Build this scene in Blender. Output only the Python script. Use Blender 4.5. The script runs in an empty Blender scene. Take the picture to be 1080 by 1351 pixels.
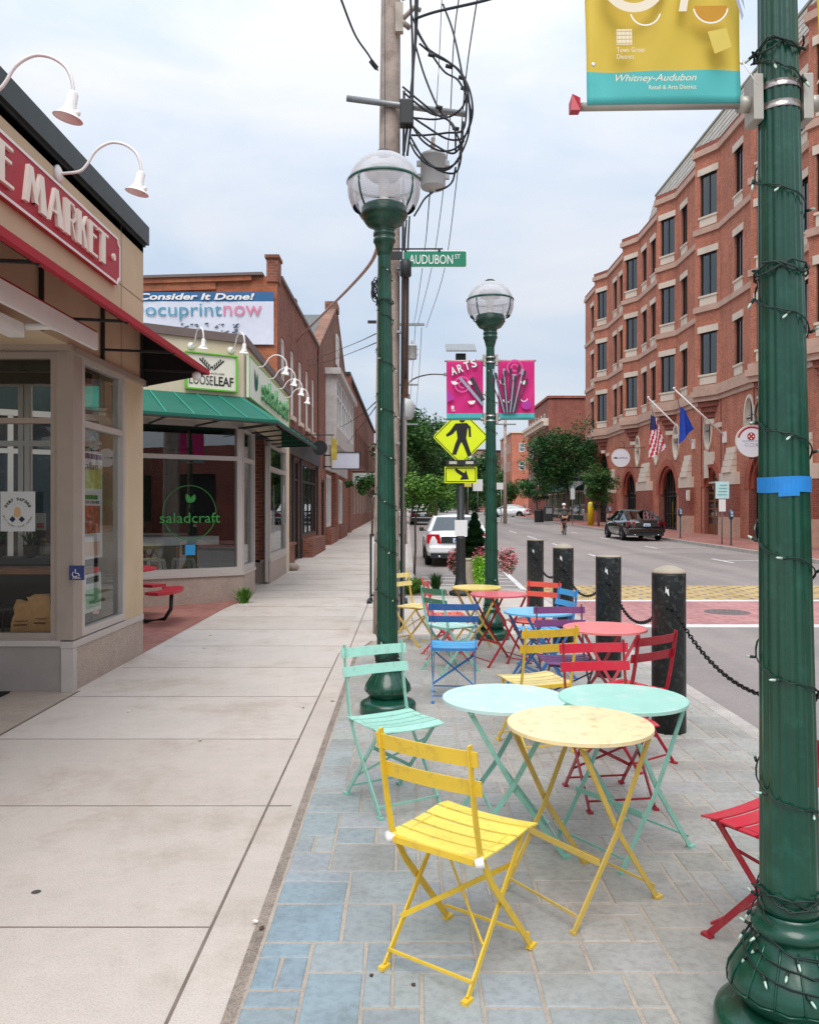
import bpy, bmesh, math, random
from mathutils import Vector, Matrix
random.seed(7)
SC = bpy.context.scene
COL = SC.collection
PI = math.pi
V = Vector

def lin(r, g, b):
    def f(c):
        c /= 255.0
        return c/12.92 if c <= .04045 else ((c+.055)/1.055)**2.4
    return (f(r), f(g), f(b), 1)

# ------------------------------------------------------------------ materials
MATS = {}
def _new(name):
    m = bpy.data.materials.new(name); m.use_nodes = True
    nt = m.node_tree
    return m, nt, nt.nodes['Principled BSDF'], nt.nodes.new, nt.links.new
def ramp(nt, pts):
    r = nt.nodes.new('ShaderNodeValToRGB')
    el = r.color_ramp.elements
    while len(el) < len(pts): el.new(.5)
    for e, (p, c) in zip(el, pts):
        e.position = p; e.color = c if len(c) == 4 else (*c, 1)
    return r
def sc(c, k): return (min(1, c[0]*k), min(1, c[1]*k), min(1, c[2]*k), 1)

def mat(name, col, rough=.6, metal=0, var=.12, scale=6, bump=.0, bscale=60, dirt=None, dirt_amt=.3, dscale=3, coat=0, emit=0):
    """paint-like material: base colour broken up by two noises, optional dirt / wear patches and bump"""
    if name in MATS: return MATS[name]
    m, nt, P, N, L = _new(name)
    tc = N('ShaderNodeTexCoord')
    n1 = N('ShaderNodeTexNoise'); n1.inputs['Scale'].default_value = scale; n1.inputs['Detail'].default_value = 6
    L(tc.outputs['Object'], n1.inputs['Vector'])
    r1 = ramp(nt, [(.3, sc(col, 1-var)), (.7, sc(col, 1+var*.6))]); L(n1.outputs['Fac'], r1.inputs['Fac'])
    out = r1.outputs['Color']
    if dirt:
        n2 = N('ShaderNodeTexNoise'); n2.inputs['Scale'].default_value = dscale; n2.inputs['Detail'].default_value = 9; n2.inputs['Roughness'].default_value = .7
        L(tc.outputs['Object'], n2.inputs['Vector'])
        r2 = ramp(nt, [(.52, (0, 0, 0)), (.66, (dirt_amt,)*3)]); L(n2.outputs['Fac'], r2.inputs['Fac'])
        mx = N('ShaderNodeMixRGB'); mx.inputs[2].default_value = dirt
        L(r2.outputs['Color'], mx.inputs[0]); L(out, mx.inputs[1]); out = mx.outputs[0]
    L(out, P.inputs['Base Color'])
    P.inputs['Roughness'].default_value = rough; P.inputs['Metallic'].default_value = metal
    if coat: P.inputs['Coat Weight'].default_value = coat
    if bump:
        n3 = N('ShaderNodeTexNoise'); n3.inputs['Scale'].default_value = bscale; n3.inputs['Detail'].default_value = 5
        L(tc.outputs['Object'], n3.inputs['Vector'])
        b = N('ShaderNodeBump'); b.inputs['Strength'].default_value = bump; b.inputs['Distance'].default_value = .01
        L(n3.outputs['Fac'], b.inputs['Height']); L(b.outputs['Normal'], P.inputs['Normal'])
    if emit:
        P.inputs['Emission Color'].default_value = col; P.inputs['Emission Strength'].default_value = emit
    MATS[name] = m; return m

def brick(name, c1, c2, mortar, bw=.21, bh=.072, ms=.008, stain=.35):
    m, nt, P, N, L = _new(name)
    uv = N('ShaderNodeUVMap')
    b = N('ShaderNodeTexBrick'); b.inputs['Scale'].default_value = 1
    b.inputs['Color1'].default_value = c1; b.inputs['Color2'].default_value = c2; b.inputs['Mortar'].default_value = mortar
    b.inputs['Mortar Size'].default_value = ms; b.inputs['Brick Width'].default_value = bw; b.inputs['Row Height'].default_value = bh
    b.inputs['Mortar Smooth'].default_value = .2; b.inputs['Bias'].default_value = -.1
    L(uv.outputs['UV'], b.inputs['Vector'])
    n = N('ShaderNodeTexNoise'); n.inputs['Scale'].default_value = .55; n.inputs['Detail'].default_value = 8; n.inputs['Roughness'].default_value = .65
    L(uv.outputs['UV'], n.inputs['Vector'])
    r = ramp(nt, [(.32, (1-stain, 1-stain, 1-stain*.95)), (.62, (1.0, 1.0, 1.0))]); L(n.outputs['Fac'], r.inputs['Fac'])
    n2 = N('ShaderNodeTexNoise'); n2.inputs['Scale'].default_value = 7; n2.inputs['Detail'].default_value = 3
    L(uv.outputs['UV'], n2.inputs['Vector'])
    r2 = ramp(nt, [(.3, (.78, .74, .74)), (.7, (1, 1, 1))]); L(n2.outputs['Fac'], r2.inputs['Fac'])
    mx = N('ShaderNodeMixRGB'); mx.blend_type = 'MULTIPLY'; mx.inputs[0].default_value = 1
    L(b.outputs['Color'], mx.inputs[1]); L(r.outputs['Color'], mx.inputs[2])
    mx2 = N('ShaderNodeMixRGB'); mx2.blend_type = 'MULTIPLY'; mx2.inputs[0].default_value = 1
    L(mx.outputs[0], mx2.inputs[1]); L(r2.outputs['Color'], mx2.inputs[2])
    mp = N('ShaderNodeMapping'); mp.inputs['Scale'].default_value = (1.6, .12, 1); L(uv.outputs['UV'], mp.inputs['Vector'])
    n3 = N('ShaderNodeTexNoise'); n3.inputs['Scale'].default_value = 1.5; n3.inputs['Detail'].default_value = 7; n3.inputs['Roughness'].default_value = .7; L(mp.outputs[0], n3.inputs['Vector'])
    r3 = ramp(nt, [(.34, (.78, .77, .77)), (.52, (1, 1, 1))]); L(n3.outputs['Fac'], r3.inputs['Fac'])
    mx3 = N('ShaderNodeMixRGB'); mx3.blend_type = 'MULTIPLY'; mx3.inputs[0].default_value = 1; L(mx2.outputs[0], mx3.inputs[1]); L(r3.outputs['Color'], mx3.inputs[2])
    L(mx3.outputs[0], P.inputs['Base Color']); P.inputs['Roughness'].default_value = .88
    bp = N('ShaderNodeBump'); bp.inputs['Strength'].default_value = .5; bp.inputs['Distance'].default_value = .006; bp.invert = True
    L(b.outputs['Fac'], bp.inputs['Height']); L(bp.outputs['Normal'], P.inputs['Normal'])
    MATS[name] = m; return m

def glass(name, tint, refl=.35, trans=.75, rough=.0):
    """window pane: mirror layer over a tinted see-through layer"""
    m, nt, P, N, L = _new(name)
    nt.nodes.remove(P)
    t = N('ShaderNodeBsdfTransparent'); t.inputs['Color'].default_value = (tint[0]*trans, tint[1]*trans, tint[2]*trans, 1)
    g = N('ShaderNodeBsdfGlossy'); g.inputs['Roughness'].default_value = rough; g.inputs['Color'].default_value = (.9, .95, .97, 1)
    lw = N('ShaderNodeLayerWeight'); lw.inputs['Blend'].default_value = refl
    tc = N('ShaderNodeTexCoord'); n = N('ShaderNodeTexNoise'); n.inputs['Scale'].default_value = 1.3
    L(tc.outputs['Object'], n.inputs['Vector'])
    bp = N('ShaderNodeBump'); bp.inputs['Strength'].default_value = .03; bp.inputs['Distance'].default_value = .02
    L(n.outputs['Fac'], bp.inputs['Height']); L(bp.outputs['Normal'], g.inputs['Normal'])
    mx = N('ShaderNodeMixShader'); L(lw.outputs['Fresnel'], mx.inputs[0]); L(t.outputs[0], mx.inputs[1]); L(g.outputs[0], mx.inputs[2])
    L(mx.outputs[0], nt.nodes['Material Output'].inputs['Surface'])
    MATS[name] = m; return m

def leafmat(name, c1, c2, c3):
    m, nt, P, N, L = _new(name)
    g = N('ShaderNodeNewGeometry'); tc = N('ShaderNodeTexCoord')
    r = ramp(nt, [(0, c1), (.5, c2), (1, c3)]); 
    n = N('ShaderNodeTexNoise'); n.inputs['Scale'].default_value = .9; n.inputs['Detail'].default_value = 2
    L(tc.outputs['Object'], n.inputs['Vector'])
    ad = N('ShaderNodeMath'); ad.operation = 'MULTIPLY_ADD'; ad.inputs[1].default_value = .55
    sb = N('ShaderNodeMath'); sb.operation = 'MULTIPLY_ADD'; sb.inputs[1].default_value = 1.6; sb.inputs[2].default_value = -.55
    L(n.outputs['Fac'], sb.inputs[0]); L(g.outputs['Random Per Island'], ad.inputs[0]); L(sb.outputs[0], ad.inputs[2])
    L(ad.outputs[0], r.inputs['Fac']); L(r.outputs['Color'], P.inputs['Base Color'])
    P.inputs['Roughness'].default_value = .55
    tr = N('ShaderNodeBsdfTranslucent'); L(r.outputs['Color'], tr.inputs['Color'])
    mx = N('ShaderNodeMixShader'); mx.inputs[0].default_value = .3
    L(P.outputs[0], mx.inputs[1]); L(tr.outputs[0], mx.inputs[2]); L(mx.outputs[0], nt.nodes['Material Output'].inputs['Surface'])
    MATS[name] = m; return m

def groundmat(name, c, var=.1, spots=None, speck=.12, rough=.85, bump=.25, big=.35, smooth=1.0, spotscale=2.2, spotsize=.05, cracks=0, slab=None, tracks=None):
    """concrete / asphalt: fine speckle, large stains, tiny dark gum spots"""
    m, nt, P, N, L = _new(name)
    g = N('ShaderNodeNewGeometry')
    def noise(s, d=6, r=.6):
        n = N('ShaderNodeTexNoise'); n.inputs['Scale'].default_value = s; n.inputs['Detail'].default_value = d; n.inputs['Roughness'].default_value = r
        L(g.outputs['Position'], n.inputs['Vector']); return n
    a = noise(big, 8, .7); ra = ramp(nt, [(.3, sc(c, 1-var*1.6)), (.5, c), (.72, sc(c, 1+var))]); L(a.outputs['Fac'], ra.inputs['Fac'])
    f = noise(140, 3); rf = ramp(nt, [(.3, (1-speck*2,)*3), (.55, (1, 1, 1)), (.75, (1, 1, 1))]); L(f.outputs['Fac'], rf.inputs['Fac'])
    f2 = noise(9, 8, .75); rf2 = ramp(nt, [(.35, (1-var,)*3), (.6, (1, 1, 1))]); L(f2.outputs['Fac'], rf2.inputs['Fac'])
    o = ra.outputs['Color']
    for r in (rf, rf2):
        mx = N('ShaderNodeMixRGB'); mx.blend_type = 'MULTIPLY'; mx.inputs[0].default_value = 1
        L(o, mx.inputs[1]); L(r.outputs['Color'], mx.inputs[2]); o = mx.outputs[0]
    if spots:
        v = N('ShaderNodeTexVoronoi'); v.inputs['Scale'].default_value = spotscale; v.inputs['Randomness'].default_value = 1
        L(g.outputs['Position'], v.inputs['Vector'])
        rv = ramp(nt, [(spotsize*.8, (1, 1, 1)), (spotsize, (0, 0, 0))]); L(v.outputs['Distance'], rv.inputs['Fac'])
        cc = N('ShaderNodeSeparateColor'); L(v.outputs['Color'], cc.inputs[0])
        gt = N('ShaderNodeMath'); gt.operation = 'GREATER_THAN'; gt.inputs[1].default_value = .55; L(cc.outputs[0], gt.inputs[0])
        ml = N('ShaderNodeMath'); ml.operation = 'MULTIPLY'; L(gt.outputs[0], ml.inputs[0]); L(rv.outputs['Color'], ml.inputs[1])
        mx = N('ShaderNodeMixRGB'); mx.inputs[2].default_value = spots; L(ml.outputs[0], mx.inputs[0]); L(o, mx.inputs[1]); o = mx.outputs[0]
    def mul(o, fac_socket):
        mx = N('ShaderNodeMixRGB'); mx.blend_type = 'MULTIPLY'; mx.inputs[0].default_value = 1; L(o, mx.inputs[1]); L(fac_socket, mx.inputs[2]); return mx.outputs[0]
    if cracks:      # wandering hairline cracks, present only in places
        nw = noise(1.6, 4); vm = N('ShaderNodeVectorMath'); vm.operation = 'SCALE'; vm.inputs['Scale'].default_value = .55; L(nw.outputs['Color'], vm.inputs[0])
        va = N('ShaderNodeVectorMath'); va.operation = 'ADD'; L(g.outputs['Position'], va.inputs[0]); L(vm.outputs[0], va.inputs[1])
        v = N('ShaderNodeTexVoronoi'); v.feature = 'DISTANCE_TO_EDGE'; v.inputs['Scale'].default_value = cracks; L(va.outputs[0], v.inputs['Vector'])
        rv = ramp(nt, [(.0, (.5, .48, .46)), (.006, (1, 1, 1))]); L(v.outputs['Distance'], rv.inputs['Fac'])
        ms = noise(.5, 3); rm = ramp(nt, [(.60, (0, 0, 0)), (.68, (.7, .7, .7))]); L(ms.outputs['Fac'], rm.inputs['Fac'])
        mw = N('ShaderNodeMixRGB'); L(rm.outputs['Color'], mw.inputs[0]); mw.inputs[1].default_value = (1, 1, 1, 1); L(rv.outputs['Color'], mw.inputs[2]); o = mul(o, mw.outputs[0])
    if slab:        # every cast slab has its own tone
        sp = N('ShaderNodeSeparateXYZ'); L(g.outputs['Position'], sp.inputs[0])
        m1 = N('ShaderNodeMath'); m1.operation = 'MULTIPLY_ADD'; m1.inputs[1].default_value = 1/slab[0]; m1.inputs[2].default_value = slab[1]; L(sp.outputs['Y'], m1.inputs[0])
        fl = N('ShaderNodeMath'); fl.operation = 'FLOOR'; L(m1.outputs[0], fl.inputs[0])
        xs = N('ShaderNodeMath'); xs.operation = 'GREATER_THAN'; xs.inputs[1].default_value = -.747; L(sp.outputs['X'], xs.inputs[0])
        cb = N('ShaderNodeCombineXYZ'); L(fl.outputs[0], cb.inputs[1]); L(xs.outputs[0], cb.inputs[0])
        wn = N('ShaderNodeTexWhiteNoise'); L(cb.outputs[0], wn.inputs['Vector']); rw = ramp(nt, [(0, (.90, .885, .87)), (1, (1, 1, 1))]); L(wn.outputs['Value'], rw.inputs['Fac']); o = mul(o, rw.outputs['Color'])
        st = noise(1.1, 9, .75); rs = ramp(nt, [(.36, (.84, .80, .76)), (.50, (1, 1, 1))]); L(st.outputs['Fac'], rs.inputs['Fac']); o = mul(o, rs.outputs['Color'])
    if tracks:      # paler wheel tracks and oil line along the lanes
        mpn = N('ShaderNodeMapping'); mpn.inputs['Scale'].default_value = (1.0, .03, 1); L(g.outputs['Position'], mpn.inputs['Vector'])
        tn = N('ShaderNodeTexNoise'); tn.inputs['Scale'].default_value = .9; tn.inputs['Detail'].default_value = 5; L(mpn.outputs[0], tn.inputs['Vector'])
        rt = ramp(nt, [(.35, (.82, .82, .83)), (.6, (1.06, 1.05, 1.04))]); L(tn.outputs['Fac'], rt.inputs['Fac']); o = mul(o, rt.outputs['Color'])
        pn = N('ShaderNodeTexVoronoi'); pn.inputs['Scale'].default_value = .16; L(g.outputs['Position'], pn.inputs['Vector']); sc_ = N('ShaderNodeSeparateColor'); L(pn.outputs['Color'], sc_.inputs[0]); rp_ = ramp(nt, [(0, (.9, .9, .9)), (1, (1.02, 1.02, 1.02))]); L(sc_.outputs[1], rp_.inputs['Fac']); o = mul(o, rp_.outputs['Color'])
    L(o, P.inputs['Base Color']); P.inputs['Roughness'].default_value = rough
    b = N('ShaderNodeBump'); b.inputs['Strength'].default_value = bump; b.inputs['Distance'].default_value = .004
    L(f.outputs['Fac'], b.inputs['Height']); L(b.outputs['Normal'], P.inputs['Normal'])
    MATS[name] = m; return m

def attrmat(name, rough=.75, bump=.35, noise_mul=.17, nscale=30):
    """stones whose own colour is stored per stone"""
    m, nt, P, N, L = _new(name)
    at = N('ShaderNodeAttribute'); at.attribute_name = 'Col'
    g = N('ShaderNodeNewGeometry')
    n = N('ShaderNodeTexNoise'); n.inputs['Scale'].default_value = nscale; n.inputs['Detail'].default_value = 9; n.inputs['Roughness'].default_value = .72
    L(g.outputs['Position'], n.inputs['Vector'])
    r = ramp(nt, [(.3, (1-noise_mul*1.6,)*3), (.55, (1, 1, 1)), (.8, (1.0, 1.0, 1.0))]); L(n.outputs['Fac'], r.inputs['Fac'])
    n4 = N('ShaderNodeTexNoise'); n4.inputs['Scale'].default_value = 2.3; n4.inputs['Detail'].default_value = 6
    L(g.outputs['Position'], n4.inputs['Vector'])
    r4 = ramp(nt, [(.3, (.80, .77, .74)), (.52, (1, 1, 1))]); L(n4.outputs['Fac'], r4.inputs['Fac'])
    mx = N('ShaderNodeMixRGB'); mx.blend_type = 'MULTIPLY'; mx.inputs[0].default_value = 1
    L(at.outputs['Color'], mx.inputs[1]); L(r.outputs['Color'], mx.inputs[2])
    mx2 = N('ShaderNodeMixRGB'); mx2.blend_type = 'MULTIPLY'; mx2.inputs[0].default_value = 1
    L(mx.outputs[0], mx2.inputs[1]); L(r4.outputs['Color'], mx2.inputs[2])
    L(mx2.outputs[0], P.inputs['Base Color']); P.inputs['Roughness'].default_value = rough
    b = N('ShaderNodeBump'); b.inputs['Strength'].default_value = bump; b.inputs['Distance'].default_value = .006
    L(n.outputs['Fac'], b.inputs['Height']); L(b.outputs['Normal'], P.inputs['Normal'])
    MATS[name] = m; return m

# ------------------------------------------------------------------ mesh builder
class MB:
    def __init__(s): s.v = []; s.f = []; s.mi = []; s.sm = []; s.col = []; s.k = 0; s.smooth = False; s.c = None
    def add(s, vs, fs):
        n = len(s.v); s.v += [tuple(v) for v in vs]
        for f in fs:
            s.f.append([n+i for i in f]); s.mi.append(s.k); s.sm.append(s.smooth); s.col.append(s.c)
        return s
    def quad(s, a, b, c, d): return s.add([a, b, c, d], [(0, 1, 2, 3)])
    def poly(s, pts): return s.add(pts, [tuple(range(len(pts)))])
    def hexa(s, p):   # 8 corner points, bottom 4 then top 4
        return s.add(p, [(3, 2, 1, 0), (4, 5, 6, 7), (0, 1, 5, 4), (1, 2, 6, 5), (2, 3, 7, 6), (3, 0, 4, 7)])
    def box(s, x0, x1, y0, y1, z0, z1):
        return s.hexa([(x0, y0, z0), (x1, y0, z0), (x1, y1, z0), (x0, y1, z0), (x0, y0, z1), (x1, y0, z1), (x1, y1, z1), (x0, y1, z1)])
    def bar(s, p, q, w, h, up=(0, 0, 1)):
        p = V(p); q = V(q); d = (q-p).normalized(); u = V(up)
        if abs(d.dot(u)) > .98: u = V((0, 1, 0))
        r = d.cross(u).normalized()*w/2; u = r.cross(d).normalized()*h/2
        return s.hexa([p-r-u, p+r-u, q+r-u, q-r-u, p-r+u, p+r+u, q+r+u, q-r+u])
    def ring_loft(s, rings, caps=True, closed=True):
        n = len(rings[0]); vs = [v for r in rings for v in r]; fs = []
        for i in range(len(rings)-1):
            for j in range(n if closed else n-1):
                k = (j+1) % n
                fs.append((i*n+j, i*n+k, (i+1)*n+k, (i+1)*n+j))
        if caps: fs.append(tuple(range(n-1, -1, -1))); fs.append(tuple((len(rings)-1)*n+i for i in range(n)))
        return s.add(vs, fs)
    def tube(s, pts, r, n=6, caps=True):
        pts = [V(p) for p in pts]; rings = []; ref = None
        for i, p in enumerate(pts):
            d = (pts[min(i+1, len(pts)-1)]-pts[max(i-1, 0)])
            if d.length < 1e-9: d = V((0, 0, 1))
            d.normalize()
            if ref is None: ref = V((0, 0, 1)) if abs(d.z) < .9 else V((1, 0, 0))
            a = d.cross(ref)
            if a.length < 1e-4: a = d.cross(V((0, 1, 0)))
            a.normalize(); b = d.cross(a).normalized(); ref = -d.cross(a).normalized() if False else ref
            ri = r[i] if isinstance(r, (list, tuple)) else r
            rings.append([p+a*ri*math.cos(2*PI*k/n)+b*ri*math.sin(2*PI*k/n) for k in range(n)])
        o = s.smooth; s.smooth = True; s.ring_loft(rings, caps); s.smooth = o; return s
    def lathe(s, prof, c=(0, 0, 0), n=24, caps=True, sm=True, flute=None, nf=16):
        rings = []
        for (z, r) in prof:
            ring = []
            for k in range(n):
                rr = r
                if flute and flute(z): rr = r*(1-.055*(.5+.5*math.cos(2*PI*k*nf/n))**1.6)
                ring.append((c[0]+rr*math.cos(2*PI*k/n), c[1]+rr*math.sin(2*PI*k/n), c[2]+z))
            rings.append(ring)
        o = s.smooth; s.smooth = sm; s.ring_loft(rings, caps); s.smooth = o; return s
    def prism(s, pts, ax, a0, a1):   # polygon pts (u,v) extruded along axis ax from a0 to a1
        def mk(u, v, a): return {'x': (a, u, v), 'y': (u, a, v), 'z': (u, v, a)}[ax]
        n = len(pts); vs = [mk(u, v, a0) for u, v in pts]+[mk(u, v, a1) for u, v in pts]
        fs = [tuple(range(n-1, -1, -1)), tuple(range(n, 2*n))]+[(i, (i+1) % n, n+(i+1) % n, n+i) for i in range(n)]
        return s.add(vs, fs)
    def sphere(s, c, r, n=16, m=10, z0=-1, z1=1):
        t0 = math.asin(z0); t1 = math.asin(z1)
        R = r if isinstance(r, (tuple, list)) else (r, r, r)
        rings = []
        for i in range(m+1):
            t = t0+(t1-t0)*i/m
            rr = max(math.cos(t), 1e-4)
            rings.append([(c[0]+R[0]*rr*math.cos(2*PI*k/n), c[1]+R[1]*rr*math.sin(2*PI*k/n), c[2]+R[2]*math.sin(t)) for k in range(n)])
        o = s.smooth; s.smooth = True; s.ring_loft(rings, False); s.smooth = o; return s
    def xf(s, M, start=0):
        for i in range(start, len(s.v)): s.v[i] = tuple(M @ V(s.v[i]))
        return s
    def mesh(s, name, mats):
        me = bpy.data.meshes.new(name); me.from_pydata(s.v, [], s.f)
        if not isinstance(mats, (list, tuple)): mats = [mats]
        if getattr(s, 'weld', False):
            me.polygons.foreach_set('material_index', s.mi)
            bm = bmesh.new(); bm.from_mesh(me); bmesh.ops.remove_doubles(bm, verts=bm.verts, dist=1e-5); bm.to_mesh(me); bm.free()
        for m in mats: me.materials.append(m)
        for p, k, sm in zip(me.polygons, s.mi, s.sm): p.material_index = k; p.use_smooth = sm
        uv = me.uv_layers.new(name='UVMap').data
        for p in me.polygons:
            n = p.normal
            if abs(n.z) > .7:
                for li in p.loop_indices:
                    co = me.vertices[me.loops[li].vertex_index].co; uv[li].uv = (co.x, co.y)
            else:
                l = math.hypot(n.x, n.y) or 1; t = (-n.y/l, n.x/l)
                if t[0]+t[1]*.01 < 0: t = (-t[0], -t[1])
                for li in p.loop_indices:
                    co = me.vertices[me.loops[li].vertex_index].co; uv[li].uv = (co.x*t[0]+co.y*t[1], co.z)
        if any(c is not None for c in s.col):
            ca = me.color_attributes.new('Col', 'FLOAT_COLOR', 'CORNER')
            for p, c in zip(me.polygons, s.col):
                for li in p.loop_indices: ca.data[li].color = c or (.5, .5, .5, 1)
        return me
    def obj(s, name, mats, parent=None, bevel=0, M=None):
        if not s.v: return None
        o = bpy.data.objects.new(name, s.mesh(name, mats)); COL.objects.link(o)
        if parent: o.parent = parent
        if M: o.matrix_local = M
        if bevel:
            b = o.modifiers.new('bevel', 'BEVEL'); b.width = bevel; b.segments = 2; b.limit_method = 'ANGLE'; b.angle_limit = math.radians(40)
        return o

def tag(o, label, cat, group=None):
    o['label'] = label; o['category'] = cat
    if group: o['group'] = group
    return o
def thing(name, label, cat, loc=(0, 0, 0), rz=0, group=None):
    o = bpy.data.objects.new(name, None); o.empty_display_size = .2; COL.objects.link(o)
    o.location = loc; o.rotation_euler = (0, 0, rz); return tag(o, label, cat, group)
def struct(name, mb, m, kind='structure'):
    o = mb.obj(name, m); o['kind'] = kind; return o
def copy_tree(o, parent=None):
    c = o.copy(); COL.objects.link(c)
    if parent: c.parent = parent
    for ch in list(o.children): copy_tree(ch, c)
    return c
def text(name, s, M, w, h, m, parent=None, ext=.002, shear=0, bold=0):
    """lettering fitted into a w x h box whose lower-left corner is the matrix origin"""
    cu = bpy.data.curves.new('t', 'FONT'); cu.body = s; cu.extrude = .5; cu.shear = shear; cu.offset = bold; cu.resolution_u = 3
    t = bpy.data.objects.new('t', cu); COL.objects.link(t)
    bpy.context.view_layer.update()
    me = bpy.data.meshes.new_from_object(t.evaluated_get(bpy.context.evaluated_depsgraph_get()))
    bpy.data.objects.remove(t)
    xs = [v.co.x for v in me.vertices]; ys = [v.co.y for v in me.vertices]
    x0, x1, y0, y1 = min(xs), max(xs), min(ys), max(ys)
    for v in me.vertices:
        v.co = ((v.co.x-x0)/(x1-x0)*w, (v.co.y-y0)/(y1-y0)*h, v.co.z*2*ext+ext)
    me.transform(M); me.materials.clear(); me.materials.append(m)
    o = bpy.data.objects.new(name, me); COL.objects.link(o)
    if parent: o.parent = parent
    return o
def frame_m(o, u, v):
    u = V(u).normalized(); v = V(v).normalized(); n = u.cross(v)
    return Matrix(((u.x, v.x, n.x, o[0]), (u.y, v.y, n.y, o[1]), (u.z, v.z, n.z, o[2]), (0, 0, 0, 1)))
def zg(y): return .0085*max(0, min(y, 200)-22)
def gx(px, y): return (px-537)*y/1080       # lateral position of a photo column at distance y
def gz(py, y): return 1.6-(py-670)*y/1080   # height of a photo row at distance y

# ------------------------------------------------------------------ material library
M_conc = groundmat('concrete', lin(205, 194, 184), var=.07, spots=lin(75, 70, 68), speck=.12, big=.5, bump=.5, cracks=.33, slab=(1.27, -.4567))
M_concd = groundmat('concrete_old', lin(180, 164, 150), var=.12, speck=.1, big=.8)
M_joint = mat('joint_grime', lin(120, 106, 98), .95, var=.3)
M_gravel = groundmat('gravel_joint', lin(154, 140, 128), var=.25, speck=.3, big=3)
M_asph = groundmat('asphalt', lin(158, 148, 143), var=.1, speck=.22, big=.3, bump=.5, cracks=.3, tracks=True)
M_mort = groundmat('mortar', lin(178, 165, 151), var=.15, speck=.12, big=1.2)
M_gran = groundmat('granite_kerb', lin(190, 182, 174), var=.14, speck=.25, big=2)
M_paint = groundmat('road_paint', lin(226, 222, 218), var=.14, speck=.2, big=2)
M_stone = attrmat('bluestone')
M_cream = mat('cream_stucco', lin(204, 182, 150), .9, var=.06, scale=2, bump=.3, bscale=220, dirt=lin(168, 142, 108), dirt_amt=.25, dscale=.7)
M_cream2 = mat('pale_stucco', lin(214, 198, 172), .9, var=.06, scale=2, bump=.3, bscale=220, dirt=lin(178, 158, 128), dirt_amt=.25, dscale=.9)
M_silver = mat('aluminium', lin(190, 182, 176), .45, .35, var=.05)
M_grim = mat('painted_mullion', lin(158, 144, 132), .6, var=.06)
M_dark = mat('dark_metal', lin(34, 38, 38), .5, var=.2)
M_coping = mat('coping_metal', lin(48, 62, 62), .4, .3, var=.15)
M_granb = groundmat('granite_cladding', lin(184, 164, 150), var=.1, speck=.38, big=3, rough=.45, bump=.05)
M_granp = groundmat('pink_granite', lin(204, 168, 148), var=.12, speck=.15, big=1)
M_lime = groundmat('limestone', lin(222, 205, 186), var=.1, speck=.08, big=.8)
M_red = mat('sign_red', lin(172, 30, 50), .45, var=.06)
M_white = mat('white_paint', lin(236, 232, 228), .45, var=.05)
M_offw = mat('ivory_letter', lin(238, 228, 212), .5, var=.04)
M_redf = mat('red_awning', lin(165, 22, 40), .7, var=.1)
M_blackf = mat('black_cloth', lin(24, 22, 24), .9, var=.2)
M_teal = mat('green_awning', lin(6, 98, 80), .75, var=.12, scale=2, bump=.15, bscale=300)
M_lime_g = mat('lime_green', lin(110, 190, 60), .5, var=.05)
M_green = mat('lamp_green', lin(4, 66, 48), .32, 0, var=.2, scale=9, dirt=lin(40, 98, 82), dirt_amt=.35, dscale=11, coat=.3, bump=.1, bscale=40)
M_wood = mat('weathered_wood', lin(172, 156, 146), .9, var=.2, scale=5, bump=.6, bscale=30, dirt=lin(112, 92, 78), dirt_amt=.5, dscale=4)
M_cable = mat('black_cable', lin(28, 32, 36), .6, var=.1)
M_steel = mat('galvanised', lin(150, 152, 152), .45, .6, var=.15, scale=20)
M_band = mat('steel_band', lin(215, 205, 200), .3, .9, var=.05)
M_alu = mat('cast_alloy', lin(176, 170, 160), .5, .5, var=.15)
M_grey = mat('grey_metal', lin(188, 190, 188), .5, .1, var=.08)
M_boll = mat('black_bollard', lin(24, 30, 30), .42, var=.5, scale=12, dirt=lin(90, 98, 96), dirt_amt=.55, dscale=26)
M_bolt = mat('bollard_cap', lin(168, 156, 138), .8, var=.15, scale=8)
M_chain = mat('chain_black', lin(30, 30, 32), .4, .6, var=.3)
M_tyre = mat('tyre', lin(22, 22, 23), .85, var=.1)
M_g1 = glass('pane_dark', (.5, .56, .54), refl=.40, trans=.62)
M_g2 = glass('pane_clear', (.90, .94, .92), refl=.26, trans=1.0)
M_g1b = glass('pane_clear_side', (.92, .95, .93), refl=.34, trans=1.0)
M_g4 = glass('pane_reflective', (.9, .94, .92), refl=.56, trans=1.0)
M_gc = glass('car_glass', (.35, .4, .42), refl=.5, trans=.5)
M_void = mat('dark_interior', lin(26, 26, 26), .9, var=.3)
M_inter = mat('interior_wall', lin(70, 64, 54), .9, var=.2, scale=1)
M_slate = mat('slate_roof', lin(190, 182, 172), .8, var=.14, scale=3)
M_dslate = mat('grey_slate', lin(104, 108, 104), .85, var=.2, scale=4)
M_brR = brick('brick_red', lin(210, 124, 92), lin(188, 102, 75), lin(208, 168, 146), stain=.28)
M_brRd = brick('brick_deep', lin(164, 84, 66), lin(140, 68, 56), lin(178, 136, 120))
M_brO = brick('brick_orange', lin(200, 116, 76), lin(176, 96, 64), lin(168, 128, 102), stain=.3)
M_brD = brick('brick_dark', lin(160, 94, 72), lin(132, 74, 58), lin(160, 130, 112), stain=.35)
M_brP = brick('brick_pavement', lin(184, 122, 108), lin(164, 104, 92), lin(160, 126, 112), bw=.2, bh=.1, stain=.25)
M_brX = brick('brick_crosswalk', lin(204, 148, 144), lin(192, 134, 132), lin(176, 132, 130), bw=.4, bh=.2, ms=.02, stain=.2)
M_brS = brick('brick_stone_mix', lin(158, 118, 96), lin(136, 84, 64), lin(150, 126, 108), bw=.4, bh=.2, ms=.015)
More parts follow.
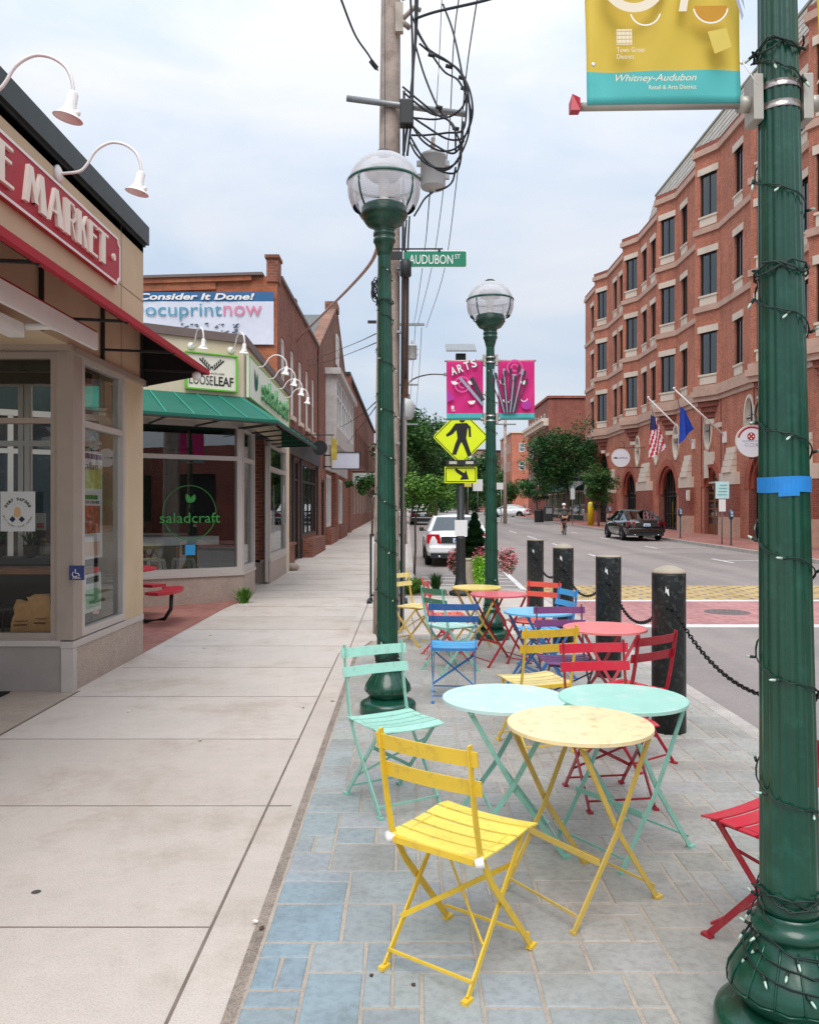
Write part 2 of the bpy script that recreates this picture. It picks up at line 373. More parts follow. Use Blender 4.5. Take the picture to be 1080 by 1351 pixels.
M_arch = brick('arch_brick', lin(196, 102, 78), lin(184, 92, 70), lin(176, 116, 96), bw=.08, bh=.4)
M_bark = mat('bark', lin(92, 78, 66), .95, var=.3, scale=8, bump=.8, bscale=14)
M_leafA = leafmat('leaf_bright', lin(44, 84, 26), lin(84, 128, 44), lin(140, 176, 76))
M_leafB = leafmat('leaf_mid', lin(26, 62, 28), lin(56, 98, 42), lin(92, 134, 60))
M_leafC = leafmat('leaf_dark', lin(20, 54, 26), lin(44, 92, 42), lin(84, 132, 60))
M_leafD = leafmat('leaf_lime', lin(90, 160, 30), lin(130, 196, 50), lin(170, 220, 80))
M_flower = leafmat('petal_pink', lin(214, 96, 120), lin(232, 130, 146), lin(244, 176, 178))
M_wcar = mat('white_car_paint', lin(226, 228, 230), .2, var=.02, coat=.6)
M_bcar = mat('black_car_paint', lin(14, 15, 16), .15, var=.1, coat=.9)
M_tail = mat('tail_lamp', lin(190, 14, 24), .2, var=.1, coat=.8)
M_chrome = mat('chrome', lin(210, 210, 212), .15, .95, var=.03)
M_skin = mat('skin', lin(206, 156, 130), .6, var=.06)
SKY_UP, SKY_BASE, SUN_E, EXPO = 1.2, 0.78, 1.9, 0.32
# ================================================================== GROUND
def strip(mb, x0, x1, y0, y1, dz, th=None):
    """sheet following the street's gentle rise, optionally with thickness"""
    br = [y0]+[b for b in (22, 200) if y0 < b < y1]+[y1]
    for a, b in zip(br, br[1:]):
        if th:
            mb.hexa([(x0, a, zg(a)+dz-th), (x1, a, zg(a)+dz-th), (x1, b, zg(b)+dz-th), (x0, b, zg(b)+dz-th),
                     (x0, a, zg(a)+dz), (x1, a, zg(a)+dz), (x1, b, zg(b)+dz), (x0, b, zg(b)+dz)])
        else:
            mb.quad((x0, a, zg(a)+dz), (x1, a, zg(a)+dz), (x1, b, zg(b)+dz), (x0, b, zg(b)+dz))
RD = -.12
b = MB(); strip(b, -900, 900, -60, 1800, RD); struct('road', b, M_asph)
b = MB()
slab = [(-30, -20), (2.40, -20), (2.40, 15.3), (2.2, 15.9), (1.7, 16.3), (.9, 16.5), (.3, 16.7), (.06, 17.3), (.03, 18), (.03, 22), (-30, 22)]
b.prism(slab, 'z', -.3, 0); strip(b, -30, .03, 22, 260, 0, .3)
b.k = 1
for y in [4.39-1.27*k for k in range(0, 6)]+[4.39+1.27*k for k in range(1, 14)]: b.box(-2.85 if y < 8.9 else -2.8, -.755, y-.0035, y+.0035, 0, .0015)
for k in range(30): strip(b, -2.9, -.3, 21+k*1.5, 21.012+k*1.5, .0015)
b.box(-.753, -.741, -6, 9.0, 0, .002); b.box(-2.864, -2.85, -6, 7.14, 0, .002); b.box(-.66, -.648, 9.2, 17, 0, .0015)
b.box(-.74, -.62, 4.385, 4.397, 0, .0015)
for y in (11.6, 13.1, 14.6): b.box(-.64, 2.38, y-.006, y+.006, 0, .0015)
for x in (.9,): b.box(x, x+.012, 10.6, 16.0, 0, .0017)
struct('sidewalk', b, [M_conc, M_joint])
b = MB()
k0 = [(2.40, -20), (2.40, 15.3), (2.2, 15.9), (1.7, 16.3), (.9, 16.5), (.3, 16.7), (.06, 17.3), (.03, 18), (.03, 22)]
k1 = [(2.53, -20), (2.53, 15.36), (2.3, 16.0), (1.76, 16.43), (.93, 16.63), (.38, 16.82), (.19, 17.35), (.16, 18), (.16, 22)]
for i in range(len(k0)-1):
    a, c, d, e = k0[i], k0[i+1], k1[i+1], k1[i]
    b.hexa([(p[0], p[1], -.3) for p in (a, e, d, c)]+[(p[0], p[1], .006) for p in (a, e, d, c)])
strip(b, .03, .16, 22, 260, .006, .3)
struct('kerb', b, M_gran)
# far pavement across the road
XR = 12.4
b = MB(); strip(b, XR+.15, 40, -20, 260, 0, .3); struct('brick_pavement', b, M_brP)
b = MB(); strip(b, XR, XR+.15, -20, 260, .008, .3); struct('far_kerb', b, M_gran)
# brick apron beside the shops
b = MB(); b.poly([(-9, 9.0, .004), (-2.9, 9.0, .004), (-2.9, 12.9, .004), (-2.84, 14.05, .004), (-9, 14.05, .004)]); struct('brick_apron', b, M_brP)
b = MB(); b.poly([(-9, -3, .004), (-2.866, -3, .004), (-2.866, 7.14, .004), (-9, 7.6, .004)]); struct('shop_forecourt', b, M_concd)
# gravel joint at the pavers' edge
b = MB(); b.prism([(-.578, -20), (-.535, -20), (-.535, 9.0), (-.40, 9.8), (-.435, 9.83), (-.578, 9.05)], 'z', 0, .004); struct('gravel_strip', b, M_gravel)
# ---- random-coursed stone pavers
def pavers():
    b = MB()
    def edge(y): return -.535 if y < 9.0 else -.535+(y-9.0)*.17
    b.k = 1; b.poly([(-.535, -2, .004), (2.40, -2, .004), (2.40, 10.35, .004), (1.0, 10.35, .004), (-.1, 10.3, .004), (-.40, 9.8, .004), (-.535, 9.0, .004)]); b.k = 0
    U = .098; nx = int(2.93/U)+1; ny = int(12.2/U)
    g = [[0]*ny for _ in range(nx)]
    rr = random.Random(11)
    for j in range(ny):
        for i in range(nx):
            if g[i][j]: continue
            opts = [(3, 2), (3, 3), (2, 2), (2, 2), (3, 2), (2, 1), (2, 3), (2, 2), (3, 1), (1, 2), (2, 2)]; rr.shuffle(opts)
            opts.append((1, 1))
            for w, h in opts:
                if i+w > nx or j+h > ny: continue
                if all(not g[i+a][j+c] for a in range(w) for c in range(h)): break
            for a in range(w):
                for c in range(h): g[i+a][j+c] = 1
            x0 = -.54+i*U; y0 = -1.9+j*U; x1 = x0+w*U; y1 = y0+h*U; m = .0062
            x0 = max(x0, -.53); x1 = min(x1, 2.398)
            if x1-x0 < .05 or y1 > 10.3: continue
            if y1 > 9.0 and x0 < -.535+(y1-9.0)*.33: continue
            blue = max(.1, min(1, 1.25-(x0+.5)*.8-(y0-2.2)*.3)) if y0 < 6.5 else .1
            blue *= rr.uniform(.45, 1.0); v = rr.uniform(.91, 1.07)
            c0 = lin(168, 164, 156); c1 = lin(138, 157, 167)
            b.c = tuple(min(1, (c0[q]*(1-blue)+c1[q]*blue)*v*(1+rr.uniform(-.02, .02))) for q in range(3))+(1,)
            h0 = .004; h1 = .0078+rr.uniform(-.0007, .0007); e = .004
            def j_(): return rr.uniform(-.0035, .0035)
            c4 = [(x0+m+j_(), y0+m+j_()), (x1-m+j_(), y0+m+j_()), (x1-m+j_(), y1-m+j_()), (x0+m+j_(), y1-m+j_())]
            t4 = [(c4[0][0]+e, c4[0][1]+e), (c4[1][0]-e, c4[1][1]+e), (c4[2][0]-e, c4[2][1]-e), (c4[3][0]+e, c4[3][1]-e)]
            b.add([(x, y, h0) for x, y in c4]+[(x, y, h1) for x, y in t4], [(4, 5, 6, 7), (0, 1, 5, 4), (1, 2, 6, 5), (2, 3, 7, 6), (3, 0, 4, 7)])
    struct('stone_pavers', b, [M_stone, M_mort])
pavers()
# ---- road markings
b = MB()
z1 = RD+.008
b.box(2.55, XR, 11.75, 12.02, RD+.001, z1); b.box(2.55, XR, 15.0, 15.25, RD+.001, z1)
for y0, y1 in ((26.2, 29.2), (41.0, 44.2), (48.4, 52), (34, 36.6), (60, 63), (70, 73)): strip(b, 6.42, 6.54, y0, y1, RD+.004)
for y in (26.0, 33.6, 41.5, 49.0, 56.0): strip(b, 10.0, 12.3, y, y+.12, RD+.004); 
for y in (26.0, 33.6, 41.5, 49.0): strip(b, 9.94, 10.06, y-.9, y+.9, RD+.005)
b.bar((2.42, 16.45, z1-.003), (2.6, 21.8, z1-.003), .13, .004)
for k in range(5): b.bar((.35, 17.4+k*.95, z1-.002), (2.45, 17.0+k*.95, z1-.002), .1, .004)
b.box(-4, .2, 90, 90.4, zg(90)+RD+.001, zg(90)+RD+.01)
struct('road_markings', b, M_paint)
b = MB(); b.quad((2.55, 12.02, RD+.004), (XR, 12.02, RD+.004), (XR, 15.0, RD+.004), (2.55, 15.0, RD+.004)); struct('brick_crosswalk', b, M_brX)
b = MB(); b.quad((2.55, 15.25, RD+.004), (XR, 15.25, RD+.004), (XR, 18.1, RD+.004), (2.55, 18.1, RD+.004))
M_yel = brick('yellow_lattice', lin(226, 196, 120), lin(214, 182, 106), lin(150, 138, 126), bw=.42, bh=.24, ms=.045, stain=.25); struct('yellow_lattice_band', b, M_yel)
# manhole cover
t = thing('manhole_cover', 'round grey iron cover set in the brick crosswalk', 'manhole cover', (5.25, 13.45, RD+.004))
b = MB(); b.lathe([(0, .36), (.006, .36), (.008, .35)], n=32, sm=False)
for r in (.3, .2, .1):
    for k in range(24):
        a = 2*PI*k/24; b.box(r*math.cos(a)-.012, r*math.cos(a)+.012, r*math.sin(a)-.012, r*math.sin(a)+.012, .008, .012)
b.obj('lid', mat('cast_iron', lin(120, 110, 108), .7, .2, var=.2, scale=20), t)
# small litter
M_lit = mat('litter', lin(225, 220, 214), .8); M_leafd = mat('dead_leaf', lin(86, 66, 48), .9)
rr = random.Random(3)
for k, (px, py, kind) in enumerate([(400, 1045-110, 1), (170, 940, 0), (264, 978, 0), (345, 1228, 1), (338, 1220, 0), (607, 873+26, 0), (466, 953, 1), (490, 1291, 1), (545, 1303, 1), (855, 1010, 1)]):
    Y = 1728/(py-670); X = gx(px, Y); s = .009 if kind else .011
    b = MB(); pts = [(X+s*math.cos(a)*rr.uniform(.6, 1.4), Y+s*math.sin(a)*rr.uniform(.6, 1.8), .0095+rr.uniform(0, .006)) for a in [i*PI/3 for i in range(6)]]
    b.poly(pts); b.poly([(x, y, .0085) for x, y, z in pts])
    lab = ['tiny dry brown leaf lying flat on the ground', 'small white scrap of litter on the ground'][0 if kind else 1]
    tag(b.obj('dry_leaf' if kind else 'litter_scrap', M_leafd if kind else M_lit), lab, 'leaf' if kind else 'litter', 'dry leaves on the ground' if kind else 'scraps of litter on the ground')

# ================================================================== BUILDING HELPERS
def wall(mb, p, q, z0, z1, ops=(), depth=.14, cap=True):
    """wall skin from p to q (xy) with rectangular openings (u0,u1,za,zb) and reveals; inward normal is left of p->q"""
    p = V((p[0], p[1])); q = V((q[0], q[1])); L = (q-p).length; d = (q-p)/L; n = V((-d.y, d.x))
    us = sorted({0, L, *[o[0] for o in ops], *[o[1] for o in ops]}); zs = sorted({z0, z1, *[o[2] for o in ops], *[o[3] for o in ops]})
    P = lambda u, z, k=0: (p.x+d.x*u+n.x*k, p.y+d.y*u+n.y*k, z)
    for a, c in zip(us, us[1:]):
        zz = []
        for e, f in zip(zs, zs[1:]):
            um, zm = (a+c)/2, (e+f)/2
            if any(o[0] < um < o[1] and o[2] < zm < o[3] for o in ops): continue
            if zz and abs(zz[-1][1]-e) < 1e-6: zz[-1][1] = f
            else: zz.append([e, f])
        for e, f in zz: mb.quad(P(a, e), P(c, e), P(c, f), P(a, f))
    for u0, u1, za, zb in ops:
        mb.quad(P(u0, za), P(u0, za, depth), P(u0, zb, depth), P(u0, zb)); mb.quad(P(u1, za), P(u1, zb), P(u1, zb, depth), P(u1, za, depth))
        mb.quad(P(u0, zb), P(u0, zb, depth), P(u1, zb, depth), P(u1, zb)); mb.quad(P(u0, za), P(u1, za), P(u1, za, depth), P(u0, za, depth))
def seg(p, q):
    p = V((p[0], p[1])); q = V((q[0], q[1])); d = (q-p).normalized(); n = V((-d.y, d.x)); return p, d, n
def wpt(p, q, u, z, k=0):
    p, d, n = seg(p, q); return V((p.x+d.x*u+n.x*k, p.y+d.y*u+n.y*k, z))
def wbox(mb, p, q, u0, u1, z0, z1, k0, k1):
    """box on a wall: u along, k into the wall (negative = proud)"""
    A = wpt
    mb.hexa([A(p, q, u0, z0, k0), A(p, q, u1, z0, k0), A(p, q, u1, z0, k1), A(p, q, u0, z0, k1), A(p, q, u0, z1, k0), A(p, q, u1, z1, k0), A(p, q, u1, z1, k1), A(p, q, u0, z1, k1)])
def window(par, p, q, u0, u1, z0, z1, cols=(), rows=(), fw=.05, fm=None, gm=None, k0=.03, k1=.1, name='window', back=None):
    fm = fm or M_silver; gm = gm or M_g1
    b = MB()
    wbox(b, p, q, u0, u1, z0, z0+fw, k0, k1); wbox(b, p, q, u0, u1, z1-fw, z1, k0, k1)
    wbox(b, p, q, u0, u0+fw, z0+fw, z1-fw, k0, k1); wbox(b, p, q, u1-fw, u1, z0+fw, z1-fw, k0, k1)
    for c in cols: wbox(b, p, q, c-fw*.4, c+fw*.4, z0+fw, z1-fw, k0+.005, k1-.005)
    for r in rows: wbox(b, p, q, u0+fw, u1-fw, r-fw*.4, r+fw*.4, k0+.002, k1-.002)
    f = b.obj(name, fm, par)
    km = (k0+k1)/2
    g = MB(); A = wpt
    g.quad(A(p, q, u0+fw*.5, z0+fw*.5, km), A(p, q, u1-fw*.5, z0+fw*.5, km), A(p, q, u1-fw*.5, z1-fw*.5, km), A(p, q, u0+fw*.5, z1-fw*.5, km)); g.obj('pane', gm, f)
    if back:
        g = MB(); g.quad(A(p, q, u0, z0, k1+.25), A(p, q, u1, z0, k1+.25), A(p, q, u1, z1, k1+.25), A(p, q, u0, z1, k1+.25)); g.obj('blind', back, f)
    return f
def offs(poly, o):
    """offset an open polyline to its right side by o (mitred)"""
    out = []; n = len(poly)
    for i, p in enumerate(poly):
        ns = []
        for a, c in ((i-1, i), (i, i+1)):
            if a < 0 or c >= n: continue
            d = (V(poly[c])-V(poly[a])).normalized(); ns.append(V((d.y, -d.x)))
        if len(ns) == 2:
            m = (ns[0]+ns[1]).normalized(); k = o/max(.4, m.dot(ns[0])); out.append((p[0]+m.x*k, p[1]+m.y*k))
        else: out.append((p[0]+ns[0].x*o, p[1]+ns[0].y*o))
    return out
def band(mb, poly, z0, z1, o, i=-.02):
    """moulding following a wall polyline"""
    A = offs(poly, o); B = offs(poly, i)
    for k in range(len(poly)-1):
        a, c, d, e = A[k], A[k+1], B[k+1], B[k]
        mb.quad((*a, z0), (*c, z0), (*c, z1), (*a, z1)); mb.quad((*a, z1), (*c, z1), (*d, z1), (*e, z1)); mb.quad((*e, z0), (*d, z0), (*c, z0), (*a, z0))
    for k, s in ((0, 1), (len(poly)-1, -1)): mb.quad((*B[k], z0), (*A[k], z0), (*A[k], z1), (*B[k], z1))

def smooth_path(pts, n=8):
    P = [pts[0]*2-pts[1]]+pts+[pts[-1]*2-pts[-2]]; out = []
    for i in range(1, len(P)-2):
        for k in range(n):
            t_ = k/n; a, b_, c, d = P[i-1:i+3]
            out.append(.5*((2*b_)+(c-a)*t_+(2*a-5*b_+4*c-d)*t_**2+(3*b_-a-3*c+d)*t_**3))
    return out+[P[-2]]
# gooseneck wall lamp -----------------------------------------------------------------
def goose(label, loc, rz, s=1, group='gooseneck lamps on the shop fronts', reach=.70):
    t = thing('gooseneck_lamp', label, 'wall lamp', loc, rz, group)     # local +y points away from the wall
    b = MB(); b.add([], [])
    st = len(b.v); b.lathe([(0, .07*s), (.02*s, .07*s), (.03*s, .05*s), (.04*s, .025*s)], n=16); b.xf(Matrix.Rotation(-PI/2, 4, 'X'), st); b.obj('wall_plate', M_white, t)
    b = MB(); R = reach*s
    P = smooth_path([V((0, y*R, z*1.15*s)) for y, z in [(0, 0), (.15, .005), (.28, .02), (.36, .07), (.44, .15), (.54, .20), (.66, .225), (.80, .21), (.92, .16), (.98, .09), (1.0, .0)]], 4)
    b.tube(P, .012*s, 10); b.obj('arm', M_white, t)
    b = MB(); prof = [(.0, .022), (-.02, .036), (-.095, .037), (-.10, .041), (-.12, .043), (-.15, .062), (-.178, .092), (-.183, .097), (-.178, .09), (-.145, .056), (-.11, .036)]
    b.lathe([(z*s, r*s) for z, r in prof], n=20, caps=False); b.xf(Matrix.Translation((0, R, .02*s)) @ Matrix.Rotation(math.radians(-12), 4, 'X')); b.obj('shade', M_white, t)
    b = MB(); b.sphere((0, R+.025*s, -.125*s), .022*s, 8, 6); b.obj('bulb', mat('bulb_glass', lin(240, 236, 225), .3), t)
    return t

# ================================================================== MARKET (near left)
t = thing('market_building', 'cream stucco market with red sign panel and glazed corner, nearest building on the left', 'shop building', (0, 0, 0))
FX = -2.9
b = MB(); b.box(-9, FX, 1.0, 9.0, 3.0, 4.5); b.obj('fascia', M_cream, t)
b = MB(); b.box(-9, FX+.05, .98, 9.05, 4.5, 4.70); b.box(-9, FX+.02, .98, 9.02, 4.47, 4.5); b.obj('coping', M_coping, t)
b = MB(); b.box(FX+.0, FX+.003, 6.9, 9.0, 3.86, 3.866); b.box(FX, FX+.003, 8.3, 8.306, 3.0, 4.5)
b.obj('stucco_joint', M_joint, t)
b = MB(); b.box(-9, FX-.002, 7.16, 8.998, 0, .38); b.obj('base', M_granb, t)
b = MB(); b.box(FX-.09, FX+.014, 7.076, 7.16, .0, .379); b.obj('corner_strip', M_silver, t)
b = MB(); b.box(-9, FX-.093, 7.10, 7.158, 0, .395); b.obj('front_base', mat('grey_panel', lin(150, 142, 136), .6, var=.08), t)
b = MB(); b.box(-9, FX-.102, 7.08, 7.3, .4, .45); b.box(FX-.1, FX+.012, 7.08, 8.98, .381, .44); b.obj('sill', M_silver, t)
b = MB(); b.box(FX-.27, FX-.002, 8.42, 8.998, .38, 3.0); b.obj('pilaster', M_cream, t)
b = MB(); b.box(FX-.14, FX+.004, 7.10, 7.30, .45, 3.0); b.obj('corner_post', M_grim, t)
window(t, (FX, 7.30), (FX, 8.42), 0, 1.12, .45, 2.98, rows=(2.36,), fw=.07, k0=0, k1=.1, gm=M_g1b, name='side_window')
b = MB(); b.box(-9, FX+.03, 7.0, 7.08, 2.955, 3.0); b.box(FX-.05, FX+.04, 7.08, 9.05, 2.94, 2.995); b.obj('head_trim', M_grim, t)
window(t, (-8.5, 7.12), (FX-.14, 7.12), 0, 5.46, .45, 2.96, cols=(2.0, 3.9), rows=(2.36,), fw=.06, k0=0, k1=.08, fm=M_grim, gm=M_g2, name='front_window')
window(t, (FX-.27, 8.95), (-8.5, 8.95), 0, 5.33, .38, 3.0, cols=(.95, 1.02, 1.9, 3.0, 4.2), rows=(2.3,), fw=.07, k0=0, k1=.08, gm=M_g2, name='patio_window')
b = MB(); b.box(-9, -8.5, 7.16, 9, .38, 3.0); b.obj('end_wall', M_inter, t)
b = MB(); b.box(-8.5, FX-.1, 7.2, 8.9, .02, .03); b.obj('floor', mat('dark_tile', lin(60, 52, 48), .5, var=.2), t)
b = MB(); b.box(-9, FX, 1.0, 9.0, 4.4, 4.49); b.obj('roof', M_coping, t)
b = MB()
for y in (7.45, 8.2): b.box(-8.4, FX-.3, y, y+.12, 2.86, 2.96)
b.box(-4.8, -4.7, 7.25, 8.85, 2.8, 2.86); b.obj('ceiling_beam', M_inter, t)
# sign on the fascia
s = thing('market_sign', 'red panel sign with raised ivory letters reading E MARKET on cream fascia', 'shop sign', (FX, 4.0, 3.80))
def plate(y0, y1, z0, z1, c, n=5):
    out = []
    for cy, cz, a0 in ((y0, z0, 0), (y1, z0, 90), (y1, z1, 180), (y0, z1, 270)):
        for k in range(n+1):
            a = math.radians(a0+90-90*k/n) if True else 0
            out.append((cy+c*math.cos(a), cz+c*math.sin(a)))
    return out
b = MB(); b.prism(plate(0, 4.14, 0, .46, .06), 'x', .002, .045); b.obj('board', M_red, s)
o_ = plate(.0, 4.14, 0, .46, .06); i_ = plate(.022, 4.118, .022, .438, .06)
b = MB(); n = len(o_)
for k in range(n):
    a, c, d, e = o_[k], o_[(k+1) % n], i_[(k+1) % n], i_[k]
    b.quad((.051, *a), (.051, *c), (.051, *d), (.051, *e)); b.quad((.045, *a), (.045, *c), (.051, *c), (.051, *a)); b.quad((.045, *e), (.051, *e), (.051, *d), (.045, *d))
b.obj('border', M_white, s)
SK = [0]
def polyL(b, P, y, sx, sz=.29, z=.085):
    SK[0] += 1; b.prism([(y+u*sx, z+v*sz) for u, v in P], 'x', .046, .072+.0007*(SK[0] % 7))
L_ = MB()
def stroke(y, w, h, pts):   # art-deco letter strokes as quads (u,v) in 0..1
    for P in pts: polyL(L_, P, y, w, h)
E_ = [[(0, 0), (.42, 0), (.42, 1), (0, 1)], [(.42, .92), (.95, .92), (.95, 1), (.42, 1)], [(.42, .0), (1, .0), (1, .08), (.42, .08)], [(.42, .58), (.85, .58), (.85, .66), (.42, .66)]]
M__ = [[(0, 0), (.16, 0), (.34, 1), (.16, 1)], [(.16, 1), (.34, 1), (.58, .12), (.42, .12)], [(.42, .12), (.52, .12), (.78, 1), (.68, 1)], [(.66, 1), (.84, 1), (1, 0), (.72, 0)]]
A_ = [[(0, 0), (.1, 0), (.5, 1), (.38, 1)], [(.38, 1), (.62, 1), (1, 0), (.6, 0)], [(.18, .3), (.62, .3), (.6, .37), (.2, .37)]]
R_ = [[(0, 0), (.42, 0), (.42, 1), (0, 1)], [(.42, .93), (.7, .93), (.8, 1), (.42, 1)], [(.7, .93), (.9, .8), (1, .85), (.8, 1)], [(.9, .6), (1, .55), (1, .85), (.9, .8)], [(.42, .45), (.75, .45), (.98, .58), (.88, .62), (.7, .52), (.42, .52)], [(.55, .45), (.68, .45), (1, 0), (.85, 0)]]
K_ = [[(0, 0), (.38, 0), (.38, 1), (0, 1)], [(.38, .5), (.45, .42), (.98, 1), (.86, 1)], [(.45, .6), (.6, .7), (1, 0), (.68, 0)]]
T_ = [[(.3, 0), (.7, 0), (.7, 1), (.3, 1)], [(0, .92), (.3, .92), (.3, 1), (0, 1)], [(.7, .92), (1, .92), (1, 1), (.7, 1)]]
for ch, y, w in ((E_, 1.66, .23), (M__, 2.06, .38), (A_, 2.47, .28), (R_, 2.78, .22), (K_, 3.03, .22), (E_, 3.29, .20), (T_, 3.51, .24)): stroke(y, w, .29, ch)
L_.prism([(3.93+.03*math.cos(a*PI/6), .23+.035*math.sin(a*PI/6)) for a in range(12)], 'x', .046, .07)
L_.obj('lettering', M_offw, s)
goose('white gooseneck lamp above the red sign, nearer of the pair', (FX, 5.4, 4.33), -PI/2)
goose('white gooseneck lamp above the word MARKET, close to the coping corner', (FX, 6.78, 4.37), -PI/2)
# red awning over the glazing
a = thing('red_awning', 'red edged awning on a dark frame under the market sign', 'awning', (0, 0, 0))
wz, tz, tx = 3.57, 3.10, -2.2
b = MB(); b.hexa([(FX, 1.0, wz-.02), (tx, 1.0, tz-.02), (tx, 9.0, tz-.02), (FX, 9.0, wz-.02), (FX, 1.0, wz), (tx, 1.0, tz), (tx, 9.0, tz), (FX, 9.0, wz)]); b.obj('canopy', M_redf, a)
b = MB(); b.bar((tx, 1.0, tz-.01), (tx, 9.02, tz-.01), .045, .055); b.bar((FX, 9.0, wz), (tx, 9.02, tz), .03, .04); b.obj('edge_trim', M_redf, a)
b = MB(); b.prism([(FX+.004, wz-.03), (tx-.03, tz-.03), (tx-.06, tz-.05), (FX+.004, 2.93)], 'y', 8.985, 8.997); b.obj('side_cloth', M_blackf, a)
b = MB()
for y in (4.9, 6.45, 7.75, 8.9):
    b.bar((FX+.02, y, wz-.04), (FX+.02, y, 3.0), .03, .03); b.bar((FX+.02, y, 3.1), (tx, y, tz-.03), .022, .022); b.bar((FX+.02, y, wz-.06), (tx+.0, y, tz-.05), .025, .02)
b.obj('frame', M_dark, a)
c = MB(); c.sphere((tx-.05, 8.75, tz-.09), .05, 12, 8); tag(c.obj('dome_camera', M_white), 'small white dome camera under the tip of the red awning', 'camera')
r = thing('retracted_awning', 'white metal cassette of a retracted awning under the fascia', 'awning', (0, 0, 0))
b = MB(); b.bar((-2.62, 1, 3.0), (-2.62, 6.9, 3.0), .035, .14); b.obj('front_bar', M_white, r)
b = MB(); b.bar((-2.64, 1, 3.08), (-2.64, 6.9, 3.08), .05, .02); b.obj('red_lip', M_redf, r)
b = MB(); b.bar((-2.86, 1, 2.9), (-2.86, 6.0, 2.9), .11, .1); b.tube([(-2.8, 6.0, 2.93), (-2.68, 6.15, 2.97), (-2.64, 6.3, 2.97)], .03, 8); b.obj('folding_arm', M_white, r)

def signp(name, label, cat, o, u, v, w, h, m, th=.004):
    t = thing(name, label, cat, o); M = frame_m((0, 0, 0), u, v)
    b = MB(); b.box(0, w, 0, h, 0, th); b.xf(M); b.obj('panel', m, t); return t, M
def offm(M, x, y, z=.005): return M @ Matrix.Translation((x, y, z))
M_ink = mat('ink_navy', lin(34, 40, 64), .7, var=.05); M_inkb = mat('ink_black', lin(24, 26, 28), .7, var=.05)
M_paper = mat('paper_white', lin(226, 226, 224), .8, var=.03); M_paperg = mat('paper_grey', lin(196, 200, 198), .8, var=.03)
# stay strong notice
t, M = signp('window_notice', 'square white notice with a ring of words reading Stay Strong on the shop glass', 'notice', (gx(2, 7.1), 7.085, gz(701, 7.1)), (1, 0, 0), (0, 0, 1), .30, .345, M_paperg)
for word, r, a0, a1, fl in (('Stay Strong', .115, 152, 28, 1), ('STAY SAFE. SAVE LIVES.', .125, 195, 345, -1)):
    for i, ch in enumerate(word):
        if ch == ' ': continue
        a = math.radians(a0+(a1-a0)*i/(len(word)-1)); cx, cy = .15+r*math.cos(a), .165+r*math.sin(a); rot = (a-PI/2) if fl > 0 else (a+PI/2)
        w, h = (.02, .026) if fl > 0 else (.009, .012)
        if ch == '.': w = h = .004
        text('letter', ch, offm(M, cx, cy) @ Matrix.Rotation(rot, 4, 'Z') @ Matrix.Translation((-w/2, -h/2, 0)), w, h, M_inkb, t, .0006, bold=.035)
b = MB()
for cx in (.105, .185): b.poly([(cx-.028, .105, .006), (cx, .077, .006), (cx+.028, .105, .006), (cx, .133, .006)])
b.xf(M); b.obj('emblem', M_ink, t)
b = MB(); b.poly([(.115, .13, .0055), (.155, .12, .0055), (.18, .15, .0055), (.17, .2, .0055), (.14, .215, .0055), (.12, .19, .0055)])
b.xf(M); b.obj('emblem', mat('ink_tan', lin(196, 164, 124), .8), t)
b = MB()
for q in range(7):
    a_ = math.radians(20+q*23); x_, y_ = .148+.075*math.cos(a_), .165+.075*math.sin(a_); b.poly([(x_-.004, y_, .0056), (x_, y_-.004, .0056), (x_+.004, y_, .0056), (x_, y_+.004, .0056)])
b.xf(M); b.obj('emblem', mat('ink_blue', lin(70, 120, 170), .8), t)
# accessible sticker
t, M = signp('access_button', 'small navy wheelchair sign fixed to the corner post of the market', 'sign', (gx(93, 7.08), 7.07, gz(765, 7.08)), (1, 0, 0), (0, 0, 1), .125, .125, mat('navy_plate', lin(28, 46, 104), .5, var=.05), .02)
b = MB(); b.tube([(.055, .095, .022), (.055, .06, .022), (.08, .058, .022), (.09, .035, .022)], .004, 6)
b.tube([(.05+.022*math.cos(a), .05+.022*math.sin(a), .022) for a in [math.radians(110+k*22) for k in range(11)]], .003, 6); b.box(.03, .1, .015, .019, .02, .022); b.box(.04, .09, .024, .027, .02, .022); b.xf(M); b.obj('symbol', M_white, t)
# buffet poster seen from behind (mirrored)
t, M = signp('buffet_poster', 'grey window poster read backwards with BUFFET and OPEN in red', 'poster', (gx(69, 8.9), 8.92, gz(748, 8.9)), (1, 0, 0), (0, 0, 1), .52, .56, mat('poster_back', lin(176, 172, 166), .8))
M_ired = mat('ink_red', lin(170, 66, 60), .7)
mir = Matrix.Scale(-1, 4, (1, 0, 0))
text('lettering', 'BUFFET', offm(M, .62, .36) @ mir, .6, .17, M_ired, t, .001, bold=.01)
text('lettering', 'OPEN', offm(M, .46, .14) @ mir, .42, .13, M_ired, t, .001)
t, M = signp('small_notice', 'small pale notice with red print low on the patio glass', 'notice', (gx(45, 8.9), 8.92, gz(700, 8.9)), (1, 0, 0), (0, 0, 1), .12, .19, mat('pale_paper', lin(170, 160, 150), .8))
b = MB(); b.box(.02, .1, .03, .08, .0045, .006); b.xf(M); b.obj('print', M_ired, t)
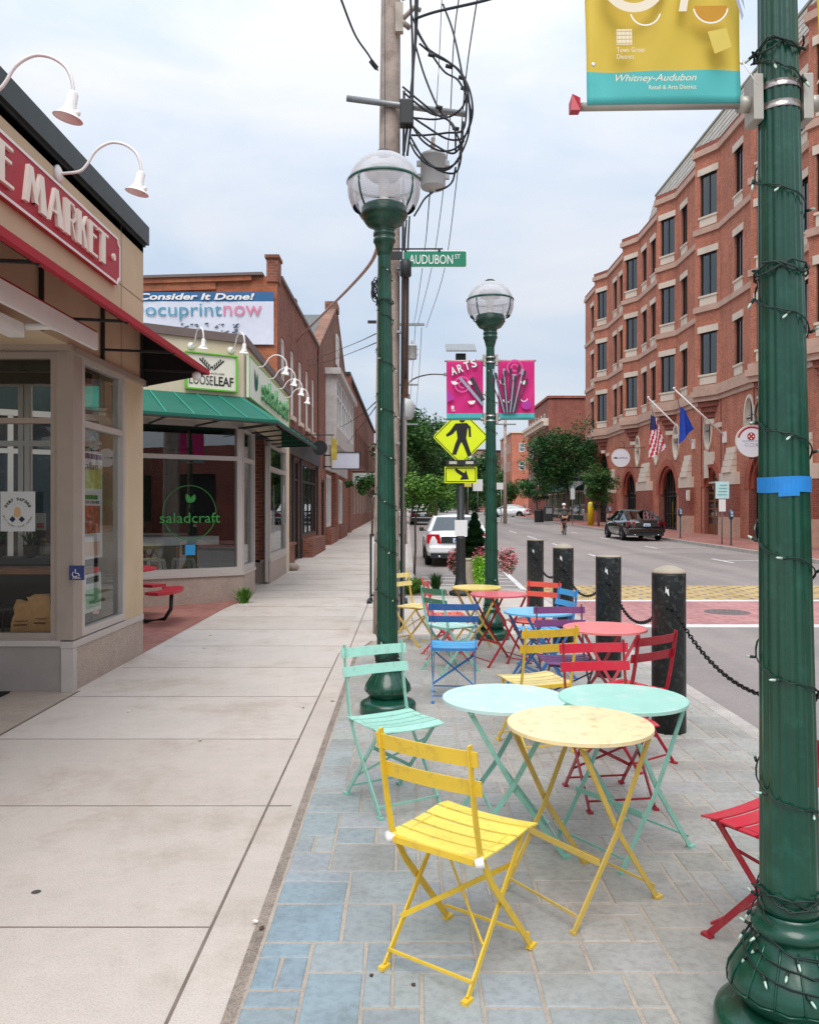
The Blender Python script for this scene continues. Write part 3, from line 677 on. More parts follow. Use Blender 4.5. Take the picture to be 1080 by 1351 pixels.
# posters inside the side window (facing the pavement)
def poster(name, label, y0, y1, z0, z1, base, rows):
    t, M = signp(name, label, 'poster', (FX-.075, y0, z0), (0, 1, 0), (0, 0, 1), y1-y0, z1-z0, base)
    for (a, c, e, f, m) in rows:
        b = MB(); w, h = y1-y0, z1-z0
        b.box(a*w, c*w, e*h, f*h, .0045, .006); b.xf(M); b.obj('print', m, t)
    return t, M
M_yg = mat('print_yellow_green', lin(196, 204, 120), .8, var=.35, scale=9); M_or = mat('print_orange', lin(196, 120, 84), .8, var=.5, scale=14)
M_pu = mat('print_plum', lin(120, 92, 120), .8); M_gn = mat('print_green', lin(60, 150, 70), .8); M_tq = mat('print_turquoise', lin(40, 140, 160), .8)
t, M = poster('food_poster', 'tall poster of pasta dishes with green and orange print in the market side window', 7.36, 7.98, 1.12, 2.12, M_paper,
    [(.03, .97, .94, .99, M_pu), (.05, .95, .66, .86, M_yg), (.2, .8, .56, .6, M_gn), (.1, .9, .24, .5, M_or), (.1, .9, .03, .16, mat('print_pale_orange', lin(226, 190, 170), .8))])
text('lettering', 'Italian', offm(M, .1, .84), .4, .07, M_pu, t, .001, shear=.3)
text('lettering', 'PASTA DISHES', offm(M, .08, .52), .46, .025, M_inkb, t, .001)
poster('health_poster', 'blue and green health notice low in the market side window', 7.33, 7.95, .62, .98, M_paper, [(.04, .35, .1, .7, M_tq), (.4, .95, .1, .6, mat('print_mint', lin(150, 200, 160), .8, var=.3)), (.4, .9, .75, .92, M_inkb)])
# interior furniture
t = thing('bar_table', 'wooden topped bar table seen through the front glass of the market', 'table', (-3.9, 8.0, .03))
b = MB(); b.box(-.9, .78, -.16, .16, .93, .99); b.obj('tabletop', mat('varnished_wood', lin(150, 88, 42), .45, var=.3, scale=3), t, .005)
for x in (-.6, .5):
    b = MB(); b.lathe([(0, .2), (.02, .2), (.03, .03), (.93, .03)], (x, 0, 0), 12); b.obj('leg', M_dark, t)
t = thing('counter', 'long dark counter behind the front glass of the market', 'counter', (-4.0, 8.45, .03))
b = MB(); b.box(-2.6, .8, -.2, .2, 1.0, 1.06); b.obj('worktop', M_dark, t); b = MB(); b.box(-2.5, .7, -.15, .15, 0, 1.0); b.obj('cabinet', M_void, t)
for k, (x, lab) in enumerate(((-4.55, 'leftmost'), (-4.12, 'second from left'), (-3.78, 'second from right'), (-3.42, 'rightmost'))):
    t = thing('potted_plant', 'spiky plant in a dark pot on the market counter, '+lab+' of four', 'plant', (x-.1, 8.42, 1.09), 0, 'potted plants on the market counter')
    b = MB(); b.lathe([(0, .045), (.13, .065), (.13, .055), (.11, .05)], n=14); b.obj('pot', mat('clay_pot', lin(60, 44, 36), .8), t)
    b = MB(); rr = random.Random(k)
    for j in range(26):
        a = rr.uniform(0, 2*PI); l = rr.uniform(.1, .2); s_ = rr.uniform(.02, .1); c0 = V((0, 0, .11)); c1 = V((s_*math.cos(a), s_*math.sin(a), .11+l*.7)); c2 = V((s_*2*math.cos(a), s_*2*math.sin(a), .11+l)); w = V((-math.sin(a), math.cos(a), 0))*.008
        b.add([c0-w, c0+w, c1+w, c1-w, c2], [(0, 1, 2, 3), (3, 2, 4)])
    b.obj('leaves', M_leafB, t)
for k, (px, rz, lab) in enumerate(((31, .3, 'smaller brown paper bag on the market sill, left of the pair'), (61, -.15, 'larger brown paper bag with folded top on the market sill'))):
    w = .17 if k == 0 else .22; h = .30 if k == 0 else .35
    t = thing('paper_bag', lab, 'paper bag', (gx(px, 7.45), 7.42, .452), rz, 'paper bags behind the market glass')
    rr = random.Random(20+k); b = MB(); rings = []
    for i in range(7):
        f = i/6; z = f*h; sy = .065*(1-f*.72); sx = w/2*(1+.04*math.sin(f*9)); lean = (-.04 if k else .02)*f*f*1.6
        jt = .004+.009*f
        rings.append([(lean+x*sx*(1-.10*f)+rr.uniform(-jt, jt), y*sy+rr.uniform(-jt, jt), z+rr.uniform(-jt, jt)*1.6 if i else 0) for x, y in ((-1, -1), (-.3, -1.1), (.4, -.95), (1, -1), (1.03, 0), (1, 1), (.3, 1), (-.4, 1), (-1, 1), (-1.03, 0))])
    b.ring_loft(rings, True); b.obj('bag_body', mat('kraft_paper', lin(206, 154, 104), .85, var=.15, scale=12), t)
    b = MB(); b.box(-.06, .05, -.075, -.072, h*.3, h*.34); b.box(-.05, .06, -.073, -.07, h*.42, h*.44); b.obj('print', mat('kraft_print', lin(120, 72, 40), .8), t)
for k, x in enumerate((-4.5, -3.75)):
    t = thing('bar_stool', 'black bar stool under the market counter, %s of the two' % ('left' if k == 0 else 'right'), 'stool', (x, 7.72, .03), 0, 'black stools behind the market glass')
    b = MB(); b.lathe([(.6, .16), (.63, .17), (.65, .16)], n=18); b.obj('seat', M_dark, t)
    for sx in (-1, 1):
        for sy in (-1, 1): b = MB(); b.tube([(sx*.1, sy*.1, .6), (sx*.17, sy*.17, 0)], .012); b.obj('leg', M_dark, t)
# door mat
b = MB(); b.box(-5.2, -3.42, 6.75, 7.05, .005, .02)
for k in range(40): b.box(-5.18+k*.044, -5.16+k*.044, 6.77, 7.03, .02, .024)
tag(b.obj('door_mat', M_blackf), 'black ribbed mat on the ground at the market entrance', 'door mat')

# ================================================================== SALAD SHOP
S0, S1, S2 = (-4.75, 12.77), (-2.81, 14.05), (-2.98, 20.7)
t = thing('corner_shop_building', 'low pale corner shop with green awning and angled glass front', 'shop building', (0, 0, 0))
LA = (V(S1)-V(S0)).length
LB = (V(S2)-V(S1)).length
b = MB()
wall(b, S0, S1, 3.05, 4.42); wall(b, S1, S2, 3.05, 4.42)
wbox(b, S1, S2, 6.05, LB, 0, 3.05, 0, .3)
wbox(b, S1, S2, LB-.0, LB+.01, 0, 4.42, 0, .3); b.obj('wall', M_cream2, t)
b = MB(); band(b, [S0, S1, S2], 4.42, 4.56, .05, -.3); b.obj('coping', mat('brown_coping', lin(112, 96, 92), .6, var=.1), t)
b = MB()
wbox(b, S0, S1, 0, LA, 0, .45, 0, .2); wbox(b, S1, S2, .05, 1.25, 0, .45, .003, .2); wbox(b, S1, S2, 3.2, 6.05, 0, .45, .003, .2); wbox(b, S1, S2, 3.2, 3.4, 0, .45, .2, 1.2)
b.obj('base', M_granb, t)
b = MB(); wbox(b, S0, S1, 0, LA, .45, .5, -.03, .2); wbox(b, S1, S2, 0.02, 1.25, .45, .5, -.02, .2); wbox(b, S1, S2, 3.18, 6.05, .45, .5, -.02, .2); b.obj('sill', M_silver, t)
window(t, S0, S1, -.5, LA-.02, .5, 3.05, cols=(), rows=(2.44,), fw=.09, k0=0, k1=.12, gm=M_g4, name='front_window')
window(t, S1, S2, .0, 1.25, .5, 3.05, rows=(2.44,), fw=.1, k0=.0, k1=.12, gm=M_g1, name='side_window')
window(t, S1, S2, 3.2, 6.05, .5, 3.05, rows=(2.44,), fw=.12, k0=0, k1=.12, gm=M_g1, name='street_window')
b = MB(); wbox(b, S1, S2, 1.25, 3.2, 0, 3.05, 1.2, 1.25); b.obj('recess_wall', M_brD, t)
f = window(t, (-3.2, 18.0), (-2.95, 16.9), .1, .9, .05, 2.9, rows=(2.3,), fw=.08, gm=M_g1, name='door')
for u_ in (1.2, 3.2): b = MB(); wbox(b, S1, S2, u_, u_+.05, .5, 3.05, .12, 1.2); b.obj('recess_jamb', M_void if u_ < 2 else M_brD, t)
b = MB(); b.box(-9, -3.2, 14.3, 20.5, .02, .03); b.obj('floor', M_concd, t)
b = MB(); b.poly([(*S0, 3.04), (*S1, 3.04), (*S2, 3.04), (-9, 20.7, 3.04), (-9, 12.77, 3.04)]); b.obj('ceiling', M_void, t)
b = MB(); b.poly([(*S0, 4.40), (*S1, 4.40), (*S2, 4.40), (-9, 20.7, 4.40), (-9, 12.77, 4.40)]); b.obj('roof', M_coping, t)
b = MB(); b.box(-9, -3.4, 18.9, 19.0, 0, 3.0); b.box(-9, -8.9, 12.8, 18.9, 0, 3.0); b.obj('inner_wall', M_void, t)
b = MB(); wbox(b, S0, S1, -4.3, 0, 3.05, 4.42, 0, .1); b.obj('left_wall', M_coping, t)
b = MB(); wbox(b, S0, S1, -4.3, 0, 0, .45, 0, .1); b.obj('left_base', M_granb, t)
window(t, S0, S1, -4.3, -.5, .5, 3.05, cols=(-3.2, -2.2, -1.3), rows=(2.44,), fw=.09, k0=0, k1=.12, gm=M_g1, name='left_window')
# awning
a = thing('green_awning', 'dark green canvas awning wrapping the corner shop front', 'awning', (0, 0, 0))
A0 = (-5.1, 12.53); A1 = S1; A2 = (-2.94, 19.2)
O0 = (-4.62, 11.35); O1 = (-2.1, 13.25); O2 = (-2.1, 18.9)
b = MB()
z0, z1 = 3.5, 3.02
b.quad((*A0, z0), (*O0, z1), (*O1, z1), (*A1, z0)); b.quad((*A1, z0), (*O1, z1), (*O2, z1), (*A2, z0)); b.poly([(*A2, z0), (*O2, z1), (A2[0], A2[1], z1)])
b.quad((*O0, z1), (*O1, z1), (*O1, z1-.05), (*O0, z1-.05)); b.quad((*O1, z1), (*O2, z1), (*O2, z1-.05), (*O1, z1-.05))
o = b.obj('canvas', M_teal, a); so = o.modifiers.new('s', 'SOLIDIFY'); so.thickness = .01
b = MB()
for k in range(1, 8):
    f = k/7.2; P = V((*A0, z0)).lerp(V((*A1, z0)), f); Q = V((*O0, z1)).lerp(V((*O1, z1)), f); b.bar(P+V((0, 0, .006)), Q+V((0, 0, .006)), .015, .008)
for k in range(1, 8):
    f = k/8; P = V((*A1, z0)).lerp(V((*A2, z0)), f); Q = V((*O1, z1)).lerp(V((*O2, z1)), f); b.bar(P+V((0, 0, .006)), Q+V((0, 0, .006)), .015, .008)
b.obj('seam', mat('awning_seam', lin(60, 160, 136), .7), a)
b = MB()
for k in range(1, 8, 2):
    f = k/7.2; P = V((*A0, z1)).lerp(V((*A1, z1)), f); Q = V((*O0, z1)).lerp(V((*O1, z1)), f); b.bar(P-V((0, 0, .06)), Q-V((0, 0, .06)), .025, .025)
for k in range(0, 6):
    f = k/6; P = V((*A1, z1)).lerp(V((*A2, z1)), f); Q = V((*O1, z1)).lerp(V((*O2, z1)), f); b.bar(P-V((0, 0, .06)), Q-V((0, 0, .06)), .025, .025); b.bar(P+V((0, 0, .4)), Q-V((0, 0, .06)), .02, .02)
b.bar((*O0, z1-.06), (*O1, z1-.06), .03, .03); b.bar((*O1, z1-.06), (*O2, z1-.06), .03, .03)
b.obj('frame', M_dark, a)
# looseleaf sign
def onwall(p, q, u, z, k=-.01):
    P, d, n = seg(p, q); o = wpt(p, q, u, z, k); return o, V((d.x, d.y, 0))
px0, px1 = LA-1.03, LA-.13
o, u = onwall(S0, S1, px0, 3.56, -.02)
t = thing('loose_leaf_sign', 'square white sign in a lime green frame with leaf emblem reading LOOSELEAF', 'shop sign', (0, 0, 0)); M = frame_m(o, u, (0, 0, 1))
W, H = px1-px0, .62
b = MB(); b.box(.03, W-.03, .03, H-.03, 0, .03); b.xf(M); b.obj('panel', mat('ivory_board', lin(228, 222, 206), .7, var=.03), t)
b = MB(); b.box(0, W, 0, .022, 0, .06); b.box(0, W, H-.022, H, 0, .06); b.box(0, .03, .03, H-.03, 0, .06); b.box(W-.03, W, .03, H-.03, 0, .06); b.xf(M); b.obj('frame', M_lime_g, t)
text('lettering', 'LOOSE', offm(M, .07, .09, .031), .4, .155, M_inkb, t, .002); text('lettering', 'LEAF', offm(M, .49, .09, .031), .34, .155, M_inkb, t, .002, bold=.02)
text('lettering', 'TEAHOUSE', offm(M, .25, .275, .031), .42, .03, M_inkb, t, .001)
b = MB()
for s_ in (-1, 1):
    for k in range(5):
        cx = W/2+s_*(.02+k*.034); cy = .345+k*.032; b.poly([(cx, cy, .034), (cx-s_*.022, cy+.05, .034), (cx-s_*.006, cy+.075, .034), (cx+s_*.012, cy+.045, .034)]); b.poly([(cx+s_*.008, cy-.004, .0345), (cx+s_*.03, cy+.045, .0345), (cx+s_*.062, cy+.056, .0345), (cx+s_*.05, cy+.014, .0345)])
b.xf(M); b.obj('emblem', M_inkb, t)
# saladcraft fascia sign (street face)
o, u = onwall(S1, S2, .15, 3.52, -.02)
t = thing('salad_fascia_sign', 'long white fascia sign with green salad shop lettering facing the street', 'shop sign', (0, 0, 0)); M = frame_m(o, u, (0, 0, 1))
b = MB(); b.box(0, 5.7, 0, .74, 0, .05); b.xf(M); b.obj('panel', mat('pale_board', lin(232, 236, 222), .6, var=.03), t)
b = MB(); b.box(0, 5.7, 0, .02, .05, .06); b.box(0, 5.7, .72, .74, .05, .06); b.box(0, .03, .02, .72, .05, .06); b.box(5.67, 5.7, .02, .72, .05, .06); b.xf(M); b.obj('frame', M_lime_g, t)
text('lettering', 'saladcraft', offm(M, 1.35, .14, .051), 4.1, .45, mat('salad_green', lin(110, 176, 120), .5), t, .03)
def leafpair(b, cx, cy, s, z):
    for sg, rot in ((-1, .5), (1, -.35)):
        pts = [(0, 0), (.35, .3), (.4, .7), (.15, 1.1), (-.1, .75), (-.2, .3)]
        c, sn = math.cos(rot), math.sin(rot)
        b.poly([(cx+sg*.05*s+s*(x*c-y*sn), cy+s*(x*sn+y*c), z) for x, y in pts])
b = MB(); leafpair(b, .75, .2, .38, .055); b.xf(M); b.obj('emblem', M_teal, t)
# window decal of saladcraft
o, u = onwall(S0, S1, LA-1.42, 1.0, .045)
t = thing('round_window_decal', 'thin green ring decal with twin leaves reading saladcraft on the angled glass', 'decal', (0, 0, 0)); M = frame_m(o, u, (0, 0, 1))
M_dg = mat('decal_green', lin(56, 150, 66), .6, var=.05)
b = MB(); 
for k in range(48):
    a0, a1 = 2*PI*k/48, 2*PI*(k+1)/48
    if -.28 < math.sin(a0) < -.02 and False: continue
    if abs(math.sin(a0)+.18) < .14: continue
    R1, R2 = .455, .445; c_ = (.5, .52)
    b.quad((c_[0]+R2*math.cos(a0), c_[1]+R2*math.sin(a0), 0), (c_[0]+R1*math.cos(a0), c_[1]+R1*math.sin(a0), 0), (c_[0]+R1*math.cos(a1), c_[1]+R1*math.sin(a1), 0), (c_[0]+R2*math.cos(a1), c_[1]+R2*math.sin(a1), 0))
leafpair(b, .5, .68, .15, .002); b.quad((.498, .6, .001), (.503, .6, .001), (.503, .68, .001), (.498, .68, .001)); b.xf(M); b.obj('ring', M_dg, t)
text('lettering', 'saladcraft', offm(M, .0, .35, .001), 1.02, .17, M_dg, t, .0008)
o, u = onwall(S0, S1, LA-1.02, .82, -.012); M = frame_m(o, u, (0, 0, 1))
b = MB(); b.box(0, .17, 0, .17, 0, .003); b.xf(M); tag(b.obj('blue_sticker', mat('sky_blue', lin(40, 150, 210), .5)), 'small square sky blue sticker on the angled shop glass', 'sticker')
# interior white ledge and stools
t = thing('window_ledge', 'long white eating ledge behind the angled shop glass', 'shelf', (0, 0, 0)); M = frame_m(wpt(S0, S1, -.3, .98, .45), u, (0, 0, 1))
b = MB(); b.box(0, LA-.1, 0, .14, -.02, .35); b.xf(M); b.obj('shelf_board', mat('white_laminate', lin(232, 240, 242), .4), t)
M_stool = mat('white_stool', lin(232, 240, 232), .4, var=.04)
P0 = None
for k, f in enumerate((-.05, .55, 1.1, 1.62)):
    w_ = wpt(S0, S1, LA-2.35+f, .02, .95)
    lab = ['leftmost', 'second from left', 'second from right', 'rightmost'][k]
    t = thing('metal_stool', 'white metal stool under the shop ledge, '+lab+' of the row', 'stool', w_, .58, 'white stools behind the angled glass')
    b = MB(); b.box(-.15, .15, -.15, .15, .66, .70); b.obj('seat', M_stool, t, .01)
    for sx in (-1, 1):
        for sy in (-1, 1): b = MB(); b.hexa([(sx*.21-.02, sy*.21-.02, 0), (sx*.21+.02, sy*.21-.02, 0), (sx*.21+.02, sy*.21+.02, 0), (sx*.21-.02, sy*.21+.02, 0), (sx*.13-.025, sy*.13-.025, .66), (sx*.13+.025, sy*.13-.025, .66), (sx*.13+.025, sy*.13+.025, .66), (sx*.13-.025, sy*.13+.025, .66)]); b.obj('leg', M_stool, t)
for k, uu in enumerate((LA-.82, LA-.13)):
    o = wpt(S0, S1, uu-.1, 4.28, 0); goose('white gooseneck lamp above the leaf sign, %s of the two' % ('left' if k == 0 else 'right'), o, math.atan2(1.28, 1.94)+PI, .88)
for k, uu in enumerate((1.1, 2.5, 3.9, 5.3)):
    o = wpt(S1, S2, uu, 4.2, 0); goose('white gooseneck lamp over the street side of the corner shop, number %d from the corner' % (k+1), o, -PI/2-.03, .88)
# things deeper inside the corner shop
t = thing('serving_counter', 'dim serving counter deep inside the corner shop', 'counter', (-5.2, 17.2, .03))
b = MB(); b.box(-1.6, 1.4, -.3, .3, 0, 1.0); b.obj('cabinet', mat('counter_green', lin(90, 104, 84), .7), t)
b = MB(); b.box(-1.65, 1.45, -.35, .35, 1.0, 1.05); b.obj('worktop', mat('pale_worktop', lin(180, 176, 166), .4), t)
for k, (x, c_) in enumerate(((-6.3, (64, 84, 66)), (-5.5, (96, 92, 76)), (-4.9, (52, 70, 60)), (-4.2, (88, 96, 84)))):
    b = MB(); b.box(x, x+.45, 18.78, 18.86, .9+.1*(k % 2), 2.9); tag(b.obj('wall_panel', mat('panel_%s' % 'abcd'[k], lin(*c_), .7)), 'upright wall panel on the back wall of the corner shop', 'panel', 'panels on the shop back wall')
t = thing('cafe_chair', 'orange chair under the ledge behind the angled shop glass', 'chair', (-3.95, 14.9, .03), .5)
b = MB(); b.box(-.2, .2, -.2, .2, .43, .46); b.obj('seat', mat('orange_seat', lin(206, 150, 70), .5), t, .01); b = MB(); b.box(-.2, .2, .17, .2, .46, .86); b.obj('backrest', MATS['orange_seat'], t, .01)
for sx in (-.17, .17):
    for sy in (-.17, .17): b = MB(); b.tube([(sx, sy, 0), (sx, sy, .43)], .013); b.obj('leg', M_dark, t)
for k, (x, y) in enumerate(((-4.6, 15.2), (-3.7, 15.7))):
    t = thing('pendant_lamp', 'small dark pendant lamp inside the corner shop, %s one' % ('left' if k == 0 else 'right'), 'lamp', (x, y, 2.2)); b = MB(); b.lathe([(0, .16), (.02, .16), (.16, .05), (.2, .03)], n=16); b.obj('shade', M_dark, t); b = MB(); b.tube([(0, 0, .2), (0, 0, .82)], .006); b.obj('cord', M_cable, t)
# evergreen decal on street window
b = MB(); o = wpt(S1, S2, 4.2, .95, -.01)
zz = 0
for k in range(5): b.tube([(o[0]+.02, o[1]+.9, o[2]+.3+k*.12+.4), (o[0]+.02, o[1]+.9-.35+k*.05, o[2]+.3+k*.12), (o[0]+.02, o[1]+.9+.35-k*.05, o[2]+.3+k*.12), (o[0]+.02, o[1]+.9, o[2]+.3+k*.12+.4)], .008, 4)
tag(b.obj('outline_decal', M_white), 'white outline tree decal on the street window of the corner shop', 'decal')
# weed at the foot of the wall
def tuft(name, label, cat, loc, n, h, spread, m, lw=.012, group=None):
    b = MB(); rr = random.Random(int(loc[0]*100)+n)
    for j in range(n):
        a = rr.uniform(0, 2*PI); l = h*rr.uniform(.5, 1.1); s_ = rr.uniform(.1, 1)*spread; x, y = rr.uniform(-.3, .3)*spread, rr.uniform(-.3, .3)*spread
        c0 = V((x, y, 0)); c1 = V((x+s_*.5*math.cos(a), y+s_*.5*math.sin(a), l*.65)); c2 = V((x+s_*math.cos(a), y+s_*math.sin(a), l)); w = V((-math.sin(a), math.cos(a), 0))*lw
        b.add([c0-w*.4, c0+w*.4, c1+w, c1-w, c2], [(0, 1, 2, 3), (3, 2, 4)])
    o = b.obj(name, m); o.location = loc; return tag(o, label, cat, group)
tuft('weed', 'green weed sprouting where the corner shop base meets the pavement', 'weed', (-2.74, 13.75, 0), 90, .26, .2, M_leafA, .02)
b = MB(); b.sphere((0, 0, .09), (.2, .16, .11), 12, 8); o = b.obj('boulder', M_granb); o.location = (-2.95, 20.9, 0); tag(o, 'rounded grey stone at the end of the corner shop wall', 'stone')

# red picnic table
t = thing('picnic_table', 'round red picnic table with black tube frame on the brick apron', 'picnic table', (-4.1, 11.3, .004))
M_pr = mat('red_plastisol', lin(176, 32, 48), .4, var=.08)
b = MB(); b.lathe([(.73, .60), (.735, .62), (.76, .62), (.765, .60)], n=36); b.obj('tabletop', M_pr, t)
for k in range(4):
    a0 = math.radians(90*k+12-45); pts = []
    for j in range(9): a_ = a0+math.radians(66)*j/8; pts.append((.98*math.cos(a_), .98*math.sin(a_)))
    for j in range(8, -1, -1): a_ = a0+math.radians(66)*j/8; pts.append((.72*math.cos(a_), .72*math.sin(a_)))
    b = MB(); b.prism(pts, 'z', .43, .47); b.obj('seat', M_pr, t)
    am = a0+math.radians(33); c_, s_ = math.cos(am), math.sin(am)
    b = MB(); b.tube([(.15*c_, .15*s_, .72), (.2*c_, .2*s_, .3), (.3*c_, .3*s_, .08), (.5*c_, .5*s_, .03), (.75*c_, .75*s_, .06), (.84*c_, .84*s_, .2), (.85*c_, .85*s_, .43)], .028, 8); b.obj('leg', M_dark, t)
# ================================================================== LEFT BRICK ROW
X3 = -3.33
t = thing('brick_building', 'two storey orange brick building with a printing banner on its side wall', 'building', (0, 0, 0))
b = MB()
# side wall facing the camera (slightly lower to the left) and street wall
b.quad((-14, 21, -.2), (X3, 21, -.2), (X3, 21, 7.55), (-14, 21, 7.25)); b.obj('side_wall', M_brO, t)
wins = [(.65+1.75*k, 1.35+1.75*k, 4.25, 6.15) for k in range(5)]
b = MB(); P, Q = (X3, 21), (X3, 30.4)
wall(b, P, Q, -.2, 7.6, wins+[(.3, 2.6, .62, 3.05), (2.8, 4.3, .0, 3.05), (4.7, 9.0, .7, 3.05)]); b.obj('street_wall', M_brD, t)
for w in wins:
    f = window(t, P, Q, *w, cols=((w[0]+w[1])/2,), rows=(5.2,), fw=.07, fm=M_white, gm=M_g1)
    b = MB(); wbox(b, P, Q, w[0]-.08, w[1]+.08, 4.12, 4.25, -.07, .1); b.obj('sill', M_lime, f)
for w, nm, cs in (((.3, 2.6, .62, 3.05), 'shop_window', (.9, 1.5, 2.1)), ((2.8, 4.3, 0, 3.05), 'door', (3.5,)), ((4.7, 9.0, .7, 3.05), 'shop_window', (5.8, 6.9, 8.0))):
    window(t, P, Q, *w, cols=cs, rows=(2.45,), fw=.08, fm=M_dark, gm=M_g1, name=nm)
b = MB(); wbox(b, P, Q, .2, 9.2, 3.1, 3.75, -.12, .0); wbox(b, P, Q, .2, 9.2, 3.75, 3.8, -.2, .0)
wbox(b, P, Q, .12, .26, 0, 3.1, -.06, 0); wbox(b, P, Q, 2.62, 2.78, 0, 3.1, -.06, 0); wbox(b, P, Q, 4.35, 4.65, 0, 3.1, -.06, 0); wbox(b, P, Q, 9.02, 9.2, 0, 3.1, -.06, 0); b.obj('shopfront', M_dark, t)
b = MB(); wbox(b, P, Q, .2, 2.4, 0, .56, -.12, -.01); wbox(b, P, Q, .1, 2.5, .56, .62, -.16, -.01); b.obj('plinth', M_brD, t)
b = MB(); wbox(b, P, Q, 4.8, 8.9, 0, .6, -.35, -.01); b.obj('brick_planter', M_brD, t)
b = MB()
b.prism([(-14, 7.25), (X3-.65, 7.54), (X3-.65, 7.42), (-14, 7.12)], 'y', 20.9, 21.0); b.prism([(-4.9, 7.48), (-4.9, 7.2), (-14, 6.9), (-14, 7.2)], 'y', 20.95, 20.999); b.obj('side_moulding', M_brO, t)
b = MB(); b.prism([(-14, 7.25), (X3-.36, 7.55), (X3-.36, 7.62), (-14, 7.32)], 'y', 20.85, 21.3); b.box(X3-.32, X3+.06, 21.52, 30.4, 7.6, 7.7); b.obj('coping', MATS['brown_coping'], t)
b = MB(); b.box(X3-.27, X3+.03, 20.95, 21.45, 7.4, 8.0); b.box(X3-.3, X3+.02, 24.4, 24.7, 7.6, 7.85)
b.box(X3-.31, X3+.06, 20.9, 21.5, 8.0, 8.08); b.obj('corner_pier', M_brD, t)
b = MB(); b.box(-14, X3-.3, 21.2, 30.4, 7.1, 7.2); b.obj('roof', M_coping, t)
t = thing('banner', 'large printed vinyl banner on the brick side wall reading Consider It Done! Docuprint now', 'banner', (-7.45, 20.93, 5.78)); M = frame_m((0, 0, 0), (1, 0, 0), (0, 0, 1))
W = 4.04
b = MB(); b.weld = True; n = 24
def wav(x, z): return .012*math.sin(x*3.1)*math.sin(z*4)+.008*math.sin(x*9+z*3)
for i in range(n):
    for j in range(8):
        x0, x1 = W*i/n, W*(i+1)/n; zz = [0, .16, .32, .48, .64, .80, .94, 1.10, 1.34]
        b.k = 1 if j == 7 else 0
        b.smooth = True; b.quad(*[(x, z, wav(x, z)) for x, z in ((x0, zz[j]), (x1, zz[j]), (x1, zz[j+1]), (x0, zz[j+1]))])
b.xf(M); b.obj('cloth', [mat('vinyl_white', lin(214, 216, 228), .6, var=.05), mat('vinyl_blue', lin(38, 98, 146), .55, var=.1)], t)
text('lettering', 'Consider It Done!', offm(M, .60, 1.135, .03), 2.95, .17, M_white, t, .002, shear=.2, bold=.03)
text('lettering', 'Docuprint', offm(M, .36, .62, .03), 2.36, .44, mat('ink_steel_blue', lin(78, 150, 176), .6, var=.25, scale=3), t, .002)
text('lettering', 'now', offm(M, 2.76, .73, .03), .98, .26, mat('ink_rose', lin(220, 130, 160), .6, var=.2, scale=3), t, .002)
b = MB(); rr = random.Random(5)
for k in range(46):
    x, z = rr.uniform(1.6, 3.1), rr.uniform(.16, .5); s_ = rr.uniform(.02, .06); b.poly([(x, z, .034+k*1e-5), (x+s_*2, z+s_*.3, .034+k*1e-5), (x+s_*1.6, z+s_, .034+k*1e-5), (x+.2*s_, z+s_*.8, .034+k*1e-5)])
b.xf(M); b.obj('print', mat('print_slate', lin(70, 84, 100), .7), t)
t = thing('blade_sign', 'small round dark sign with a yellow flag jutting from the black shopfront', 'sign', (X3, 26.6, 3.55))
b = MB(); b.lathe([(-.04, .24), (.04, .24)], n=20, sm=False); b.xf(Matrix.Translation((.5, 0, .0)) @ Matrix.Rotation(PI/2, 4, 'X')); b.obj('disc', M_dark, t)
b = MB(); b.tube([(0, 0, .42), (.95, 0, .42)], .02); b.obj('bracket', M_dark, t)
b = MB(); b.box(.86, .9, -.02, .02, -.6, .4); b.box(.9, 1.05, -.01, .01, -.4, .3); b.obj('flag', mat('yellow_flag', lin(184, 164, 70), .8, var=.3), t)
# gabled shop
Yg0, Yg1 = 30.5, 46.0
t = thing('gabled_building', 'tall gabled stone and brick shop building with a white bay of windows', 'building', (0, 0, 0))
P, Q = (-3.3, Yg0), (-3.3, Yg1)
ops = [(2.9, 5.3, .8, 3.0), (7.8, 11.6, .8, 3.0), (1.0, 2.2, 0, 2.7)]
b = MB(); wall(b, P, Q, -.2, 7.5, ops); b.obj('street_wall', M_brD, t)
pk = 7.6
b = MB(); b.add([(-3.3, Yg0, 7.5), (-3.3, Yg1, 7.5), (-3.3, Yg0+pk+.5, 10.7), (-3.3, Yg0+pk-.3, 10.7)], [(0, 1, 2, 3)]); b.add([(-3.7, Yg0, 7.5), (-3.7, Yg1, 7.5), (-3.7, Yg0+pk+.5, 10.7), (-3.7, Yg0+pk-.3, 10.7)], [(3, 2, 1, 0)]); b.obj('gable', M_brS, t)
b = MB(); b.bar((-3.5, Yg0-.1, 7.52), (-3.5, Yg0+pk-.2, 10.8), .46, .14, up=(0, 1, 0)); b.bar((-3.5, Yg0+pk+.4, 10.8), (-3.5, Yg1+.1, 7.52), .46, .14, up=(0, 1, 0)); b.box(-3.78, -3.22, Yg0+pk-.5, Yg0+pk+.7, 10.75, 11.1)
b.obj('gable_coping', M_brS, t)
b = MB(); b.box(-12, -3.7, Yg0, Yg0+.3, -.2, 7.5); b.obj('party_wall', M_brD, t)
b = MB(); b.quad((-12, Yg0-.1, 7.5), (-3.7, Yg0-.1, 7.5), (-3.7, Yg0+pk, 10.6), (-12, Yg0+pk, 10.6)); b.quad((-12, Yg0+pk, 10.6), (-3.7, Yg0+pk, 10.6), (-3.7, Yg1, 7.5), (-12, Yg1, 7.5)); b.obj('roof', M_dslate, t)
f = window(t, P, Q, pk-.5, pk+.7, 8.2, 9.6, cols=(pk+.1,), rows=(8.9,), fw=.1, fm=M_white, gm=M_g1, k0=-.08, k1=-.02)
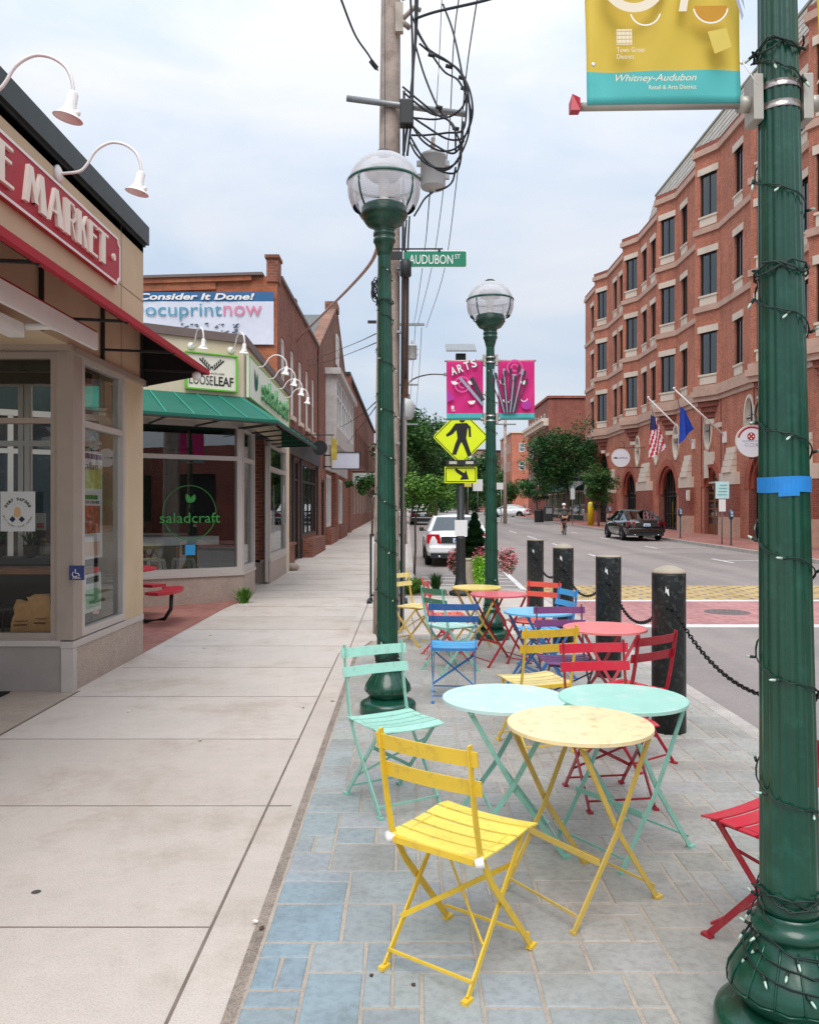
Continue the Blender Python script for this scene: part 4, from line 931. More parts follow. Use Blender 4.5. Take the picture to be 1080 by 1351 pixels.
b = MB(); wbox(b, P, Q, 2.6, 13.2, 4.15, 4.35, -.5, 0); wbox(b, P, Q, 2.4, 13.4, 7.0, 7.25, -.62, 0); wbox(b, P, Q, 2.6, 13.2, 3.15, 4.15, -.12, 0); wbox(b, P, Q, 2.6, 2.75, 4.35, 7.0, -.45, 0); wbox(b, P, Q, 13.05, 13.2, 4.35, 7.0, -.45, 0); wbox(b, P, Q, 2.75, 13.05, 4.35, 4.9, -.44, -.0); b.obj('bay_casing', mat('aged_white', lin(196, 192, 188), .7, var=.1, dirt=lin(150, 140, 130), dirt_amt=.4, dscale=.8), t)
for k in range(4): window(t, P, Q, 2.9+k*2.55, 5.3+k*2.55, 4.92, 6.95, cols=(4.1+k*2.55,), rows=(6.2,), fw=.1, fm=M_white, gm=M_g1, k0=-.44, k1=-.34, name='bay_window')
for o_, cs in ((ops[0], (3.7, 4.5)), (ops[1], (8.7, 9.7, 10.7))): window(t, P, Q, *o_, cols=cs, fw=.12, fm=M_white, gm=M_g1, name='shop_window')
window(t, P, Q, *ops[2], fw=.1, fm=M_dark, gm=M_g1, name='door')
b = MB(); wbox(b, P, Q, 2.7, 5.5, 0, .75, -.22, -.01); wbox(b, P, Q, 7.6, 11.8, 0, .75, -.22, -.01); wbox(b, P, Q, 5.6, 6.6, 0, 3.1, -.2, -.01); b.obj('brick_pier', M_brD, t)
# third: long brick building
t = thing('long_brick_building', 'long dark red brick building furthest along the left pavement', 'building', (0, 0, 0))
P, Q = (-3.3, 46.05), (-3.3, 82)
ops = [(1.0+2.7*k, 2.2+2.7*k, 4.6, 6.7) for k in range(12)]+[(1.0+3.4*k, 3.4+3.4*k, 1.2, 3.1) for k in range(10)]
b = MB(); wall(b, P, Q, -.2, 9.1, ops); b.quad((-12, 46.05, 0), (-3.3, 46.05, 0), (-3.3, 46.05, 9.1), (-12, 46.05, 9.1)); wbox(b, P, Q, 0, .8, 0, 9.1, -.12, -.01); b.obj('wall', M_brD, t)
for o_ in ops: window(t, P, Q, *o_, cols=((o_[0]+o_[1])/2,), fw=.12, fm=M_dark if o_[2] > 4 else M_grim, gm=M_g1)
b = MB(); wbox(b, P, Q, -.1, 36, 9.1, 9.25, -.12, .3); b.obj('coping', M_coping, t)
b = MB(); b.box(-12, -3.3, 46.1, 82, 8.9, 9.0); b.box(-12, -3.3, 81.9, 82, 0, 9); b.obj('roof', M_coping, t)
# hanging blank sign
t = thing('hanging_sign', 'blank white rectangular sign in a black frame projecting over the left pavement', 'sign', (-3.3, 32.2, 3.12))
b = MB(); b.box(.34, 1.42, -.06, .06, .03, .65); b.obj('panel', mat('blank_panel', lin(205, 208, 222), .5, var=.03), t)
b = MB(); b.box(.30, 1.46, -.09, .09, 0, .03); b.box(.30, 1.46, -.09, .09, .65, .68); b.box(.30, .335, -.09, .09, .03, .65); b.box(1.425, 1.46, -.09, .09, .03, .65); b.obj('frame', M_dark, t)
b = MB(); b.tube([(0, 0, .1), (.3, 0, .1)], .03); b.tube([(0, 0, .55), (.3, 0, .55)], .03); b.tube([(.0, 0, .0), (.0, 0, .7)], .03); b.obj('bracket', M_dark, t)
t = thing('flat_sign', 'pale green shop sign hanging further along behind the blank one', 'sign', (-3.3, 47.5, 3.0))
b = MB(); b.box(.15, 2.0, -.05, .05, .0, .62); b.obj('panel', mat('pale_green_panel', lin(190, 208, 196), .6), t); b = MB(); b.tube([(0, 0, .7), (2.0, 0, .7)], .03); b.tube([(.3, 0, .7), (.3, 0, .6)], .02); b.tube([(1.8, 0, .7), (1.8, 0, .6)], .02); b.obj('bracket', M_dark, t)

# ================================================================== BIG BRICK OFFICE (right)
XB = 16.1; XO = 15.3
BY = [31.2, 36.5, 43.5, 50.2, 58.2, 66.9]
t = thing('brick_office_building', 'five storey red brick office building with angled bays and arched arcade across the street', 'building', (0, 0, 0))
# polyline from far to near so that the street is on the right-hand side of travel? inward must be left of p->q
pl = [(XB, 74.0)]
for Yo in reversed(BY): pl += [(XB, Yo+.75), (XO, Yo), (XB, Yo-1.35)]
pl += [(XB, 24.0)]
rows = [(16.9, 19.1), (12.75, 14.95), (8.6, 10.8)]
segs = []
bwin = {67.65: [71.2], 58.95: [63.4, 61.6], 50.95: [55.6, 53.6], 44.25: [47.6], 37.25: [39.8], 31.95: [33.4], 24.0: [27]}
wl = []   # (p,q,u0,u1,z0,z1,cols)
b = MB()
for i in range(len(pl)-1):
    p, q = pl[i], pl[i+1]; L = (V(q)-V(p)).length; ops = []
    if p[0] == XO:
        for z0, z1 in rows: ops.append((.3, L-.2, z0, z1))
        cols = 1
    elif p[0] == q[0]:
        for c in [c for cs in bwin.values() for c in cs if q[1] < c < p[1]]:
            u = p[1]-c
            for z0, z1 in rows: ops.append((u-.5, u+.5, z0, z1))
        cols = 1
    wall(b, p, q, 7.6, 20.4, ops, depth=.2)
    for o_ in ops: wl.append((p, q, o_))
b.obj('wall', M_brR, t)
M_g3 = glass('office_glass', (.4, .46, .48), refl=.52, trans=.4)
rb_ = random.Random(4)
for p, q, o_ in wl:
    u0, u1, z0, z1 = o_
    f = window(t, p, q, u0, u1, z0, z1, cols=((u0+u1)/2,), fw=.07, fm=M_dark, gm=M_g3, k0=.1, k1=.18)
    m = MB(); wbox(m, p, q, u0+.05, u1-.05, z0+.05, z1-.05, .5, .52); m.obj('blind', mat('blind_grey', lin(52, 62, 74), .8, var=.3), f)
    if rb_.random() < .55: m = MB(); hh_ = rb_.uniform(.3, 1.1); wbox(m, p, q, u0+.08, u1-.08, z1-.07-hh_, z1-.07, .3, .31); m.obj('roller_blind', (MATS.get('roller_pale') or mat('roller_pale', lin(168, 170, 168), .8)), f)
    m = MB(); wbox(m, p, q, u0-.12, u1+.12, z1, z1+.34, -.06, .1); m.obj('lintel', M_lime, f)
    m = MB(); wbox(m, p, q, u0, u1, z0-.52, z0-.04, -.03, .1); wbox(m, p, q, u0-.06, u1+.06, z0-.1, z0, -.08, .1); m.obj('sill', M_lime, f)
b = MB()
for z in (16.0, 11.9): band(b, pl, z, z+.3, .1); b.obj('string_course', M_granp, t); b = MB()
band(b, pl, 20.1, 20.42, .14)
b.obj('string_course', M_granp, t)
b = MB(); band(b, pl, 7.45, 7.75, .2); band(b, pl, 7.75, 8.02, .1); band(b, pl, 7.2, 7.45, .08); b.obj('cornice', M_granp, t)
b = MB(); band(b, pl, 20.42, 20.7, .04, -.35); b.obj('parapet', M_brRd, t)
# slate mansard
b = MB(); b.quad((XB+.4, 57.0, 20.6), (XB+.4, 20.0, 20.6), (XB+1.2, 20.0, 23.3), (XB+1.2, 57.0, 23.3)); b.quad((XB+.4, 57.0, 20.6), (XB+1.2, 57.0, 23.3), (XB+10, 57.0, 23.3), (XB+10, 57, 20.6)); b.quad((XB+1.2, 57, 23.3), (XB+1.2, 20, 23.3), (XB+20, 20, 23.3), (XB+20, 57, 23.3))
for k in range(9): b.bar((XB+.49, 57-k*0, 0), (XB+.49, 57-k*0, 0.01), .001, .001) if False else None
b.obj('slate_roof', M_slate, t)
b = MB()
for k in range(1, 7): f = k/7; b.bar((XB+.4+.8*f-.01, 57, 20.6+2.7*f), (XB+.4+.8*f-.01, 22, 20.6+2.7*f), .02, .02)
for k in range(20): b.bar((XB+.39, 56.8-k*1.8, 20.6), (XB+1.19, 56.8-k*1.8, 23.3), .03, .02)
b.bar((XB+1.18, 57, 23.34), (XB+1.18, 22, 23.34), .12, .12); b.obj('roof_batten', mat('slate_seam', lin(160, 158, 140), .8), t)
b = MB(); b.box(XB+.3, 40, 24, 74, 20.3, 20.4); b.obj('flat_roof', M_coping, t)
b = MB(); b.quad((XB, 74, 0), (40, 74, 0), (40, 74, 20.3), (XB, 74, 20.3)); b.quad((XB, 24, 0), (40, 24, 0), (40, 24, 20.6), (XB, 24, 20.6)); b.obj('end_wall', M_brR, t)
# ground floor with arches; P runs from far to near
P, Q = (XB, 74), (XB, 24)
arches = [  # (centre Y, half width, spring z, kind)
    (67.6, 2.1, 4.2, 'tall'), (59.4, 1.7, 2.55, 'a'), (50.7, 1.75, 2.45, 'a'), (43.4, 1.0, 2.75, 'door'), (36.9, 1.7, 2.5, 'a'), (29.6, 1.9, 2.5, 'a')]
ops = []
for cy, hw, sp, kd in arches: ops.append((74-cy-hw, 74-cy+hw, .0, sp+hw))
ovals = [(57.2, 5.55), (52.9, 5.45), (49.0, 5.55), (43.8, 5.75), (38.5, 5.85)]
for cy, cz in ovals: ops.append((74-cy-.52, 74-cy+.52, cz-1.0, cz+1.0))
b = MB(); wall(b, P, Q, -.2, 7.45, ops, depth=.0)
def ywz(mb, pts, x): mb.poly([(x, y, z) for y, z in pts])
for cy, hw, sp, kd in arches:     # spandrels
    N_ = 14
    for s_ in (-1, 1):
        for k in range(N_):
            a0, a1 = PI/2*k/N_, PI/2*(k+1)/N_
            ywz(b, [(cy+s_*hw*math.sin(a0), sp+hw*math.cos(a0)), (cy+s_*hw*math.sin(a1), sp+hw*math.cos(a1)), (cy+s_*hw*math.sin(a1), sp+hw), (cy+s_*hw*math.sin(a0), sp+hw)], XB)
for cy, cz in ovals:
    for q in range(4):
        for k in range(8):
            a0, a1 = PI/2*(q+k/8), PI/2*(q+(k+1)/8); sy, sz = (1 if q in (0, 3) else -1), (1 if q in (0, 1) else -1)
            ywz(b, [(cy+.52*math.cos(a0), cz+math.sin(a0)), (cy+.52*math.cos(a1), cz+math.sin(a1)), (cy+.52*sy, cz+math.sin(a1)), (cy+.52*sy, cz+math.sin(a0))], XB)
b.obj('lower_wall', M_brR, t)
for cy, hw, sp, kd in arches:
    b = MB(); N_ = 20
    for k in range(N_):
        a0, a1 = PI*k/N_, PI*(k+1)/N_
        for r0, r1, x in ((hw, hw+.42, XB-.05), (hw-.18, hw, XB+.1)):
            p4 = [(cy+r*math.cos(a), sp+r*math.sin(a)) for r, a in ((r0, a0), (r1, a0), (r1, a1), (r0, a1))]
            b.add([(x, *c) for c in p4]+[(x+.12, *c) for c in p4], [(0, 1, 2, 3), (0, 4, 5, 1), (1, 5, 6, 2), (2, 6, 7, 3), (3, 7, 4, 0)])
        a = (a0+a1)/2
        b.quad((XB, cy+hw*math.cos(a0), sp+hw*math.sin(a0)), (XB, cy+hw*math.cos(a1), sp+hw*math.sin(a1)), (XB+.42, cy+hw*math.cos(a1), sp+hw*math.sin(a1)), (XB+.42, cy+hw*math.cos(a0), sp+hw*math.sin(a0)))
    ar = b.obj('arch', M_arch, t)
    for s_ in (-1, 1): b = MB(); b.box(XB+.002, XB+.42, min(cy+s_*hw, cy+s_*(hw+.02)), max(cy+s_*hw, cy+s_*(hw+.02)), 0, sp); b.obj('jamb', M_brRd, t)
    b = MB(); xd = XB+(.2 if kd == 'door' else .42)
    if kd == 'door':
        b.box(xd, xd+.1, cy-hw, cy+hw, zg(cy), 2.9); b.obj('door', mat('oak_door', lin(118, 70, 44), .5, var=.15), t)
        g = MB()
        for s_ in (-1, 1):
            for i in range(3):
                for j in range(5): y_ = cy+s_*.5+(i-1)*.24; z_ = .75+j*.42+zg(cy); g.box(xd-.012, xd-.004, y_-.09, y_+.09, z_-.17, z_+.17)
        g.obj('door_pane', M_g3, t)
        g = MB(); g.box(xd-.05, xd, cy-hw, cy+hw, 2.9, 3.0)
        g.obj('transom', M_lime, t)
        g = MB(); g.poly([(xd+.02, cy+hw*math.cos(PI*k/14), 3.0+.82*math.sin(PI*k/14)) for k in range(15)]); g.obj('fanlight', M_g3, t)
    else:
        b.box(xd, xd+.1, cy-hw-.3, cy+hw+.3, -.1, sp+hw+.2); b.obj('glazing', M_g3, t)
        g = MB()
        for k in range(7): y_ = cy-hw+2*hw*k/6; g.box(xd-.06, xd, y_-.04, y_+.04, 0, sp+hw)
        for z_ in (.3, 1.2, 2.3, sp+.1): g.box(xd-.05, xd+.0, cy-hw, cy+hw, z_, z_+.07)
        g.obj('glazing_bar', M_dark, t)
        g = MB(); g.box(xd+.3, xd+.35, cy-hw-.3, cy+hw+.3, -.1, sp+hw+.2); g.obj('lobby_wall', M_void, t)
for cy, cz in ovals:
    b = MB(); N_ = 28
    for k in range(N_):
        a0, a1 = 2*PI*k/N_, 2*PI*(k+1)/N_
        o0, o1, i0, i1 = [(cy+r*1.0*math.cos(a)*kx, cz+math.sin(a)*kz) for r, a, kx, kz in ((1, a0, .60, 1.10), (1, a1, .60, 1.10), (1, a0, .47, .94), (1, a1, .47, .94))]
        b.quad((XB-.06, *o0), (XB-.06, *o1), (XB-.06, *i1), (XB-.06, *i0)); b.quad((XB-.06, *o0), (XB, *o0), (XB, *o1), (XB-.06, *o1)); b.quad((XB-.06, *i0), (XB-.06, *i1), (XB+.12, *i1), (XB+.12, *i0))
    f = b.obj('oval_window', M_lime, t)
    g = MB(); g.poly([(XB+.1, cy+.48*math.cos(2*PI*k/24), cz+.95*math.sin(2*PI*k/24)) for k in range(24)]); g.obj('pane', M_g3, f)
    g = MB(); g.poly([(XB+.45, cy+.6*math.cos(2*PI*k/24), cz+1.1*math.sin(2*PI*k/24)) for k in range(24)]); g.obj('blind', M_void, f)
    g = MB(); g.box(XB+.05, XB+.09, cy-.02, cy+.02, cz-.92, cz+.92); g.box(XB+.04, XB+.085, cy-.46, cy+.46, cz-.02, cz+.02); g.obj('glazing_bar', M_dark, f)
# buttress piers between the arches
for cy, hw in ((72.3, 1.0), (64.0, .9), (55.2, 1.5), (46.9, .9), (40.6, .95), (33.3, 1.3), (26, 1.3)):
    b = MB(); zb = zg(cy)-.1
    b.box(XB-.32, XB+.0, cy-hw-.06, cy+hw+.06, zb, 1.15); b.obj('pier_base', M_granp, t)
    b = MB(); b.box(XB-.26, XB-.0, cy-hw, cy+hw, 1.15, 2.75); b.obj('pier', M_brRd, t)
    b = MB(); b.box(XB-.28, XB+0, cy-hw-.02, cy+hw+.02, 2.75, 3.35)
    n = 4
    for k in range(n): b.hexa([(XB-.34+.08*k, cy-hw*.6, 3.35+k*.32), (XB-.0, cy-hw*.6, 3.35+k*.32), (XB, cy+hw*.6, 3.35+k*.32), (XB-.34+.08*k, cy+hw*.6, 3.35+k*.32), (XB-.30+.08*k, cy-hw*.6, 3.65+k*.32), (XB, cy-hw*.6, 3.65+k*.32), (XB, cy+hw*.6, 3.65+k*.32), (XB-.30+.08*k, cy+hw*.6, 3.65+k*.32)])
    b.obj('pier_cap', M_lime, t)
for Yo in BY:      # corbels below each bay and small stone blocks
    b = MB()
    for k in range(4):
        w = .75-k*.16; b.add([(XB, Yo+.7-k*.2, 7.2-k*.28), (XO+.12+k*.16, Yo-.05, 7.2-k*.28), (XB, Yo-1.2+k*.25, 7.2-k*.28), (XB, Yo+.7-k*.2, 6.92-k*.28), (XO+.12+k*.16, Yo-.05, 6.92-k*.28), (XB, Yo-1.2+k*.25, 6.92-k*.28)], [(0, 1, 2), (5, 4, 3), (0, 3, 4, 1), (1, 4, 5, 2)])
    b.obj('corbel', M_brRd, t)
    b = MB(); b.add([(XB, Yo+.2, 6.3), (XB-.3, Yo-.1, 6.3), (XB, Yo-.55, 6.3), (XB, Yo+.2, 6.05), (XB-.3, Yo-.1, 6.05), (XB, Yo-.55, 6.05)], [(0, 1, 2), (5, 4, 3), (0, 3, 4, 1), (1, 4, 5, 2)]); b.box(XB-.07, XB, Yo-1.6, Yo-.8, 5.75, 6.0); b.obj('corbel_stone', M_lime, t)
b = MB(); b.box(XB-.08, XB, 43.4-.5, 43.4+.5, 3.9, 4.55); b.box(XB-.06, XB, 43.4+.35, 43.4+.9, 3.2, 4.7); b.box(XB-.12, XB, 43.4-1.2, 43.4+1.2, 4.55, 4.65) if False else None; b.obj('keystone', M_lime, t)
b = MB()
for y in (44.8, 42.0, 38.0): b.box(XB-.03, XB-.004, y-.025, y+.025, 0, 7.2)
b.obj('joint', mat('dark_joint', lin(120, 60, 50), .9), t)
# wall lamp on pier
l = thing('wall_lantern', 'pale box lantern on the brick pier beside the oak door', 'wall lamp', (XB-.27, 45.9, 2.0)); b = MB(); b.box(-.16, -.02, -.12, .12, 0, .6); b.obj('housing', M_lime, l); b = MB(); b.box(-.18, -.165, -.08, .08, .08, .52); b.obj('diffuser', M_white, l)

# round projecting signs (facing the camera)
def round_sign(name, label, X, Y, z, r):
    t = thing(name, label, 'sign', (X, Y, z))
    b = MB(); b.lathe([(-.04, r), (.04, r)], n=40, sm=False); b.xf(Matrix.Rotation(PI/2, 4, 'X')); b.obj('disc', mat('sign_pale', lin(222, 224, 232), .5, var=.03), t)
    b = MB(); b.lathe([(-.05, r+.012), (.05, r+.012), (.05, r-.015), (-.05, r-.015), (-.05, r+.012)], n=40, caps=False); b.xf(Matrix.Rotation(PI/2, 4, 'X')); b.obj('rim', M_lime, t)
    b = MB(); b.tube([(-.1, 0, r+.06), (XB-X, 0, r+.06)], .025); b.tube([(-.1, 0, -r-.05), (XB-X, 0, -r-.05)], .025); b.tube([(0, 0, r+.06), (0, 0, r)], .02); b.tube([(0, 0, -r-.05), (0, 0, -r)], .02)
    b.tube([(.25, 0, r+.06), (.22, 0, r+.38), (.02, 0, r+.5), (-.1, -.0, r+.42)], .018, 6); b.obj('bracket', M_dark, t)
    return t, frame_m((0, -.051, 0), (1, 0, 0), (0, 0, 1))
Y1 = 55.5; t, M = round_sign('round_sign', 'round pale sign with a small dark hill emblem, beside the tall arch', gx(818.5, Y1), Y1, gz(604, Y1), .62)
b = MB(); b.poly([(-.5, -.05, 0), (-.48, .03, 0), (-.42, .0, 0), (-.38, .08, 0), (-.33, .02, 0), (-.27, .05, 0), (-.2, -.05, 0)]); b.xf(M); b.obj('emblem', M_ink, t)
text('lettering', 'arethusa', offm(M, -.15, -.04, 0), .6, .11, mat('ink_slate', lin(90, 100, 130), .7), t, .002)
Y2 = 35.6; t, M = round_sign('round_sign', 'round pale sign with a red cross wheel emblem, half hidden by the near lamp post', gx(991, Y2), Y2, gz(582, Y2), .69)
M = M @ Matrix.Scale(.86, 4)
b = MB(); N_ = 24
for k in range(10):
    a0, a1 = math.radians(165-k*12), math.radians(165-(k+1)*12); b.quad(*[(r*math.cos(a), r*math.sin(a), 0) for r, a in ((.66, a0), (.75, a0), (.75, a1), (.66, a1))])
for k in range(24):
    a0, a1 = 2*PI*k/24, 2*PI*(k+1)/24; b.quad(*[(-.04+r*math.cos(a), .24+r*math.sin(a), 0) for r, a in ((.0, a0), (.2, a0), (.2, a1), (.0001, a1))])
b.xf(M); b.obj('red_print', M_red, t)
b = MB()
for k in range(4): a = PI/4+k*PI/2-PI/4; b.poly([(-.04+.11*math.cos(a)+.045*math.cos(q*PI/4), .24+.11*math.sin(a)+.045*math.sin(q*PI/4), .002) for q in range(8)])
b.xf(M); b.obj('white_print', M_white, t)
text('lettering', 'CELLPHONE REPAIR', offm(M, -.5, -.02, 0), 1.0, .07, mat('ink_pale_blue', lin(150, 170, 200), .7), t, .002)
b = MB()
for (x0, x1, y0, y1) in ((-.36, -.2, -.25, -.12), (-.12, .1, -.27, -.12)): b.box(x0, x1, y1-.012, y1, 0, .002); b.box(x0, x1, y0, y0+.012, 0, .002); b.box(x0, x0+.012, y0+.012, y1-.012, 0, .002); b.box(x1-.012, x1, y0+.012, y1-.012, 0, .002)
b.bar((.18, -.26, .002), (.3, -.12, .002), .02, .002); b.bar((.18, -.12, .004), (.3, -.26, .004), .02, .002); b.xf(M); b.obj('icon', mat('ink_grey', lin(120, 130, 150), .7), t)

# flags on poles
def flagpole(label, Yb, zb, tipX, tipz):
    t = thing('flagpole', label, 'flagpole', (XB, Yb, zb), 0, 'white flagpoles on the brick office')
    b = MB(); b.tube([(0, 0, 0), (tipX-XB, 0, tipz-zb)], [.055, .035], 8); b.obj('pole', M_white, t)
    b = MB(); b.box(-.12, 0, -.14, .14, -.3, .25); b.obj('bracket', M_white, t)
    b = MB(); b.sphere((tipX-XB, 0, tipz-zb+.03), .07, 8, 6); b.obj('finial', M_white, t); return t
flagpole('white angled flagpole carrying the striped flag', 45.9, 5.2, gx(855, 45.9), gz(525, 45.9))
flagpole('white angled flagpole in front of the oval window, bearing the plain blue flag', 41.4, 5.2, gx(889, 41.4), gz(513, 41.4))
def flag(name, label, Y, x0, x1, ztop, pts, mats, fn):
    """limp cloth: top edge from (x0,z) to (x1,z); columns fall and gather"""
    n, m = 12, 22; b = MB(); b.smooth = True; b.weld = True
    def P(i, j):
        u, v = i/n, j/m
        xa = x0[0]+(x1[0]-x0[0])*u; za = x0[1]+(x1[1]-x0[1])*u
        xb = pts[0][0]+(pts[1][0]-pts[0][0])*u; zb = pts[0][1]+(pts[1][1]-pts[0][1])*u
        f = v**.9
        return (xa*(1-f)+xb*f, Y+.10*math.sin(u*9+v*1.5)*(.3+v), za*(1-f)+zb*f)
    for i in range(n):
        for j in range(m): b.k = fn(i/n, j/m); b.quad(P(i, j), P(i+1, j), P(i+1, j+1), P(i, j+1))
    o = b.obj(name, mats); return tag(o, label, 'flag')
M_fr = mat('flag_red', lin(190, 44, 58), .8, var=.1); M_fw = mat('flag_white', lin(226, 218, 220), .8, var=.06); M_fb = mat('flag_navy', lin(34, 46, 96), .8, var=.1); M_fbl = mat('flag_blue', lin(28, 66, 170), .8, var=.2)
Yf = 45.7
flag('striped_flag', 'limp stars and stripes flag hanging from the left flagpole', Yf, (gx(858, Yf), gz(529+18, Yf)), (gx(866, Yf), gz(537+14, Yf)), 0, ((gx(856, Yf), gz(606, Yf)), (gx(878, Yf), gz(592, Yf))), [M_fr, M_fw, M_fb], lambda u, v: 2 if (v < .3 and u < .75) else int((u*5+v*5)*1.3) % 2)
Yf = 41.2
flag('blue_flag', 'limp plain blue flag hanging from the right flagpole', Yf, (gx(897, Yf), gz(536, Yf)), (gx(903, Yf), gz(540, Yf)), 0, ((gx(896, Yf), gz(586, Yf)), (gx(914, Yf), gz(566, Yf))), [M_fbl], lambda u, v: 0)
for Y_, px, py, lab in ((45.7, 859, 536, 'left'), (41.2, 893, 522, 'right')):
    b = MB(); b.tube([(gx(px, Y_), Y_, gz(py, Y_)), (gx(px+3, Y_), Y_, gz(py+16, Y_))], .015, 4); tag(b.obj('halyard', M_cable), 'thin cord holding the flag on the %s flagpole' % lab, 'cord')

# ================================================================== FAR RIGHT BUILDINGS
t = thing('low_shop_building', 'low dark green glazed shop between the brick office and the far brick block', 'building', (0, 0, 0))
P, Q = (16.3, 96), (16.3, 74.2); ops = [(1+3.5*k, 4+3.5*k, .9, 3.2) for k in range(6)]
b = MB(); wall(b, P, Q, 0, 4.4, ops); b.quad((16.3, 74.2, 0), (30, 74.2, 0), (30, 74.2, 4.4), (16.3, 74.2, 4.4)); b.obj('wall', mat('dark_green_front', lin(38, 62, 54), .7, var=.15), t)
for o_ in ops: window(t, P, Q, *o_, cols=(o_[0]+1, o_[0]+2), fw=.12, fm=M_lime, gm=glass('shop_teal', (.5, .75, .7), .4, .8), name='shop_window', back=mat('teal_interior', lin(90, 140, 130), .9, var=.5, scale=1.5))
b = MB(); b.box(16.0, 30, 74.2, 96, 4.4, 4.6); b.obj('roof', M_coping, t)
b = MB(); b.prism([(15.0, 3.2), (16.29, 3.9), (16.29, 3.2)], 'y', 75, 94); b.obj('awning', mat('deep_green_cloth', lin(20, 58, 50), .8), t)
def block(name, label, X, Y0, Y1, H, wm, trim, wh=True, Xr=None, rowz=(), fm=M_white):
    t = thing(name, label, 'building', (0, 0, 0)); P, Q = (X, Y1), (X, Y0); L = Y1-Y0
    ops = [(1.0+2.4*k, 2.2+2.4*k, z, z+1.9) for z in rowz for k in range(int((L-1)/2.4))]
    b = MB(); wall(b, P, Q, 0, H, ops); XR_ = Xr or X+20
    o2 = [(1.5+3*k, 2.6+3*k, z, z+1.7) for z in rowz for k in range(int((XR_-X-2)/3))] if wh else []
    wall(b, (X, Y0), (XR_, Y0), 0, H, o2); b.obj('wall', wm, t)
    for o_ in ops: window(t, P, Q, *o_, fw=.12, fm=fm, gm=M_g1)
    for o_ in o2: window(t, (X, Y0), (XR_, Y0), *o_, rows=(o_[2]+.85,), fw=.1, fm=fm, gm=M_g1)
    b = MB(); band(b, [(X, Y1), (X, Y0), (XR_, Y0)], H, H+.3, .2, -.4); b.obj('coping', trim, t)
    b = MB(); b.box(X, XR_, Y0, Y1, H-.1, H-.01); b.obj('roof', M_coping, t)
    return t
t = block('corner_brick_block', 'large flat roofed brick block with a cream cornice beyond the big tree', 17.3, 100, 117, 15.0, M_brRd, M_brRd, wh=False, rowz=(4.5, 8.5, 11.6))
b = MB(); b.box(16.4, 17.3, 100.2, 117, 12.2, 12.6); b.box(16.7, 17.3, 100.2, 117, 11.7, 12.2); b.box(17.1, 17.29, 100.1, 117, 3.5, 11.7) if False else None; b.obj('cornice', M_lime, t)
b = MB(); b.box(24, 33, 99.7, 99.95, 0, 15.3); b.obj('chimney_breast', M_brRd, t)
block('middle_brick_block', 'plain brick block with pale upper windows beyond the far wooden pole', 20.4, 160, 179, 16.2, M_brR, M_lime, rowz=(5, 9, 12.6))
block('distant_tan_block', 'distant tan building glimpsed left of the far brick blocks', 17.5, 205, 222, 16.0, mat('tan_wall', lin(150, 130, 112), .9), M_brD, Xr=20.2, rowz=(6, 11))
block('distant_dark_block', 'distant dark brown building beside the tan one', 20.4, 203, 222, 15.6, mat('brown_wall', lin(96, 70, 62), .9), M_coping, Xr=25, rowz=(6, 11))
t = thing('navy_sign', 'navy blue hanging sign with pale lettering and a white panel below, by the green shop', 'sign', (gx(747, 75.5), 75.5, gz(648, 75.5)))
b = MB(); b.box(0, 1.5, -.06, .06, .95, 2.45); b.obj('panel', mat('navy_panel', lin(24, 32, 72), .6), t)
b = MB(); b.box(.62, 1.5, -.05, .05, 0, .93); b.obj('lower_panel', M_paper, t)
M = frame_m((0, -.065, 0), (1, 0, 0), (0, 0, 1)); text('lettering', 'BOUTIQUE', offm(M, .3, 1.55, 0), 1.0, .17, M_paper, t, .002); text('lettering', 'SUITES', offm(M, .4, 1.3, 0), .8, .15, M_paper, t, .002)
b = MB(); b.bar((0, 0, 2.5), (2.6, 0, 2.5), .06, .06); b.obj('bracket', M_dark, t)
# ================================================================== LAMP POSTS
M_globe, _nt, _P, _N, _L = _new('globe_acrylic')
_nt.nodes.remove(_P)
_t = _N('ShaderNodeBsdfTransparent'); _d = _N('ShaderNodeBsdfDiffuse'); _tl = _N('ShaderNodeBsdfTranslucent'); _g = _N('ShaderNodeBsdfGlossy'); _g.inputs['Roughness'].default_value = .08
_d.inputs['Color'].default_value = (.9, .9, .92, 1); _tl.inputs['Color'].default_value = (.95, .95, .97, 1); _t.inputs['Color'].default_value = (.93, .94, .96, 1)
_a = _N('ShaderNodeAddShader') ; _m0 = _N('ShaderNodeMixShader'); _L(_d.outputs[0], _m0.inputs[1]); _L(_tl.outputs[0], _m0.inputs[2]); _m0.inputs[0].default_value = .5
_m1 = _N('ShaderNodeMixShader'); _lw = _N('ShaderNodeLayerWeight'); _lw.inputs['Blend'].default_value = .45
_tc = _N('ShaderNodeTexCoord'); _w = _N('ShaderNodeTexWave'); _w.inputs['Scale'].default_value = 22; _w.bands_direction = 'Z'; _L(_tc.outputs['Object'], _w.inputs['Vector'])
_mr = _N('ShaderNodeMath'); _mr.operation = 'MULTIPLY_ADD'; _mr.inputs[1].default_value = .10; _L(_w.outputs['Fac'], _mr.inputs[0])
_mq = _N('ShaderNodeMath'); _mq.operation = 'MULTIPLY_ADD'; _mq.inputs[1].default_value = .45; _mq.inputs[2].default_value = .5; _L(_lw.outputs['Facing'], _mq.inputs[0]); _L(_mq.outputs[0], _mr.inputs[2])
_L(_mr.outputs[0], _m1.inputs[0]); _L(_t.outputs[0], _m1.inputs[1]); _L(_m0.outputs[0], _m1.inputs[2])
